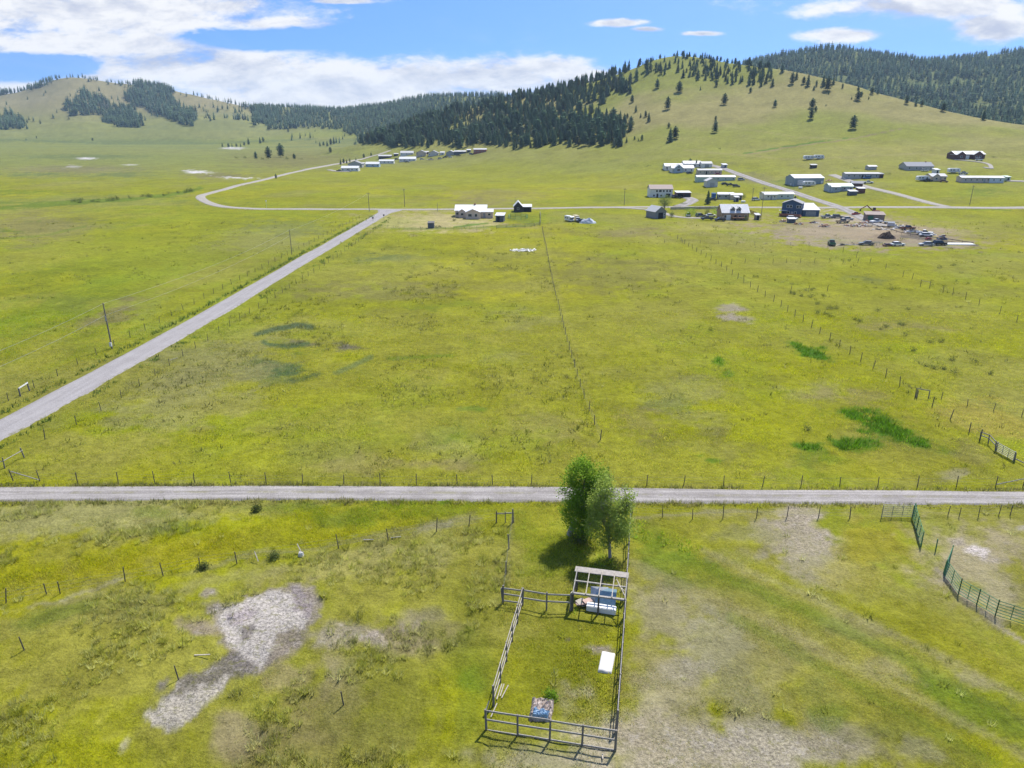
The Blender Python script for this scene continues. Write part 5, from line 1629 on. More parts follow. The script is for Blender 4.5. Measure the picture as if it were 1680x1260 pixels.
def lumpy(name, sx_, sy_, hgt, n, seed, mats, rough=.5):
    bm_ = bmesh.new()
    bmesh.ops.create_grid(bm_, x_segments=n, y_segments=n, size=.5)
    for v in bm_.verts:
        a_, c_ = v.co.x, v.co.y
        e_ = min(.5 - abs(a_), .5 - abs(c_)) * 2
        nz = noise.fractal(Vector((a_ * 5 + seed, c_ * 5, seed)), 1.0, 2.0, 4)
        n2_ = noise.noise(Vector((a_ * 17, c_ * 17 + seed, 1)))
        edge_ = min(1, e_ * 5) if name not in ('dirt_pile', 'covered_heap') else max(0.0, 1 - 4 * (a_ * a_ + c_ * c_)) ** .8
        v.co = Vector((a_ * sx_ * (1 + .1 * nz * 1), c_ * sy_ * (1 + .1 * n2_), hgt * edge_ * (1 + rough * nz + .2 * n2_) - (.06 if e_ < .01 or edge_ == 0 else 0)))
    me = bpy.data.meshes.new(name)
    bm_.to_mesh(me)
    bm_.free()
    return link(name, me, None, mats)


RUBB = bpy.data.materials.new('rubbish')
RUBB.use_nodes = True
t = NT(RUBB.node_tree)
P = t.node('ShaderNodeTexCoord').outputs['Object']
v1 = t.node('ShaderNodeTexVoronoi', ins={'Vector': P, 'Scale': 4.0})
c_ = t.mix(t.rng(v1.outputs['Color'], .2, .8), (.20, .155, .125), (.38, .32, .28))
c_ = t.mix(t.rng(t.noise(P, 5, 5, .7), .55, .65), c_, (.10, .075, .07))
c_ = t.mix(t.rng(t.noise(P, 9, 4, .7), .62, .68), c_, (.6, .58, .58))
t.node('ShaderNodeOutputMaterial', ins={0: t.node('ShaderNodeBsdfPrincipled', ins={'Base Color': c_, 'Roughness': .9}).outputs[0]})
rb = lumpy('rubbish_heap', hx.length, hy.length, .34, 26, 3.0, [RUBB], .8)
rb.location = hcc
rb.rotation_euler = (0, 0, math.atan2(hx.y, hx.x))
tag(rb, 'flattened heap of brown cardboard and rubbish inside the pen', 'rubbish')
tp = lumpy('blue_tarpaulin', hx.length * .8, hy.length * .34, .40, 18, 7.0, [mat('blue_tarp', (.17, .29, .42), .6, scale=5, worn=(.55, .58, .62), wornk=.8)], .5)
tp.location = hcc - hy * .28 + Vector((0, 0, .06))
tp.rotation_euler = (0, 0, math.atan2(hx.y, hx.x))
tag(tp, 'crumpled blue and white tarpaulin over the near edge of the rubbish heap', 'tarpaulin')

# laths in the grass
for i, (a_, c_) in enumerate([((823.5, 1124), (815, 1149)), ((827, 1124), (820.5, 1144)), ((834, 1126), (823, 1147)), ((815.5, 1156), (805.5, 1178)), ((802.5, 1152), (797.5, 1166))]):
    A_, B2 = gp(*a_), gp(*c_)
    o = MB()
    o.bar((0, 0, .12), B2 - A_ + Vector((0, 0, .10)), .07, .03)
    q = o.build('wooden_lath', PALEWOOD)
    q.location = A_
    tag(q, 'thin pale lath dropped in the grass along the left side of the pen', 'lath', 'laths lying in the pen')
for nm, a_, c_, lab in (('plank', (596, 887), (613, 887.5), 'short weathered plank lying in the bright grass by the low bank'), ('plank', (641, 884), (658, 882.5), 'longer pale plank lying next to a thin post on the low bank'),
                        ('stick', (319, 1077), (345, 1076.5), 'pale stick lying in the grass above the dark mud'), ('fallen_post', (424, 923), (416, 911), 'pale fallen post leaning at the low bank fence'),
                        ('fallen_post', (496, 911), (484, 898), 'thick pale broken post leaning over a white stone'), ('stick', (988, 1240), (989, 1248), 'short pale stake lying on the bare ground by the near pen corner'), ('plank', (279, 592), (292, 588), 'white plank lying in the verge beside the paved road')):
    A_, B2 = gp(*a_), gp(*c_)
    o = MB()
    up_ = .75 if nm == 'fallen_post' else .15
    o.bar((0, 0, .12), B2 - A_ + Vector((0, 0, up_)) if nm != 'fallen_post' else (B2 - A_) * .6 + Vector((0, 0, up_)), .08, .06)
    q = o.build(nm, PALEWOOD if nm != 'plank' or px < 290 else RAIL)
    q.location = A_
    tag(q, lab, nm.replace('_', ' '))
st = lumpy('white_stone', .5, .45, .3, 8, 9.0, [mat('white_rock', (.55, .54, .52), .9)])
st.location = gp(494, 911)
tag(st, 'white stone under the thick broken post on the low bank', 'stone')

# old leaning log and white pole beside the trees
A_, B2 = gp(934, 878), gp(943, 868)
o = MB()
o.tube((0, 0, -.1), (.55, .5, 1.45), .34, .27, 10)
o.tube((.50, .48, 1.3), (.62, .52, 1.75), .12, .05, 6)
lg = o.build('old_stump', mat('grey_bark', (.26, .245, .23), .95, scale=7, worn=(.10, .09, .08), wornk=.7), smooth=False)
lg.location = A_
tag(lg, 'grey leaning dead stump at the left foot of the leafy trees', 'stump')
o = MB()
o.tube((0, 0, 0), (.55, .3, 2.1), .035, .03, 6)
wp = o.build('white_pole', WHITE)
wp.location = gp(945, 868)
tag(wp, 'thin white pole leaning in the shade beside the grey stump', 'pole')


# ------------------------------------------------------------------ corral panels and gates
def panel(label, a, b, h, bars, m, r=.03, posts=2, mid=1, name='corral_fence', cat='corral panel', group='green panels of the round corral', z0=.15):
    root = empty(name, a)
    tag(root, label, cat, group)
    d = b - a
    for i in range(posts + mid):
        k = i / (posts + mid - 1)
        o = MB()
        end = i in (0, posts + mid - 1)
        o.tube(d * k + Vector((0, 0, -.1 if end else z0)), d * k + Vector((0, 0, h + (.12 if end else 0))), r * (1.6 if end else 1.1), n=6)
        o.build('upright', m, root)
    for j in range(bars):
        o = MB()
        z = z0 + (h - z0) * j / (bars - 1)
        o.tube(Vector((0, 0, z)), d + Vector((0, 0, z)), r, n=5)
        o.build('bar', m, root)
    return root


cp = [gp(1497, 850), gp(1503, 872), gp(1510.5, 897)]
panel('green pipe panel of the round corral nearest the gravel lane', cp[0], cp[1], 1.6, 6, GREENPIPE, mid=1)
panel('second green pipe panel of the round corral, before the wire gap', cp[1], cp[2], 1.6, 6, GREENPIPE, mid=1)
panel('green pipe gate standing open behind the round corral wire gap', gp(1549, 943), gp(1558, 920), 1.55, 6, GREENPIPE, mid=1, name='corral_gate', cat='gate')
cq = [gp(1549, 944), gp(1572, 975.5), gp(1602, 993), gp(1632.5, 1011), gp(1682, 1027), gp(1730, 1040)]
for i, lab in enumerate(['green pipe panel just past the open corral gate', 'green pipe panel second from the open corral gate', 'green pipe panel in the middle of the curved corral side', 'green pipe panel nearest the right edge of the picture']):
    panel(lab, cq[i], cq[i + 1], 1.5, 6, GREENPIPE, mid=1)
fence('thin wire across the gap of the round corral', [gp(1511, 897), gp(1548, 941)], h=1.3, r=.05, m=GREENPIPE, wires=(.3, .6, .9, 1.2), group=None, name='wire_fence')
panel('grey metal gate in the fence beside the round corral', gp(1446, 849), gp(1496, 849), 1.35, 6, GREYPIPE, mid=2, name='field_gate', cat='gate', group=None)
panel('long low grey metal gate in the right fence corner', gp(1634, 741), gp(1662, 757), 1.2, 6, GREYPIPE, r=.035, mid=2, name='field_gate', cat='gate', group=None)
fence('pale rail running from the metal gate to the right edge', [gp(1664, 757), gp(1700, 774)], h=1.2, r=.08, m=POST, wires=(), rails=(.35,), name='rail_fence', group='grey rail fences')
# small round pen by the black barn
cpx, cpy, rr = 850, 357.5, 16
ring = [gp(cpx + rr * math.cos(a), cpy + 3.2 * math.sin(a)) for a in np.linspace(0, 2 * math.pi, 11)[:-1]]
root = empty('round_pen', sum(ring, Vector()) / 10)
tag(root, 'small ring of dark green pipe panels in front of the black gabled barn', 'pen')
c0 = root.location.copy()
for i in range(10):
    a_, c_ = ring[i] - c0, ring[(i + 1) % 10] - c0
    o = MB()
    for z in (.2, .6, 1.0, 1.4):
        o.tube(a_ + Vector((0, 0, z)), c_ + Vector((0, 0, z)), .05, n=5)
    o.tube(a_ + Vector((0, 0, -.1)), a_ + Vector((0, 0, 1.5)), .06, n=5)
    o.build('panel', GREENPIPE, root)


# ------------------------------------------------------------------ utility poles
def utility_pole(base, top_py, label, arm=True, r=.15, box=False, wires=True):
    p = gp(*base)
    h = (base[1] - top_py) / ppm(p) * 1.02
    root = empty('utility_pole', p)
    tag(root, label, 'utility pole', 'power poles')
    o = MB()
    o.tube((0, 0, -.4), (0, 0, h), r, r * .65, 8)
    o.build('pole', POLEWOOD, root)
    if arm:
        o = MB()
        o.box(-.9, .9, -.06, .06, h - .7, h - .55)
        o.build('crossarm', POLEWOOD, root)
        for x_ in (-.8, .8):
            o = MB()
            o.tube((x_, 0, h - .55), (x_, 0, h - .33), .05, .03, 6)
            o.build('insulator', GREYPIPE, root)
    if box:
        o = MB()
        o.box(-.2, .2, -.34, -.14, .5, 1.2)
        o.build('meter_box', WHITE, root)
        o = MB()
        o.tube((0, -.16, h * .62), (0, -.16, h * .62 + .8), .12, n=8)
        o.build('fuse_can', GREYPIPE, root)
    return p + Vector((0, 0, h)), h


tops = []
left_pole = utility_pole((184, 572), 497, 'tall grey utility pole in the grass left of the paved road', arm=False, box=True)
far_pole = utility_pole((479, 418), 378, 'faint thin utility pole in the meadow left of the road bend', arm=False, r=.12)
p606 = utility_pole((606, 347), 317, 'utility pole beside the road junction')
p664 = utility_pole((664, 339), 311, 'utility pole just right of the road junction')
p718 = utility_pole((718, 347), 333, 'short pole at the straw-coloured yard behind the back road', arm=False, r=.1)
p845 = utility_pole((845, 341), 324, 'short pole behind the black gabled barn', arm=False, r=.1)
p1024 = utility_pole((1024, 337), 310, 'thin utility pole alone in the field behind the back road')
p1248 = utility_pole((1248, 361), 309, 'tall utility pole right of the stone house with dormers', r=.13)
p1234 = utility_pole((1234, 330), 309, 'utility pole left of the white twin-roofed mobile home')
p1591 = utility_pole((1591, 335), 305, 'leaning utility pole behind the back road at the far right')


def cable(label, a, b, sag, group='power cables', r=.02):
    n = 14
    o = MB()
    P = []
    for i in range(n + 1):
        k = i / n
        q = a.lerp(b, k)
        q.z -= sag * 4 * k * (1 - k)
        P.append(q)
    for i in range(n):
        o.tube(P[i] - a, P[i + 1] - a, r, n=4, caps=False)
    q = o.build('power_cable', mat('cable_metal', (.42, .42, .40), .4, metal=.5))
    q.location = a
    tag(q, label, 'cable', group)


lt, lh = left_pole
ft, fh_ = far_pole
near_end = lt + (lt - ft) * .55
cable('upper power cable running off the left edge from the tall grey pole', lt - Vector((0, 0, .1)), near_end, .9)
cable('lower power cable running off the left edge from the tall grey pole', lt - Vector((0, 0, 2.2)), near_end - Vector((0, 0, 2.2)), .9)
cable('upper power cable from the tall grey pole to the faint pole in the meadow', lt - Vector((0, 0, .1)), ft - Vector((0, 0, .1)), 1.2)
cable('lower power cable from the tall grey pole to the faint pole in the meadow', lt - Vector((0, 0, 2.2)), ft - Vector((0, 0, 1.8)), 1.2)
cable('power cable from the meadow pole to the road junction pole', ft - Vector((0, 0, .3)), p606[0] - Vector((0, 0, .4)), 1.0)


# ------------------------------------------------------------------ leafy trees
def leafy_tree(name, label, base, crown, n_leaf, leaf, lmat, seed, trunk_r=.2, limbs=9, bare=.0, cat='tree', group=None, twigs=0, barkm=None, gap=.35):
    """crown: list of ellipsoids (cx, cy, cz, rx, ry, rz) relative to the base"""
    g = np.random.default_rng(seed)
    root = empty(name, base)
    tag(root, label, cat, group)
    o = MB()
    top = max(c[2] for c in crown)
    pts = [Vector((0, 0, -.2))]
    for i in range(1, 6):
        pts.append(Vector((g.normal(0, .05) * i + crown[0][0] * i / 9, g.normal(0, .05) * i + crown[0][1] * i / 9, top * .85 * i / 5)))
    for i in range(5):
        o.tube(pts[i], pts[i + 1], trunk_r * (1 - i * .17), trunk_r * (1 - (i + 1) * .17), 8, caps=False)
    o.build('trunk', barkm or M_BARK, root, smooth=True)
    tips = []
    for j in range(limbs):
        c = crown[j % len(crown)]
        q = Vector((c[0] + g.uniform(-.6, .6) * c[3], c[1] + g.uniform(-.6, .6) * c[4], c[2] + g.uniform(-.3, .6) * c[5]))
        s = pts[min(4, 1 + j % 4)]
        o = MB()
        mid = s.lerp(q, .5) + Vector((0, 0, .25))
        o.tube(s, mid, trunk_r * .38, trunk_r * .25, 5, caps=False)
        o.tube(mid, q, trunk_r * .25, trunk_r * .08, 5, caps=False)
        for k in range(4 + twigs):
            e = q + Vector(g.normal(0, .35, 3)) * c[3] * .6
            st_ = s.lerp(q, g.uniform(.4, 1.0))
            o.tube(st_, e, trunk_r * .09, trunk_r * .03, 4, caps=False)
        o.build('limb', barkm or M_BARK, root)
    # leaves in clumps spread through the crown
    vol = np.array([c[3] * c[4] * c[5] for c in crown])
    pick_ = g.choice(len(crown), size=n_leaf // 14, p=vol / vol.sum())
    cc = np.array(crown)[pick_]
    dirs = g.normal(0, 1, (len(cc), 3))
    dirs /= np.linalg.norm(dirs, axis=1)[:, None]
    rad = g.uniform(0, 1, len(cc)) ** .42
    cen = cc[:, :3] + dirs * rad[:, None] * cc[:, 3:]
    lump = np.array([noise.noise(Vector(c * .9 + seed)) for c in cen])
    cen = cen[lump > -gap]
    lc = np.repeat(cen, 14, 0) + g.normal(0, 1, (len(cen) * 14, 3)) * leaf * 1.5
    n = len(lc)
    d1 = g.normal(0, 1, (n, 3))
    d1 /= np.linalg.norm(d1, axis=1)[:, None]
    d2 = np.cross(d1, g.normal(0, 1, (n, 3)))
    d2 /= np.linalg.norm(d2, axis=1)[:, None]
    s = leaf * g.uniform(.6, 1.25, (n, 1))
    V = np.stack([lc - d1 * s * .6, lc + d2 * s * .35, lc + d1 * s * .6, lc - d2 * s * .35], 1).reshape(-1, 3)
    me = np_mesh('crown', V, np.arange(n * 4).reshape(-1, 4), False, None, [lmat])
    link('crown', me, root)
    return root


LEAF_D = leaf_material('leaf_dark_green', (.22, .36, .036), False, .66, .3)
LEAF_L = leaf_material('leaf_olive_green', (.36, .46, .10), False, .66, .3)
LEAF_B = leaf_material('leaf_bush', (.125, .155, .045), False, .4, .4)
GREYBARK = mat('grey_twigs', (.24, .225, .22), .95, scale=6)

bl = gp(958, 884)
hl = at_y(950, 754, bl.y)[2] - bl.z
br_ = gp(1001, 915)
hr_ = at_y(990, 764, br_.y + 1)[2] - br_.z
s1 = 1 / ppm(bl)
leafy_tree('leafy_tree', 'fuller dark green leafy tree on the left, at the gravel lane', bl,
           [(-.5, .4, hl * .84, 1.25, 1.25, hl * .16), (-.6, .2, hl * .62, 1.85, 1.7, hl * .22), (-.5, 0, hl * .36, 1.8, 1.8, hl * .22), (.2, -.2, hl * .2, 1.4, 1.4, hl * .14), (-.4, 0, hl * .14, 1.2, 1.2, hl * .11), (.9, .5, hl * .72, 1.3, 1.3, hl * .2), (1.0, .5, hl * .5, 1.2, 1.3, hl * .18)], 26000, .16, LEAF_D, 5, .17, 12, gap=.2)
leafy_tree('leafy_tree', 'thinner olive green leafy tree with grey twigs on the right, near the rail fence', br_,
           [(-.6, .8, hr_ * .80, 1.25, 1.3, hr_ * .15), (-.2, .3, hr_ * .58, 1.9, 1.6, hr_ * .20), (.6, .2, hr_ * .36, 1.7, 1.7, hr_ * .14), (0, 0, hr_ * .48, 1.9, 1.7, hr_ * .16), (-.2, -.1, hr_ * .24, 1.3, 1.2, hr_ * .11), (-1.3, .6, hr_ * .6, 1.0, 1.2, hr_ * .18), (1.2, .6, hr_ * .66, .9, 1.2, hr_ * .16), (-1.4, .2, hr_ * .38, 1.2, 1.3, hr_ * .15)], 22000, .15, LEAF_L, 9, .17, 16, twigs=10, barkm=GREYBARK, gap=.15)
p = gp(948, 890)
leafy_tree('shrub', 'low grey-green shrub in the shade at the foot of the leafy trees', p, [(0, 0, .5, .8, .7, .5), (.8, .2, .4, .6, .6, .4)], 900, .13, LEAF_B, 12, .04, 6, cat='shrub')
for px, py, wpx, lab in ((335, 934, 19, 'round grey-green bush beside a post on the low bank'), (449, 917, 16, 'dark low bush between the two fallen posts'), (420, 838, 12, 'pale grey-green bush near the lane in the left field'),
                         (902, 1144, 20, 'bright green weeds behind the rubbish heap in the pen')):
    p = gp(px, py)
    r_ = wpx / ppm(p) / 2
    leafy_tree('shrub', lab, p, [(0, 0, r_ * .55, r_, r_ * .9, r_ * .6), (r_ * .5, .1, r_ * .45, r_ * .6, r_ * .6, r_ * .45)], 700, .12, LEAF_B if px != 902 else LEAF_D, px, .03, 5, cat='shrub', group='shrubs along the low bank' if py > 900 and px < 500 else None)


# ------------------------------------------------------------------ buildings
def M(n, c, **k):
    return mat(n, c, **k)


W_WHITE = M('white_siding', (.68, .68, .66), rough=.7, var=.06)
W_CREAM = M('cream_siding', (.62, .50, .40), rough=.8, var=.08)
W_TAN = M('tan_siding', (.50, .42, .32), rough=.8, var=.08)
W_GREY = M('grey_siding', (.38, .38, .37), rough=.8, var=.08)
W_BLUEG = M('blue_grey_metal', (.22, .28, .33), rough=.5, var=.08, ridges=6)
W_BLUE = M('dark_blue_siding', (.045, .085, .16), rough=.7, var=.1)
W_AQUA = M('pale_green_siding', (.42, .52, .46), rough=.7, var=.06)
W_DARK = M('dark_boards', (.055, .052, .055), rough=.9, var=.2)
W_SLATE = M('slate_boards', (.11, .12, .14), rough=.85, var=.15)
W_BROWN = M('red_brown_siding', (.11, .050, .045), rough=.85, var=.15)
W_STONE = M('warm_stone', (.36, .24, .15), rough=.9, var=.3, scale=5)
W_BARN = M('grey_barn_boards', (.23, .23, .24), rough=.9, var=.2, scale=3)
R_WHITE = M('white_metal_roof', (.58, .58, .58), rough=.45, var=.06, ridges=5)
R_LGREY = M('light_grey_roof', (.40, .40, .40), rough=.7, var=.1)
R_GREY = M('grey_shingle_roof', (.26, .26, .275), rough=.9, var=.15, scale=4)
R_TAN = M('tan_shingle_roof', (.36, .29, .25), rough=.9, var=.12, scale=4)
R_AQUA = M('pale_green_roof', (.44, .55, .48), rough=.6, var=.08)
GLASS = M('window_glass', (.03, .04, .05), rough=.15, spec=.6, var=.1)
TRIM = M('white_trim', (.72, .72, .70), rough=.6, var=.03)
DOORM = M('door_paint', (.30, .30, .32), rough=.6, var=.05)
DOORSHADE = M('door_shade', (.02, .02, .022), rough=.9)  # near-black panel colour stands in for the shade inside openings
CONC = M('foundation_concrete', (.34, .33, .31), rough=.95)


def add_window(root, x, z0, z1, w_, y, face='front', frame=TRIM):
    """window on a wall: frame with its pane"""
    o = MB()
    t_ = .09
    if face == 'front':
        o.box(x - w_ / 2, x + w_ / 2, y - .06, y + .02, z0, z1)
    else:
        o.box(y - .02, y + .06, x - w_ / 2, x + w_ / 2, z0, z1)
    wn = o.build('window', frame, root)
    o = MB()
    if face == 'front':
        o.box(x - w_ / 2 + t_, x + w_ / 2 - t_, y - .085, y - .055, z0 + t_, z1 - t_)
    else:
        o.box(y + .055, y + .085, x - w_ / 2 + t_, x + w_ / 2 - t_, z0 + t_, z1 - t_)
    o.build('pane', GLASS, wn)


def roof_mb(W_, D_, hw, rise, ridge, ov, th=.14, x0=None, y0=0.0):
    """gable roof as two slabs; front edge at y0"""
    o = MB()
    x0 = -W_ / 2 if x0 is None else x0
    x1 = x0 + W_
    y1 = y0 + D_
    if ridge == 'x':
        yc = (y0 + y1) / 2
        k = rise / (D_ / 2)
        prof = [(y0 - ov, hw - ov * k), (yc, hw + rise), (y1 + ov, hw - ov * k), (y1 + ov, hw - ov * k + th), (yc, hw + rise + th * 1.1), (y0 - ov, hw - ov * k + th)]
        o.prism(prof, x0 - ov, x1 + ov, 'x')
    elif ridge == 'y':
        xc = (x0 + x1) / 2
        k = rise / (W_ / 2)
        prof = [(x0 - ov, hw - ov * k), (xc, hw + rise), (x1 + ov, hw - ov * k), (x1 + ov, hw - ov * k + th), (xc, hw + rise + th * 1.1), (x0 - ov, hw - ov * k + th)]
        o.prism(prof, y0 - ov, y1 + ov, 'y')
    else:       # single slope, high at the back
        prof = [(y0 - ov, hw), (y1 + ov, hw + rise), (y1 + ov, hw + rise + th), (y0 - ov, hw + th)]
        o.prism(prof, x0 - ov, x1 + ov, 'x')
    return o


def walls_mb(W_, D_, hw, rise, ridge, x0=None, y0=0.0, base=-1.2):
    o = MB()
    x0 = -W_ / 2 if x0 is None else x0
    x1 = x0 + W_
    y1 = y0 + D_
    e = .004
    if ridge == 'x':
        o.prism([(y0, base), (y1, base), (y1, hw - e), ((y0 + y1) / 2, hw + rise - e), (y0, hw - e)], x0, x1, 'x')
    elif ridge == 'y':
        o.prism([(x0, base), (x1, base), (x1, hw - e), ((x0 + x1) / 2, hw + rise - e), (x0, hw - e)], y0, y1, 'y')
    else:
        o.prism([(y0, base), (y1, base), (y1, hw + rise - e), (y0, hw - e)], x0, x1, 'x')
    return o


def building(name, label, x0, x1, yb, hw, rise, depth, wall, roof, ridge='x', yaw=0.0, wins=(), doors=(), ov=.35, cat='house', group=None, side_wins=(), W_=None, chimney=None, skirt=None):
    """front wall base runs from photo pixel x0 to x1 at yb; wins: (fraction, z0, z1, width)"""
    a = gp((x0 + x1) / 2, yb)
    W_ = W_ or (x1 - x0) / ppm(a)
    root = empty(name, a, R(yaw))
    tag(root, label, cat, group)
    walls_mb(W_, depth, hw, rise, ridge).build('wall', wall, root)
    rf = roof_mb(W_, depth, hw, rise, ridge, ov).build('roof', roof, root)
    if chimney:
        o = MB()
        cx_, cy_, ch = chimney
        o.box(cx_ * W_ - W_ / 2 - .35, cx_ * W_ - W_ / 2 + .35, cy_ * depth - .35, cy_ * depth + .35, hw - .3, hw + rise + ch)
        o.build('chimney', M('brick', (.25, .12, .09), rough=.9), rf)
    for (u, z0, z1, ww) in wins:
        add_window(root, u * W_ - W_ / 2, z0, z1, ww, 0.0)
    for (u, z0, z1, ww) in side_wins:
        add_window(root, u * depth, z0, z1, ww, W_ / 2, 'side')
    for d in doors:
        u, hh, ww = d[:3]
        m_ = d[3] if len(d) > 3 else DOORM
        o = MB()
        o.box(u * W_ - W_ / 2 - ww / 2, u * W_ - W_ / 2 + ww / 2, -.07, .02, -.05, hh)
        o.build('garage_door' if ww > 2 else 'door', m_, root)
    if skirt:
        o = MB()
        o.box(-W_ / 2 - .03, W_ / 2 + .03, -.03, depth + .03, -1.3, .45)
        o.build('skirting', skirt, root)
    root['_w'] = W_
    return root, W_


def wing(root, W0, dx, dy, w_, d_, hw, rise, ridge, wall, roof, wins=(), ov=.3, doors=()):
    """extra volume: its front-left corner at dx, dy"""
    walls_mb(w_, d_, hw, rise, ridge, dx, dy).build('wing', wall, root)
    roof_mb(w_, d_, hw, rise, ridge, ov, .14, dx, dy).build('wing_roof', roof, root)
    for (u, z0, z1, ww) in wins:
        add_window(root, dx + u * w_, z0, z1, ww, dy)
    for (u, hh, ww, m_) in doors:
        o = MB()
        o.box(dx + u * w_ - ww / 2, dx + u * w_ + ww / 2, dy - .07, dy + .02, -.05, hh)
        o.build('garage_door' if ww > 2 else 'door', m_, root)


def row(n, z0=1.0, z1=2.1, w_=1.1, a=.1, b=.9):
    return [(a + (b - a) * i / max(1, n - 1), z0, z1, w_) for i in range(n)]


FAR = 'houses of the far settlement along the forest foot'
# --- far settlement at the foot of the forest
building('house', 'long white house at the left end of the far settlement, nearest the pale road', 560, 588, 281, 2.7, 1.5, 8, W_WHITE, R_WHITE, wins=row(4), doors=[(.45, 2.1, 1)], group=FAR)
building('house', 'grey gabled house right behind the leftmost white house of the far settlement', 571, 594, 275, 3.4, 2.6, 9, W_GREY, R_GREY, 'y', wins=row(2), group=FAR)
building('house', 'pale blue-walled house with white roof between the first houses of the far settlement', 600, 622, 274, 2.8, 1.7, 8, M('pale_blue_siding', (.40, .52, .62), rough=.7), R_WHITE, wins=row(3), doors=[(.6, 2.1, 1)], group=FAR)
building('shed', 'low dark-fronted shed with grey roof by the far pale road', 621, 642, 260, 2.6, 1.2, 8, W_DARK, R_LGREY, cat='shed', group=FAR)
building('house', 'long white mobile house with white roof in the middle of the far settlement', 622, 646, 268.5, 2.7, 1.2, 7, W_WHITE, R_WHITE, wins=row(4), group=FAR)
building('house', 'white house with pale gable right of the long white mobile house', 655, 682, 265, 2.7, 2.0, 9, W_WHITE, R_WHITE, 'x', wins=row(4), doors=[(.3, 2.1, 1.2)], group=FAR)
building('house', 'small whitish house farthest back beside the far pale road', 657, 678, 255, 2.8, 1.8, 9, W_WHITE, R_LGREY, 'x', wins=row(3), group=FAR)
building('house', 'tall tan house with grey gable in the far settlement', 683, 699, 257, 4.2, 2.4, 10, W_TAN, R_GREY, 'y', wins=row(2, 2.5, 3.8), doors=[(.5, 2.1, 1)], group=FAR)
building('house', 'pale house with broad grey gable right of the tall tan one', 703, 719, 256, 3.2, 2.4, 10, M('pale_siding', (.55, .52, .47), rough=.8), R_GREY, 'y', wins=row(2), group=FAR)
building('house', 'small grey house with white gable near a scatter of parked cars in the far settlement', 732, 746, 255, 3.0, 1.9, 9, W_GREY, R_WHITE, 'y', wins=row(2), group=FAR)
building('shed', 'long low shed with light roof under the forest edge', 745, 764, 253, 2.6, .9, 8, W_SLATE, R_LGREY, 'shed', cat='shed', group=FAR)
building('house', 'long red-walled building with pale roof at the right end of the far settlement', 777, 798, 251, 3.4, 1.0, 10, M('red_siding', (.33, .12, .09), rough=.8), R_LGREY, 'x', wins=row(4), group=FAR)

# --- tan ranch house complex
r_, W_ = building('house', 'sprawling pinkish tan ranch house with white roofs on the straw-coloured yard', 745, 800, 356.5, 2.9, 1.9, 9.5, W_CREAM, R_WHITE, 'x', wins=[(.07, 1.0, 2.2, 1.3), (.2, .9, 2.3, 1.6), (.93, 1.0, 2.1, 1.2)], doors=[(.14, 2.1, 1)], W_=13.6, chimney=(.62, .5, .7))
wing(r_, W_, -1.9, -6.0, 6.2, 7, 2.8, 1.25, 'y', W_CREAM, R_WHITE, wins=[(.3, .9, 2.2, 1.7), (.72, .9, 2.2, 1.2)])
wing(r_, W_, 4.35, -2.6, 5.4, 5, 2.6, .9, 'x', W_CREAM, R_WHITE, wins=[(.7, 1.0, 2.0, 1.2)], doors=[(.3, 2.1, 1.0, DOORM)])
wing(r_, W_, -5.2, -2.0, 3.1, 6, 2.7, .9, 'y', W_CREAM, R_WHITE, wins=[(.5, 1.0, 2.1, 1.3)])
building('shed', 'small dark shed with white roof right of the pinkish ranch house', 813, 826, 364, 2.5, .7, 4.5, W_SLATE, R_WHITE, 'shed', doors=[(.35, 2.0, 1.1, DOORSHADE)], cat='shed', yaw=-8)
r_, W_ = building('barn', 'black gabled barn with bright white roof beside the back road', 843, 857, 348, 2.6, 2.1, 7, W_DARK, R_WHITE, 'y', wins=[(.5, 1.1, 2.0, 1.0)], cat='barn')
wing(r_, W_, W_ / 2 + .02, .8, 4.2, 5, 2.3, .9, 'x', W_DARK, R_WHITE, doors=[(.5, 2.1, 2.6, DOORSHADE)])
building('shed', 'small dark grey boxy shed alone on the edge of the straw-coloured yard', 702, 712, 374.5, 1.9, .5, 2.2, W_SLATE, M('dark_flat_roof', (.12, .115, .11)), 'shed', cat='shed', ov=.1)

# --- barn in the middle, white farmhouse
r_, W_ = building('barn', 'grey board barn with a pale metal roof beside a green tree', 1073, 1094, 358.5, 3.0, 2.0, 7, W_BARN, R_LGREY, 'y', yaw=24, doors=[(.5, 2.5, 2.4, DOORSHADE)], wins=[(.85, 1.2, 2.0, .8)], cat='barn', W_=5.6)
r_, W_ = building('house', 'two-storey white farmhouse with a tan roof and a row of dark windows', 1066, 1103, 324, 4.6, 1.9, 8.5, W_WHITE, R_TAN, 'x', wins=[(.3, 2.9, 4.1, 1.2), (.45, 2.9, 4.2, 1.6), (.6, 2.9, 4.1, 1.1), (.75, 2.9, 4.1, 1.1), (.88, 2.9, 4.1, 1.1), (.18, .5, 1.6, 1.1), (.5, .5, 1.6, 1.1)], doors=[(.8, 2.1, 2.4, DOORSHADE), (.33, 2.1, 1.0, DOORSHADE)])
building('carport', 'dark red open carport with a white roof right of the white farmhouse', 1110, 1133, 324.5, 2.7, .5, 6, W_BROWN, R_WHITE, 'shed', doors=[(.28, 2.3, 3.0, DOORSHADE), (.73, 2.3, 3.0, DOORSHADE)], cat='carport')  # open bays are near-black panels, their inner shade put into the colour

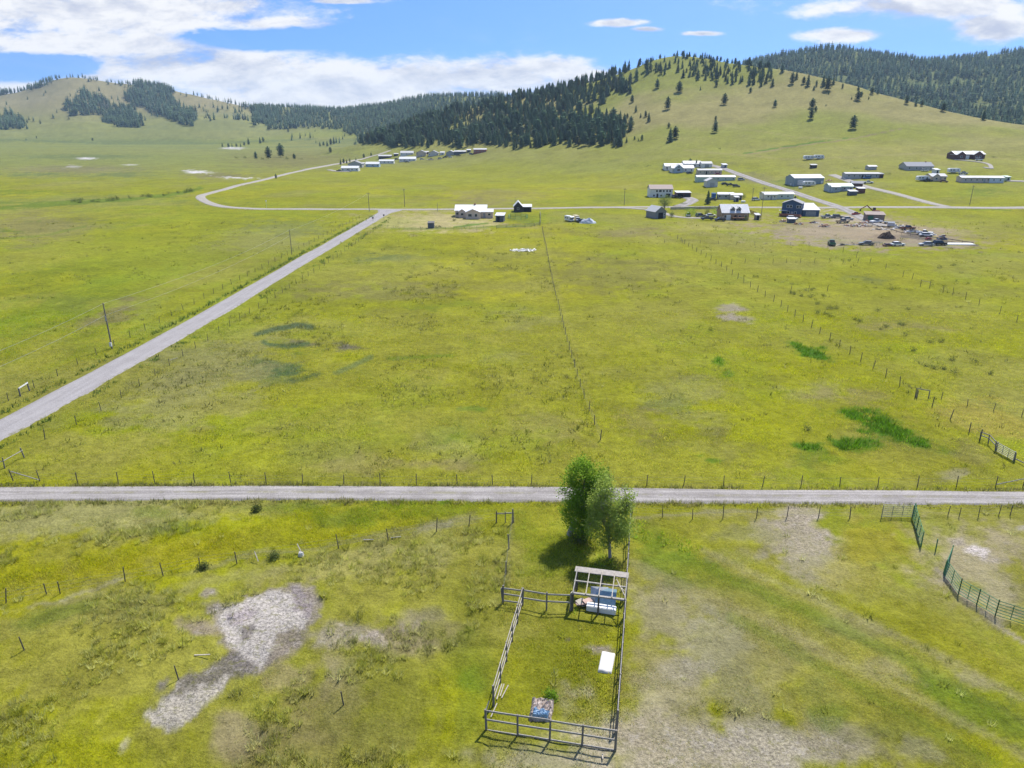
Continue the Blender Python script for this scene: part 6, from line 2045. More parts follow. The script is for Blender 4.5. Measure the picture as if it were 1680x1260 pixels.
# --- upper cluster by the lane
UP = 'houses at the top of the village lane'
building('house', 'white house with white roof at the left end of the top lane houses', 1091, 1120, 279, 2.7, 1.6, 9, W_WHITE, R_WHITE, 'x', wins=row(3), doors=[(.12, 2.1, 1)], group=UP)
r_, W_ = building('house', 'white house with a steep blue-grey gable in front of the top lane houses', 1102, 1138, 282.5, 2.8, 1.7, 8, W_WHITE, R_WHITE, 'x', wins=row(4), group=UP)
wing(r_, W_, -W_ * .42, -1.6, 6.5, 6, 2.7, 2.6, 'y', M('blue_gable', (.34, .42, .50)), R_WHITE, wins=[(.5, .8, 2.4, 2.2), (.5, 2.9, 4.2, 1.3)])
building('house', 'long white house behind the dark firs at the top of the lane', 1122, 1150, 275, 2.8, 1.6, 9, W_WHITE, R_WHITE, 'x', wins=row(4), group=UP)
building('garage', 'white garage with pale roof at the upper end of the lane', 1151, 1168, 275, 2.8, 1.2, 8, W_WHITE, R_LGREY, 'x', doors=[(.5, 2.2, 3, DOORM)], cat='garage', group=UP)
building('mobile_home', 'long tan mobile home with pale roof, upper one of the two by the lane', 1145, 1184, 286, 2.7, .8, 5.5, W_TAN, R_LGREY, 'x', wins=row(6, 1.1, 2.0, 1.0), doors=[(.35, 2.1, 1, DOORSHADE)], cat='mobile home')
building('mobile_home', 'very long pale green mobile home with white roof beside the lane', 1143, 1206, 297.5, 2.7, .9, 5.5, W_AQUA, R_WHITE, 'x', wins=row(3, 1.1, 2.0, .9, .55, .95), cat='mobile home', skirt=W_AQUA)
building('shed', 'pale grey gabled shed in front of the very long pale green mobile home', 1159, 1177, 307, 3.6, 1.6, 7, M('pale_grey_metal', (.50, .51, .52), rough=.5, ridges=6), R_LGREY, 'y', doors=[(.5, 2.6, 2.8, W_GREY)], cat='shed')
r_, W_ = building('mobile_home', 'L-shaped tan mobile home with a low white roof behind the house with dormers', 1178, 1203, 327, 2.6, .8, 5, W_GREY, R_WHITE, 'x', wins=row(3), cat='mobile home', yaw=-7)
wing(r_, W_, 2.2, -2.4, 6, 4.5, 2.5, .7, 'x', W_TAN, R_WHITE, wins=[(.5, 1.0, 1.9, 1.2)], doors=[(.85, 2.0, .9, DOORSHADE)])
r_, W_ = building('mobile_home', 'pale mobile home with two stepped white roofs beside the lane', 1252, 1302, 327, 2.7, .8, 6.5, M('pale_grey_green', (.56, .60, .55), rough=.7), R_WHITE, 'x', wins=[(.6, 1.1, 2.0, 1.0), (.8, 1.1, 2.0, .8)], cat='mobile home', skirt=None)
wing(r_, W_, -W_ / 2 - .05, -1.6, W_ * .42, 6, 2.6, .8, 'x', M('cream_white', (.62, .60, .52), rough=.7), R_WHITE, wins=[(.3, 1.1, 2.0, .9), (.8, 1.1, 1.9, .8)], doors=[(.55, 2.0, .9, DOORM)])

# --- stone cape house with two dormers
r_, W_ = building('house', 'warm stone house with white metal roof and two dormers', 1184, 1228, 361, 3.1, 3.0, 8.5, W_STONE, R_WHITE, 'x', wins=[(.12, .9, 2.1, 1.1), (.88, .9, 2.1, 1.2), (.66, .9, 2.1, 1.1)], doors=[(.24, 2.2, 1.9, TRIM), (.5, 2.1, 1.0, DOORSHADE)], chimney=None)
for u in (-.095, .13):
    dm = walls_mb(1.7, 2.6, 4.55, .85, 'y', u * W_ - .85, .75, 3.2).build('dormer', W_SLATE, r_)
    roof_mb(1.7, 2.6, 4.55, .85, 'y', .2, .1, u * W_ - .85, .75).build('dormer_roof', R_LGREY, dm)
    add_window(dm, u * W_, 3.75, 4.7, .9, .75)
o = MB()
o.box(-W_ * .15, W_ * .32, -2.3, -.08, 1.05, 1.2)
dk = o.build('deck', M('brown_deck', (.22, .12, .07), rough=.9), r_)
for u in (-.14, .02, .16, .31):
    o = MB()
    o.tube((u * W_, -2.2, -.4), (u * W_, -2.2, 2.2), .06, n=6)
    o.build('deck_post', MATS['brown_deck'], dk)
o = MB()
o.box(-W_ * .15, W_ * .32, -2.26, -2.18, 1.95, 2.05)
o.build('deck_rail', MATS['brown_deck'], dk)

# --- dark blue two-storey house with garage
r_, W_ = building('house', 'dark blue two-storey house with grey roof on the dirt yard', 1277, 1317, 355, 5.6, 1.5, 8, W_BLUE, R_GREY, 'y', yaw=-28, wins=[(.30, 3.7, 4.9, 1.1), (.46, 3.7, 4.9, 1.1), (.80, 3.7, 4.9, 1.1), (.93, 3.7, 4.9, .9), (.36, 1.1, 2.3, 1.2), (.72, 1.0, 2.2, 1.0)], doors=[(.55, 2.1, 1.0, DOORM)], W_=8.2)
o = MB()
o.box(-.3, .3, 7.2, 7.8, 6.0, 8.2)
o.build('chimney', W_DARK, r_)
o = MB()
o.box(-4.6, 4.6, -3.1, -.08, .35, .5)
dk = o.build('deck', M('red_deck', (.33, .14, .09), rough=.9), r_)
o = MB()
o.box(-4.6, 4.6, -3.1, -3.02, .8, 1.35)
o.box(-4.6, -4.52, -3.0, -.1, .8, 1.35)
o.build('deck_rail', MATS['red_deck'], dk)
o = MB()
o.box(-4.9, -1.6, -2.4, -.1, 2.5, 2.62)
o.build('porch_roof', R_WHITE, r_)
building('garage', 'dark blue garage with a broad white roof joined to the dark blue house', 1316, 1343, 355, 2.7, 2.0, 10, W_BLUE, R_WHITE, 'shed', doors=[(.5, 2.2, 4.4, M('grey_garage_door', (.25, .26, .28)))], cat='garage', yaw=-4)
building('hot_tub_hut', 'small white-topped hut in front of the dark blue house', 1294, 1305, 366, 1.6, .35, 2.4, W_SLATE, R_WHITE, 'shed', cat='hut')

# --- workshop and neighbours
r_, W_ = building('workshop', 'large blue-grey metal workshop with a white roof', 1301, 1352, 303.5, 4.0, 1.7, 11, W_BLUEG, R_WHITE, 'x', yaw=7, doors=[(.94, 2.3, 1.1, TRIM), (.2, 3.0, 3.2, M('pale_roller_door', (.5, .52, .54)))], cat='workshop')
building('shed', 'tiny dark shed with light roof alone above the blue-grey workshop', 1331, 1340, 276, 2.0, .5, 3, W_DARK, R_LGREY, 'shed', cat='shed')
building('mobile_home', 'long grey mobile home with a blue car parked in front', 1387, 1442, 293, 2.8, .6, 5.5, W_GREY, R_LGREY, 'x', wins=row(6, 1.1, 2.1, 1.0), doors=[(.5, 2.1, 1, DOORSHADE)], cat='mobile home', yaw=-3, skirt=W_GREY)
building('shed', 'small white-roofed shed behind the long grey mobile home', 1425, 1438, 278.5, 2.0, .6, 5, W_GREY, R_WHITE, 'x', cat='shed')
r_, W_ = building('house', 'grey-blue house with a pale green roof beside the branch track', 1361, 1399, 314, 2.7, 1.3, 8, M('grey_blue_siding', (.34, .40, .46)), R_AQUA, 'x', wins=row(4), doors=[(.55, 2.1, 1)])
wing(r_, W_, -W_ / 2 + .3, -1.6, W_ * .36, 5, 2.5, .9, 'x', MATS['grey_blue_siding'], R_WHITE, wins=[(.5, 1.0, 2.0, 1.0)])
building('shed', 'brown shed with slate roof on the right behind the grey-blue house', 1397, 1414, 308, 2.4, 1.0, 5, M('brown_boards', (.13, .075, .065)), R_GREY, 'x', yaw=-18, cat='shed')
building('shed', 'small dark shed with white roof in front of the grey-blue house', 1394, 1406, 320.5, 2.0, .5, 3.4, W_SLATE, R_WHITE, 'shed', cat='shed')
building('shed', 'small red-brown shed with white roof beside the branch track', 1408, 1419, 317, 2.4, .5, 3.6, M('red_boards', (.16, .065, .05)), R_WHITE, 'shed', cat='shed')
r_, W_ = building('house', 'low house under a broad grey shingle roof with a white car in front', 1487, 1531, 279.5, 2.5, 2.2, 10, W_GREY, R_GREY, 'x', wins=row(4, .9, 1.9), doors=[(.5, 2.1, 1)], chimney=(.82, .5, .5))
r_, W_ = building('house', 'tan house with a white-topped gable among trailers on the right', 1527, 1552, 297, 2.7, 1.2, 7, W_TAN, R_LGREY, 'x', wins=row(3), doors=[(.6, 2.1, 1)])
wing(r_, W_, -W_ / 2 + .4, -1.0, 4.2, 5, 2.6, 1.5, 'y', W_TAN, R_WHITE, wins=[(.5, .9, 1.9, 1.3)])
r_, W_ = building('mobile_home', 'very long tan and white mobile home at the right edge', 1577, 1645, 300, 2.9, .7, 5.5, M('pale_tan', (.52, .45, .40)), R_WHITE, 'x', wins=row(7, 1.2, 2.1, 1.0), doors=[(.55, 2.1, 1)], cat='mobile home', yaw=-2, skirt=None)
wing(r_, W_, W_ * .16, -.25, W_ * .34, 5.4, 2.75, .6, 'x', M('pale_blue_white', (.55, .62, .68)), R_WHITE, wins=[(.3, 1.2, 2.1, .9), (.75, 1.2, 2.1, .9)])
r_, W_ = building('house', 'dark red-brown house with white roof and white garage doors on the hillside', 1566, 1615, 261, 3.2, 1.8, 10, W_BROWN, R_WHITE, 'x', wins=[(.7, 1.0, 2.2, 1.4), (.9, 1.0, 2.2, 1.2)], doors=[(.27, 2.4, 2.6, TRIM), (.42, 2.4, 2.4, TRIM)])
wing(r_, W_, -W_ / 2 + .2, -2.0, 6, 8, 3.0, 2.0, 'y', W_BROWN, R_WHITE, wins=[(.5, 1.0, 2.2, 1.5)])
wing(r_, W_, W_ * .06, -2.2, 6.5, 8, 3.1, 2.1, 'y', W_BROWN, R_WHITE, wins=[(.3, 1.0, 2.2, 1.3), (.7, 1.0, 2.2, 1.3)])

# ------------------------------------------------------------------ vehicles
TYRE = M('tyre_rubber', (.02, .02, .02), rough=.9)
CARGLASS = M('car_glass', (.02, .025, .03), rough=.08, spec=.7)
PAINTS = {'white': (.72, .72, .71), 'black': (.015, .016, .018), 'blue': (.03, .12, .32), 'silver': (.42, .43, .45), 'grey': (.16, .165, .175), 'red': (.38, .04, .03), 'dark blue': (.02, .035, .07), 'cream': (.62, .52, .30), 'green': (.04, .13, .09), 'rust': (.20, .085, .045), 'tan': (.42, .33, .22)}


def paint(c):
    return M('paint_' + c.replace(' ', '_'), PAINTS[c], rough=.3, spec=.5, var=.06)


def wheels(root, xs, half, r, w_=.24):
    for x in xs:
        for s in (-1, 1):
            o = MB()
            o.tube((x, s * half - w_ / 2, r), (x, s * half + w_ / 2, r), r, n=10)
            wh = o.build('wheel', TYRE, root)
            o = MB()
            yo = s * (half + w_ / 2)
            o.tube((x, yo - .02, r), (x, yo + .02, r), r * .55, n=8)
            o.build('rim', GREYPIPE, wh)


def taper(o, x0, x1, y, z0, X0, X1, Y, z1, mi=0):
    V = [(x0, -y, z0), (x1, -y, z0), (x1, y, z0), (x0, y, z0), (X0, -Y, z1), (X1, -Y, z1), (X1, Y, z1), (X0, Y, z1)]
    o.mesh(V, [(0, 3, 2, 1), (4, 5, 6, 7), (0, 1, 5, 4), (1, 2, 6, 5), (2, 3, 7, 6), (3, 0, 4, 7)], mi)


def vehicle(kind, colour, px, py, label, yaw=0.0, group=None, name=None, cat=None, lift=0.0, scale=1.0):
    p = gp(px, py) + Vector((0, 0, lift))
    nm = name or {'sedan': 'parked_car', 'suv': 'parked_car', 'pickup': 'pickup_truck', 'van': 'van', 'trailer': 'travel_trailer', 'motorhome': 'motorhome', 'flatbed': 'flatbed_trailer', 'boxtruck': 'box_truck'}[kind]
    ct = cat or {'sedan': 'car', 'suv': 'car', 'pickup': 'pickup', 'van': 'van', 'trailer': 'trailer', 'motorhome': 'motorhome', 'flatbed': 'trailer', 'boxtruck': 'truck'}[kind]
    root = empty(nm, p, R(yaw))
    root.scale = (scale,) * 3
    tag(root, label, ct, group)
    pm = paint(colour)
    o = MB()
    if kind in ('sedan', 'suv', 'van'):
        hood = {'sedan': .88, 'suv': 1.0, 'van': 1.1}[kind]
        top = {'sedan': 1.42, 'suv': 1.72, 'van': 2.05}[kind]
        prof = [(-2.25, .35), (2.25, .35), (2.3, .7), (2.15, hood - .06), (1.1, hood + .02), (-1.6, hood + .04), (-2.2, hood), (-2.3, .65)]
        o.prism(prof, -.88, .88, 'y')
        bk = {'sedan': -1.75, 'suv': -2.2, 'van': -2.25}[kind]
        taper(o, bk + .35, .35, .66, top - .02, bk + .4, .3, .64, top + .04)
        o.build('body', pm, root, bevel=.04)
        o = MB()
        taper(o, bk, 1.1 if kind != 'van' else 1.5, .82, hood + .02, bk + .35, .35, .66, top - .02)
        o.build('windows', CARGLASS, root)
        wheels(root, (-1.4, 1.45), .80, .34)
        for s in (-.6, .6):
            o = MB()
            o.box(2.2, 2.3, s - .2, s + .2, .6, .76)
            o.build('headlight', TRIM, root)
    elif kind == 'pickup':
        o.prism([(-2.7, .5), (2.7, .5), (2.75, .85), (2.6, 1.05), (1.2, 1.12), (.9, 1.12), (.9, 1.12), (-.75, 1.12), (-.75, .82), (-2.6, .82), (-2.7, .8)], -.92, .92, 'y')
        o.box(-2.7, -.77, -.92, -.84, .8, 1.12)
        o.box(-2.7, -.77, .84, .92, .8, 1.12)
        o.box(-2.7, -2.62, -.83, .83, .8, 1.12)
        taper(o, -.55, .4, .72, 1.76, -.5, .35, .7, 1.83)
        o.build('body', pm, root)
        o = MB()
        taper(o, -.72, 1.15, .86, 1.13, -.55, .4, .72, 1.76)
        o.build('windows', CARGLASS, root)
        wheels(root, (-1.7, 1.75), .84, .40, .28)
    elif kind == 'trailer':
        L, hh = 3.6, 2.9
        o.prism([(-L, .6), (L - .4, .6), (L, 1.3), (L - .1, 2.1), (L - .7, hh - .1), (L - 1.2, hh), (-L + .5, hh), (-L, hh - .5)], -1.2, 1.2, 'y')
        o.build('body', pm, root, bevel=.05)
        o = MB()
        o.box(-L + .1, L - .35, -1.225, -1.2, 1.0, 1.18)
        o.build('stripe', M('stripe_grey', (.25, .28, .33)), root)
        for x_, w_ in ((-2.4, 1.0), (-.6, 1.4), (1.9, .9)):
            o = MB()
            o.box(x_ - w_ / 2, x_ + w_ / 2, -1.235, -1.2, 1.6, 2.2)
            o.build('window', CARGLASS, root)
        o = MB()
        o.box(.5, 1.15, -1.24, -1.2, .7, 2.4)
        o.build('door', M('trailer_door', (.6, .6, .58)), root)
        o = MB()
        o.bar((L - .3, -.3, .55), (L + 1.2, 0, .55), .08, .1)
        o.bar((L - .3, .3, .55), (L + 1.2, 0, .55), .08, .1)
        o.build('hitch', GREYPIPE, root)
        wheels(root, (-.6, .3), 1.06, .36)
    elif kind == 'motorhome':
        L, hh = 3.4, 3.0
        o.prism([(-L, .5), (L, .5), (L + .05, 1.1), (L - .7, 1.3), (L - 1.0, 1.95), (L - .1, 2.1), (L - .1, hh - .3), (L - .5, hh), (-L, hh)], -1.15, 1.15, 'y')
        o.build('body', pm, root, bevel=.05)
        for x_, w_ in ((-2.3, 1.1), (-.4, 1.3)):
            o = MB()
            o.box(x_ - w_ / 2, x_ + w_ / 2, -1.185, -1.15, 1.6, 2.2)
            o.build('window', CARGLASS, root)
        o = MB()
        taper(o, L - 1.3, L - .62, 1.16, 1.32, L - 1.3, L - .92, 1.16, 1.9)
        o.build('windscreen', CARGLASS, root)
        wheels(root, (-1.9, 2.2), 1.0, .40)
    elif kind == 'boxtruck':
        o.box(-3.2, 1.0, -1.15, 1.15, .8, 3.1)
        o.build('box', pm, root, bevel=.04)
        o = MB()
        o.prism([(1.1, .5), (3.0, .5), (3.05, 1.2), (2.4, 1.35), (2.0, 2.2), (1.1, 2.3)], -1.0, 1.0, 'y')
        o.build('cab', paint('white'), root, bevel=.03)
        o = MB()
        taper(o, 1.6, 2.42, 1.01, 1.4, 1.6, 2.08, 1.01, 2.1)
        o.build('windows', CARGLASS, root)
        o = MB()
        o.box(-3.1, 2.6, -.5, .5, .45, .78)
        o.build('chassis', DARKPOST, root)
        wheels(root, (-2.0, 2.2), 1.0, .45, .3)
    elif kind == 'flatbed':
        o.box(-3.0, 3.0, -1.1, 1.1, .7, .85)
        o.build('bed', pm, root)
        o = MB()
        o.bar((3.0, 0, .7), (4.3, 0, .55), .12, .12)
        o.build('hitch', DARKPOST, root)
        wheels(root, (-.6, .4), 1.0, .36)
    return root


V = vehicle
V('motorhome', 'white', 934, 363, 'white camper with dark front parked in the middle field', yaw=-62, scale=.75)
V('boxtruck', 'cream', 946, 363, 'cream box truck parked between the camper and the grey covered heap', yaw=-75, scale=.78)
V('sedan', 'black', 954, 365, 'dark car half hidden beside the grey covered heap in the field', yaw=20)
V('pickup', 'black', 1110, 325.5, 'black pickup in front of the dark red carport', yaw=160)
V('suv', 'rust', 1104, 324, 'brown car parked between the white farmhouse and the carport', yaw=90)
V('boxtruck', 'blue', 1170, 326, 'blue box truck behind the tall spruce', yaw=80, scale=1.0)
V('sedan', 'black', 1169, 329, 'dark car parked in front of the blue box truck', yaw=5)
V('suv', 'white', 1129, 355, 'small white car by the bushes near the back road', yaw=80)
V('pickup', 'dark blue', 1160, 361, 'dark blue pickup left of the stone house', yaw=170)
V('suv', 'black', 1181, 363, 'black car in front of the stone house with dormers', yaw=174)
V('suv', 'grey', 1149, 356, 'dark grey car behind the dark blue pickup', yaw=10)
V('sedan', 'white', 1166, 355.5, 'white car behind the dark blue and black vehicles', yaw=5)
V('pickup', 'silver', 1357, 358, 'silver pickup beside the white-roofed garage', yaw=8)
V('suv', 'grey', 1374, 358, 'grey car parked behind the silver pickup at the lane', yaw=-5)
V('sedan', 'black', 1189, 303, 'left dark car in the row before the very long pale green mobile home', yaw=10, group='dark cars below the pale green mobile home')
V('pickup', 'black', 1198, 305, 'dark pickup in the middle of the row before the very long pale green mobile home', yaw=-10, group='dark cars below the pale green mobile home')
V('suv', 'dark blue', 1208, 307, 'right dark car in the row before the very long pale green mobile home', yaw=-20, group='dark cars below the pale green mobile home')
V('trailer', 'white', 1327, 305.5, 'white travel trailer parked along the blue-grey workshop', yaw=4)
V('trailer', 'white', 1326, 262, 'left white trailer of the pair high above the workshop', yaw=6, group='white trailers above the workshop')
V('trailer', 'white', 1343, 261, 'right white trailer of the pair high above the workshop', yaw=2, group='white trailers above the workshop')
V('suv', 'blue', 1422, 293.5, 'bright blue car in front of the long grey mobile home', yaw=176)
V('sedan', 'white', 1389, 294, 'white car at the left end of the long grey mobile home', yaw=20)
V('trailer', 'white', 1513, 297, 'white travel trailer with dark windows left of the tan house', yaw=3)
V('pickup', 'black', 1522, 298, 'dark pickup between the white travel trailer and the tan house', yaw=10)
V('suv', 'white', 1517, 281, 'white vehicle parked before the broad grey roof', yaw=5)
V('trailer', 'white', 1564, 284, 'white travel trailer behind the very long mobile home', yaw=2)
V('pickup', 'silver', 1580, 286, 'grey pickup right of the white travel trailer', yaw=8)
V('boxtruck', 'white', 1576, 293, 'low white truck at the left end of the very long mobile home', yaw=175, scale=.7)
V('pickup', 'white', 1437, 366, 'white pickup beside the green shed in the dirt yard', yaw=200)
V('flatbed', 'grey', 1455, 367, 'flatbed trailer along the dark yard fence', yaw=-22)
V('boxtruck', 'silver', 1464, 373, 'grey truck behind the flatbed trailer in the dirt yard', yaw=-25, scale=.6)
V('pickup', 'white', 1516, 385, 'white pickup among the pale debris along the yard fence', yaw=-28)
V('sedan', 'white', 1519, 388, 'white boat-like car body at the front of the pale debris row', yaw=-10)
JK = 'old vehicles along the near edge of the dirt yard'
V('pickup', 'green', 1364, 402, 'dark green tractor-like truck at the left corner of the dirt yard', yaw=75, group=JK)
V('sedan', 'grey', 1421, 402, 'grey old car left of the low wooden rack on the yard edge', yaw=170, group=JK)
V('sedan', 'white', 1472, 403.5, 'pale old car with dark windows, middle of the yard edge', yaw=5, group=JK)
V('sedan', 'silver', 1519, 403.5, 'silver old car second from the white slab on the yard edge', yaw=175, group=JK)
V('suv', 'black', 1541, 402.5, 'black wrecked car beside the white slab', yaw=8, group=JK)
V('sedan', 'rust', 1456, 404, 'small rusty car wreck left of the pale old car', yaw=12, group=JK, scale=.7)
V('sedan', 'red', 1523, 393, 'tiny red vehicle standing alone in the dirt yard', yaw=20, scale=.55)
V('pickup', 'red', 1404, 353, 'red tractor-like truck beside the lane end', yaw=30, scale=.8)
# more of what stands round the houses
for px0, px1, py, hh, rs, dp, wl, rf, lab in ((646, 653, 256, 2.3, .6, 5, W_DARK, R_LGREY, 'tiny dark shed behind the small whitish house of the far settlement'), (697, 703, 253, 2.3, .8, 5, W_BROWN, R_LGREY, 'tiny brown shed between the two gabled houses of the far settlement'), (722, 729, 254, 2.4, .7, 5, W_WHITE, R_WHITE, 'tiny white shed left of the small grey house in the far settlement'), (766, 772, 250, 2.4, .7, 5, W_SLATE, R_WHITE, 'tiny slate shed left of the red-walled building'),
                                              (590, 597, 272, 2.2, .6, 5, W_GREY, R_WHITE, 'tiny grey shed between the first two houses of the far settlement'), (1186, 1193, 276, 2.3, .6, 5, W_GREY, R_WHITE, 'small grey shed at the bend of the upper lane'), (1206, 1212, 331, 2.2, .5, 3, W_BARN, R_LGREY, 'tiny grey shed beside the L-shaped mobile home'), (1443, 1449, 292, 2.2, .6, 3.5, W_BROWN, R_GREY, 'tiny brown shed at the right end of the long grey mobile home'), (1534, 1541, 285, 2.3, .6, 4, W_WHITE, R_WHITE, 'small white shed behind the tan house on the right'), (1650, 1657, 297, 2.2, .5, 3.5, W_AQUA, R_AQUA, 'small pale green shed right of the very long tan mobile home'), (1240, 1246, 361, 2.0, .5, 2.6, W_BARN, R_LGREY, 'tiny grey shed near the foot of the plank ramp')):
    building('shed', lab, px0, px1, py, hh, rs, dp, wl, rf, 'shed', doors=[(.5, 1.9, .9, DOORSHADE)], cat='shed')
for px, py, c, k_, lab in ((1300, 360.5, 'white', 'suv', 'white car half hidden behind the red deck'), (1391, 361, 'silver', 'sedan', 'silver car at the mouth of the dirt yard'), (1424, 301, 'white', 'pickup', 'white pickup below the blue car on the grass'), (1178, 287, 'red', 'sedan', 'red car at the right end of the upper tan mobile home'), (1216, 296, 'silver', 'suv', 'silver car beside the lane above the stepped mobile home'), (1131, 285, 'dark blue', 'sedan', 'dark blue car below the steep blue-grey gable'), (1606, 263.5, 'white', 'suv', 'white car on the loop drive of the dark red-brown house'), (1548, 299, 'rust', 'sedan', 'rusty car at the right side of the tan house'), (1240, 329, 'white', 'suv', 'white car left of the stepped mobile home'), (1489, 377, 'rust', 'pickup', 'rusty pickup in the whitish debris along the yard fence'), (1382, 366, 'tan', 'pickup', 'tan truck between the grey car and the pinkish timber')):
    V(k_, c, px, py, lab, yaw=random.uniform(-25, 25))
FC = 'cars parked around the far settlement'
for i, (px, py, c, lab) in enumerate([(557, 281.5, 'black', 'dark car at the drive left of the leftmost far house'), (651, 262, 'black', 'dark car between the white houses of the far settlement'), (668, 266.5, 'grey', 'grey car in front of the white house with pale gable'), (692, 262, 'white', 'white car below the tall tan house'), (707, 262.5, 'grey', 'grey car below the pale house with broad gable'),
                                       (722, 261, 'silver', 'silver car in the open lot of the far settlement'), (730, 259, 'black', 'dark car beside the small grey house with white gable'), (739, 258.5, 'white', 'white car in front of the small grey house'), (752, 256, 'black', 'dark car before the long low far shed'), (773, 253.5, 'grey', 'grey car left of the red-walled building')]):
    V('suv' if i % 2 else 'pickup', c, px, py, lab, yaw=random.uniform(-30, 30), group=FC)


# ------------------------------------------------------------------ yard things
def heap(name, label, px, py, w_px, hgt, mats_, n, seed, cat, elong=.6, piece=(.3, 1.6), yaw=0, group=None, flat=.12):
    g = random.Random(seed)
    p = gp(px, py)
    w_ = w_px / ppm(p) / 2
    o = MB()
    for i in range(n):
        a, r_ = g.uniform(0, 6.28), math.sqrt(g.random())
        x, y = math.cos(a) * r_ * w_, math.sin(a) * r_ * w_ * elong
        z = hgt * (1 - r_ * r_) * g.uniform(.1, 1)
        M_ = Matrix.Translation((x, y, z)) @ Matrix.Rotation(g.uniform(0, 6.28) if not yaw else R(yaw) + g.gauss(0, .25), 4, 'Z') @ Matrix.Rotation(g.gauss(0, .25), 4, 'X') @ Matrix.Rotation(g.gauss(0, .2), 4, 'Y')
        L, B2 = g.uniform(*piece), g.uniform(.1, .5)
        o.box(-L / 2, L / 2, -B2 / 2, B2 / 2, -g.uniform(.03, flat), g.uniform(.03, flat), g.randrange(len(mats_)), M_)
    q = o.build(name, mats_)
    q.location = p
    tag(q, label, cat, group)
    return q


TIMBER = M('pink_timber', (.50, .36, .28), rough=.9)
RUST = M('rusty_steel', (.22, .09, .05), rough=.85)
SCRAPW = M('scrap_white', (.66, .65, .63), rough=.7)
SCRAPG = M('scrap_grey', (.25, .25, .26), rough=.6)
heap('timber_heap', 'long heap of pinkish timber in the middle of the dirt yard', 1408, 371, 46, 1.0, [TIMBER, PALEWOOD, SCRAPW, RUST], 60, 1, 'timber', .35, (.8, 3))
heap('plank_stack', 'pale planks laid flat beyond the pinkish timber heap', 1447, 377, 30, .3, [PALEWOOD, SCRAPW], 16, 2, 'planks', .25, (2, 4), yaw=-18)
heap('scrap_heap', 'low scrap heap with rusty pieces left in the dirt yard', 1352, 372, 20, 1.3, [SCRAPG, RUST, TIMBER], 50, 3, 'scrap', .6)
heap('scrap_heap', 'jumble of white scrap just right of the flatbed trailer', 1478, 374.5, 22, 1.2, [SCRAPW, SCRAPG], 50, 4, 'scrap', .5, (.6, 2.2))
heap('scrap_heap', 'line of whitish debris along the dark yard fence', 1498, 381, 28, 1.1, [SCRAPW, SCRAPW, TIMBER, SCRAPG], 70, 5, 'scrap', .35, (.6, 2.4), yaw=-25)
heap('scrap_heap', 'white debris piled behind the white pickup on the yard fence', 1527, 385, 16, 1.0, [SCRAPW, SCRAPG], 36, 6, 'scrap', .5)
heap('scrap_heap', 'reddish and blue machine scrap at the pointed end of the dirt yard', 1545, 393, 16, 2.0, [RUST, M('scrap_blue', (.10, .15, .26)), SCRAPG], 50, 7, 'scrap', .6)
heap('scrap_heap', 'grey scrap between the parked cars and the house deck', 1335, 366, 14, .8, [SCRAPG, SCRAPW, RUST], 30, 8, 'scrap', .5)
heap('scrap_heap', 'reddish junk in front of the dark blue house deck', 1285, 364, 14, 1.0, [RUST, TIMBER, SCRAPW], 34, 9, 'scrap', .5)
heap('scrap_heap', 'reddish heap of junk along the lane mouth in the dirt yard', 1420, 366, 22, 1.2, [RUST, TIMBER, SCRAPG], 40, 21, 'scrap', .5)
heap('scrap_heap', 'orange and rusty clutter in front of the red deck of the dark blue house', 1310, 368, 18, 1.0, [RUST, M('faded_orange', (.42, .17, .07)), SCRAPW], 36, 22, 'scrap', .5)
heap('debris', 'low heap of reddish scrap beside the blue-grey workshop', 1360, 297, 14, .9, [RUST, TIMBER], 30, 10, 'scrap', .5)
heap('board_heap', 'few boards lying along the near yard edge', 1395, 402, 40, .25, [SCRAPG, PALEWOOD], 16, 11, 'boards', .1, (2, 4), yaw=2)
heap('scrap_heap', 'light scatter of junk between the far houses and the forest', 715, 262, 40, .8, [SCRAPG, SCRAPW, RUST], 60, 12, 'scrap', .4)
heap('white_sheeting', 'crumpled white plastic sheeting lying flat in the middle field', 859, 411, 44, .45, [SCRAPW], 46, 13, 'sheeting', .42, (1.0, 3.2), flat=.06)
dp = lumpy('dirt_pile', 6.0, 5.0, 2.1, 22, 4.0, [M('dark_earth', (.075, .052, .038), rough=.95, var=.3, scale=3)], .35)
dp.location = gp(1454, 391)
tag(dp, 'conical dark brown dirt pile in the yard', 'dirt pile')
tc_ = lumpy('covered_heap', 7.0, 4.2, 1.8, 16, 6.0, [M('silver_cover', (.46, .49, .53), rough=.5, worn=(.2, .22, .25))], .3)
tc_.location = gp(964, 366)
tag(tc_, 'heap under a silvery grey cover beside the dark car in the middle field', 'covered heap')
o = MB()
o.box(-5.2, 5.2, -1.5, 1.5, -.1, .32)
sl_ = o.build('white_slab', WHITE, bevel=.03)
sl_.location = gp(1570, 401)
sl_.rotation_euler = (0, 0, R(-3))
tag(sl_, 'long flat white slab at the near right corner of the dirt yard', 'slab')
# low wooden rack on the yard edge
p = gp(1438, 403)
root = empty('timber_rack', p)
tag(root, 'low empty wooden rack between old cars on the yard edge', 'rack')
for y_ in (0, 1.8):
    o = MB()
    o.box(-2, 2, y_ - .06, y_ + .06, .9, 1.05)
    o.build('beam', PALEWOOD, root)
    for x_ in (-1.9, 0, 1.9):
        o = MB()
        o.tube((x_, y_, -.2), (x_, y_, .9), .07, n=6)
        o.build('leg', PALEWOOD, root)
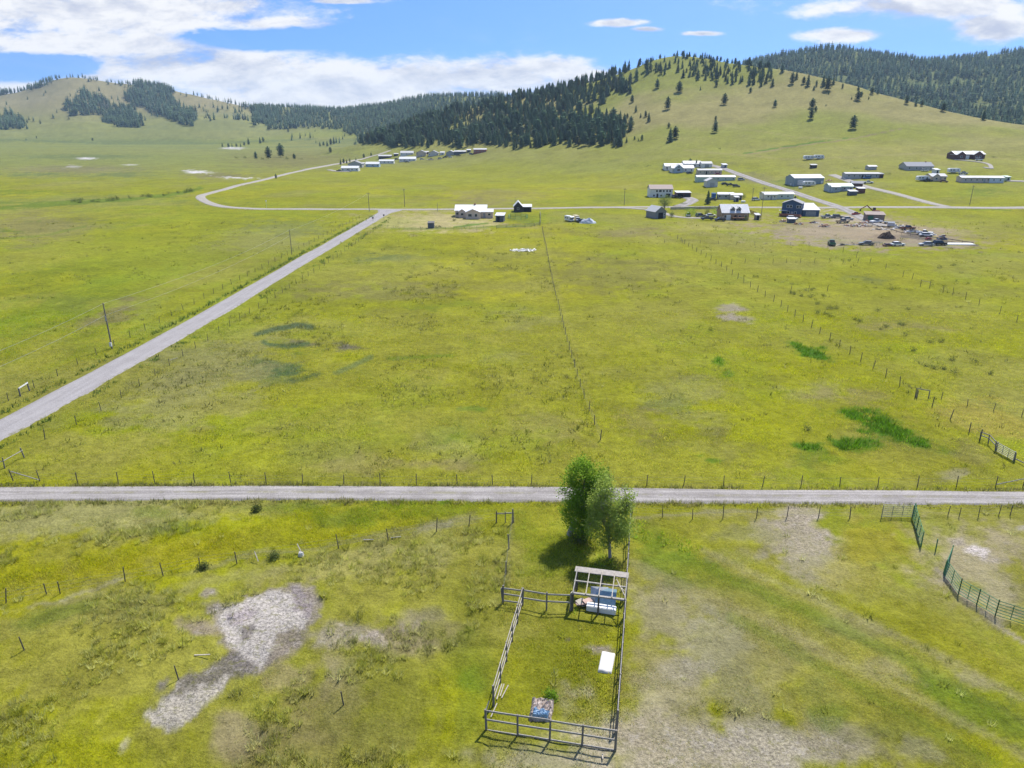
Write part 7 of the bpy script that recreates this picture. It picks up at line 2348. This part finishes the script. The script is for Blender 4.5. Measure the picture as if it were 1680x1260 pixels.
# green shed and excavator
r_, W_ = building('shed', 'green and brown shed with slanted brown roof in the dirt yard', 1421, 1449, 363, 2.6, .8, 5, M('dull_brown', (.22, .17, .14)), M('brown_roof', (.24, .19, .17)), 'shed', doors=[(.25, 2.2, 2.1, M('dark_green_paint', (.04, .14, .09)))], cat='shed', yaw=-14)
p = gp(1436, 352)
root = empty('excavator', p, R(160))
tag(root, 'rust red excavator with its boom stretched over the brown shed', 'excavator')
for s in (-1, 1):
    o = MB()
    o.prism([(-1.7, .2), (-1.4, 0), (1.4, 0), (1.7, .2), (1.7, .6), (1.4, .8), (-1.4, .8), (-1.7, .6)], s * 1.0 - .25, s * 1.0 + .25, 'y')
    o.build('track', DARKPOST, root)
o = MB()
o.box(-1.6, 1.2, -1.1, 1.1, .85, 1.9)
o.build('body', RUST, root, bevel=.05)
o = MB()
o.box(.1, 1.3, -1.05, -.1, 1.9, 3.0)
o.build('cab', CARGLASS, root, bevel=.05)
o = MB()
o.bar((1.2, .3, 1.6), (4.0, .3, 3.9), .3, .45)
o.build('boom', RUST, root)
o = MB()
o.bar((3.9, .3, 3.9), (6.4, .3, 2.2), .24, .35)
o.build('stick', RUST, root)
o = MB()
o.prism([(6.2, 2.3), (6.9, 2.0), (6.6, 1.3), (6.0, 1.5)], -.1, .7, 'y')
o.build('bucket', DARKPOST, root)
# propane tank and small white things
for px, py, lab in ((1313, 310, 'small white propane tank in the grass below the workshop'), (1219, 333, 'small white tank beside the L-shaped mobile home'), (1299, 304.5, 'white drum at the left corner of the workshop')):
    o = MB()
    o.tube((-1.0, 0, .75), (1.0, 0, .75), .5, n=10)
    o.box(-.7, -.5, -.3, .3, 0, .4)
    o.box(.5, .7, -.3, .3, 0, .4)
    q = o.build('propane_tank', WHITE)
    q.location = gp(px, py)
    tag(q, lab, 'tank')
# satellite-white marker by the road bend and road signs
for px, py, hh, lab in ((437.5, 341, 3.2, 'small white post sign beside the back road near the bend'), (612, 363, 1.2, 'short dark marker post at the road junction'), (630, 360, 1.6, 'mailbox post at the corner of the straw-coloured yard')):
    p = gp(px, py)
    root = empty('road_marker', p)
    tag(root, lab, 'marker')
    o = MB()
    o.tube((0, 0, -.2), (0, 0, hh), .06, n=6)
    o.build('post', WHITE if px < 500 else DARKPOST, root)
    o = MB()
    o.box(-.35, .35, -.05, .05, hh - .1, hh + .5)
    o.build('plate', WHITE if px < 500 else DARKPOST, root)

# ------------------------------------------------------------------ trees and bushes near the houses
LEAF_Y = leaf_material('leaf_fresh_green', (.15, .20, .06), False, .5, .3)
for px, py, wpx, hpx, lm, name, lab in ((1090, 347, 22, 28, LEAF_Y, 'leafy_tree', 'pale green broad tree behind the grey board barn'), (1102, 357, 6, 10, LEAF_B, 'shrub', 'small reddish bush right of the grey board barn'), (1131, 356, 21, 15, LEAF_D, 'shrub', 'big round dark green bush by the back road'), (1174, 353, 17, 13, LEAF_D, 'shrub', 'round green bush left of the stone house'), (1159, 352, 8, 10, LEAF_B, 'shrub', 'small bush between the two round green ones'),
                                        (1121, 336, 14, 4, LEAF_B, 'shrub', 'low hedge-like bush beside the farmhouse drive'), (1062, 274, 14, 4, LEAF_B, 'shrub', 'low round thicket alone in the field left of the top lane houses'), (1223, 362, 7, 7, LEAF_B, 'shrub', 'small bush at the right corner of the stone house'), (1219, 326, 8, 8, LEAF_B, 'shrub', 'bush beside the small white tank'), (1304, 326, 10, 4, LEAF_B, 'shrub', 'low bush at the end of the stepped mobile home'),
                                        (745, 363, 8, 4, LEAF_B, 'shrub', 'low dark bush at the left wing of the pinkish ranch house'), (718, 374, 20, 4, LEAF_B, 'shrub', 'row of weeds beside the dark grey boxy shed'), (1629, 259, 14, 3, LEAF_B, 'shrub', 'low bush right of the dark red-brown house'), (1478, 279, 8, 4, LEAF_B, 'shrub', 'low bush left of the broad grey roof'), (1456, 287, 16, 4, LEAF_B, 'shrub', 'grey brush right of the long grey mobile home'), (1404, 277, 22, 2.5, LEAF_B, 'shrub', 'strip of brush left of the small white-roofed shed'),
                                        (1648, 299, 8, 4, LEAF_B, 'shrub', 'bush at the right end of the very long mobile home'), (1287, 341, 26, 4, LEAF_B, 'shrub', 'hedge strip along the back road left of the blue house'), (758, 249, 8, 5, LEAF_B, 'shrub', 'bushy growth just above the long low far shed'), (775, 241, 7, 6, LEAF_B, 'shrub', 'bushy growth on the slope above the red-walled building'), (1180, 245, 6, 2.4, LEAF_B, 'shrub', 'dark low bush on the lower hillside'), (388, 260, 8, 3.5, LEAF_B, 'shrub', 'low dark brush left of the round dense conifer'),
                                        (402, 260, 6, 4, LEAF_B, 'shrub', 'dark brush nearest the round dense conifer'), (430, 262, 7, 4, LEAF_B, 'shrub', 'low brush between the valley floor conifers'), (470, 262, 8, 5, LEAF_B, 'shrub', 'brush under the thin ragged pine'), (493, 262, 10, 2.5, LEAF_B, 'shrub', 'dark brush right of the valley floor conifers')):
    p = gp(px, py)
    r_ = wpx / ppm(p) / 2
    h_ = hpx / ppm(p)
    if name == 'leafy_tree':
        leafy_tree(name, lab, p, [(0, 0, h_ * .72, r_ * .8, r_ * .8, h_ * .26), (-r_ * .3, 0, h_ * .5, r_ * .7, r_ * .7, h_ * .25), (r_ * .35, 0, h_ * .48, r_ * .65, r_ * .65, h_ * .24)], 1800, .30, lm, px, .2, 8)
    else:
        leafy_tree(name, lab, p, [(0, 0, h_ * .5, r_, min(r_, h_ * .8), h_ * .52), (r_ * .4, .1, h_ * .4, r_ * .6, min(r_, h_ * .6), h_ * .42)], 500, max(.14, h_ * .09), lm, px, .05, 4, cat='shrub')
# dark brush dots along the old ditch in the valley
gq = random.Random(5)
for i in range(26):
    px = gq.uniform(120, 318)
    py = float(np.interp(px, [120, 200, 300, 330], [332, 328, 317, 308])) + gq.uniform(-1.5, 1.5)
    p = gp(px, py)
    r_ = gq.uniform(1.0, 2.4)
    leafy_tree('shrub', 'dark low shrub in the line along the valley ditch', p, [(0, 0, r_ * .45, r_, r_, r_ * .55)], 160, .3, LEAF_B, 400 + i, .05, 1, cat='shrub', group='shrubs along the valley ditch')
# dark tussock mounds of the right field, standing apart
for i, (px, py) in enumerate([(1323, 477), (1332, 476), (1298, 482), (1303, 483), (1315, 486), (1330, 488), (1341, 499), (1352, 486), (1358, 507), (1363, 508), (1372, 507), (1339, 515), (1354, 516), (1364, 520), (1403, 525), (1410, 528), (1446, 541), (1453, 537), (1463, 476), (1440, 511), (1476, 533), (1482, 534), (1487, 551), (1526, 563), (1543, 562), (1498, 577), (1561, 592), (1601, 595), (1520, 601), (1533, 605), (1548, 606), (1566, 613), (1625, 614), (1394, 429), (1541, 441), (1490, 508), (1565, 436), (1289, 540), (1165, 543), (1240, 455), (1324, 705)]):
    p = gp(px, py)
    r_ = gq.uniform(.35, .75)
    leafy_tree('tussock_mound', 'dark grass mound standing out in the right-hand field', p, [(0, 0, r_ * .55, r_, r_, r_ * .7)], 130, .16, LEAF_B, 600 + i, .03, 1, cat='grass mound', group='dark mounds dotted over the right-hand field')
for o_ in list(bpy.data.objects):
    if '_w' in o_:
        del o_['_w']


# ------------------------------------------------------------------ the air between here and the far hills
hz = MB()
hz.box(-7200, 7200, -190, 4700, -3, float(gz.max()) + 40)
ho = hz.build('haze', [])
hm = bpy.data.materials.new('haze')
hm.use_nodes = True
t = NT(hm.node_tree)
pv = t.node('ShaderNodeVolumePrincipled', ins={'Color': (.56, .78, 1.0), 'Density': 7.5e-5, 'Anisotropy': .2})
t.node('ShaderNodeOutputMaterial', ins={1: pv.outputs[0]})
ho.data.materials.clear()
ho.data.materials.append(hm)
tag(ho, kind='stuff')
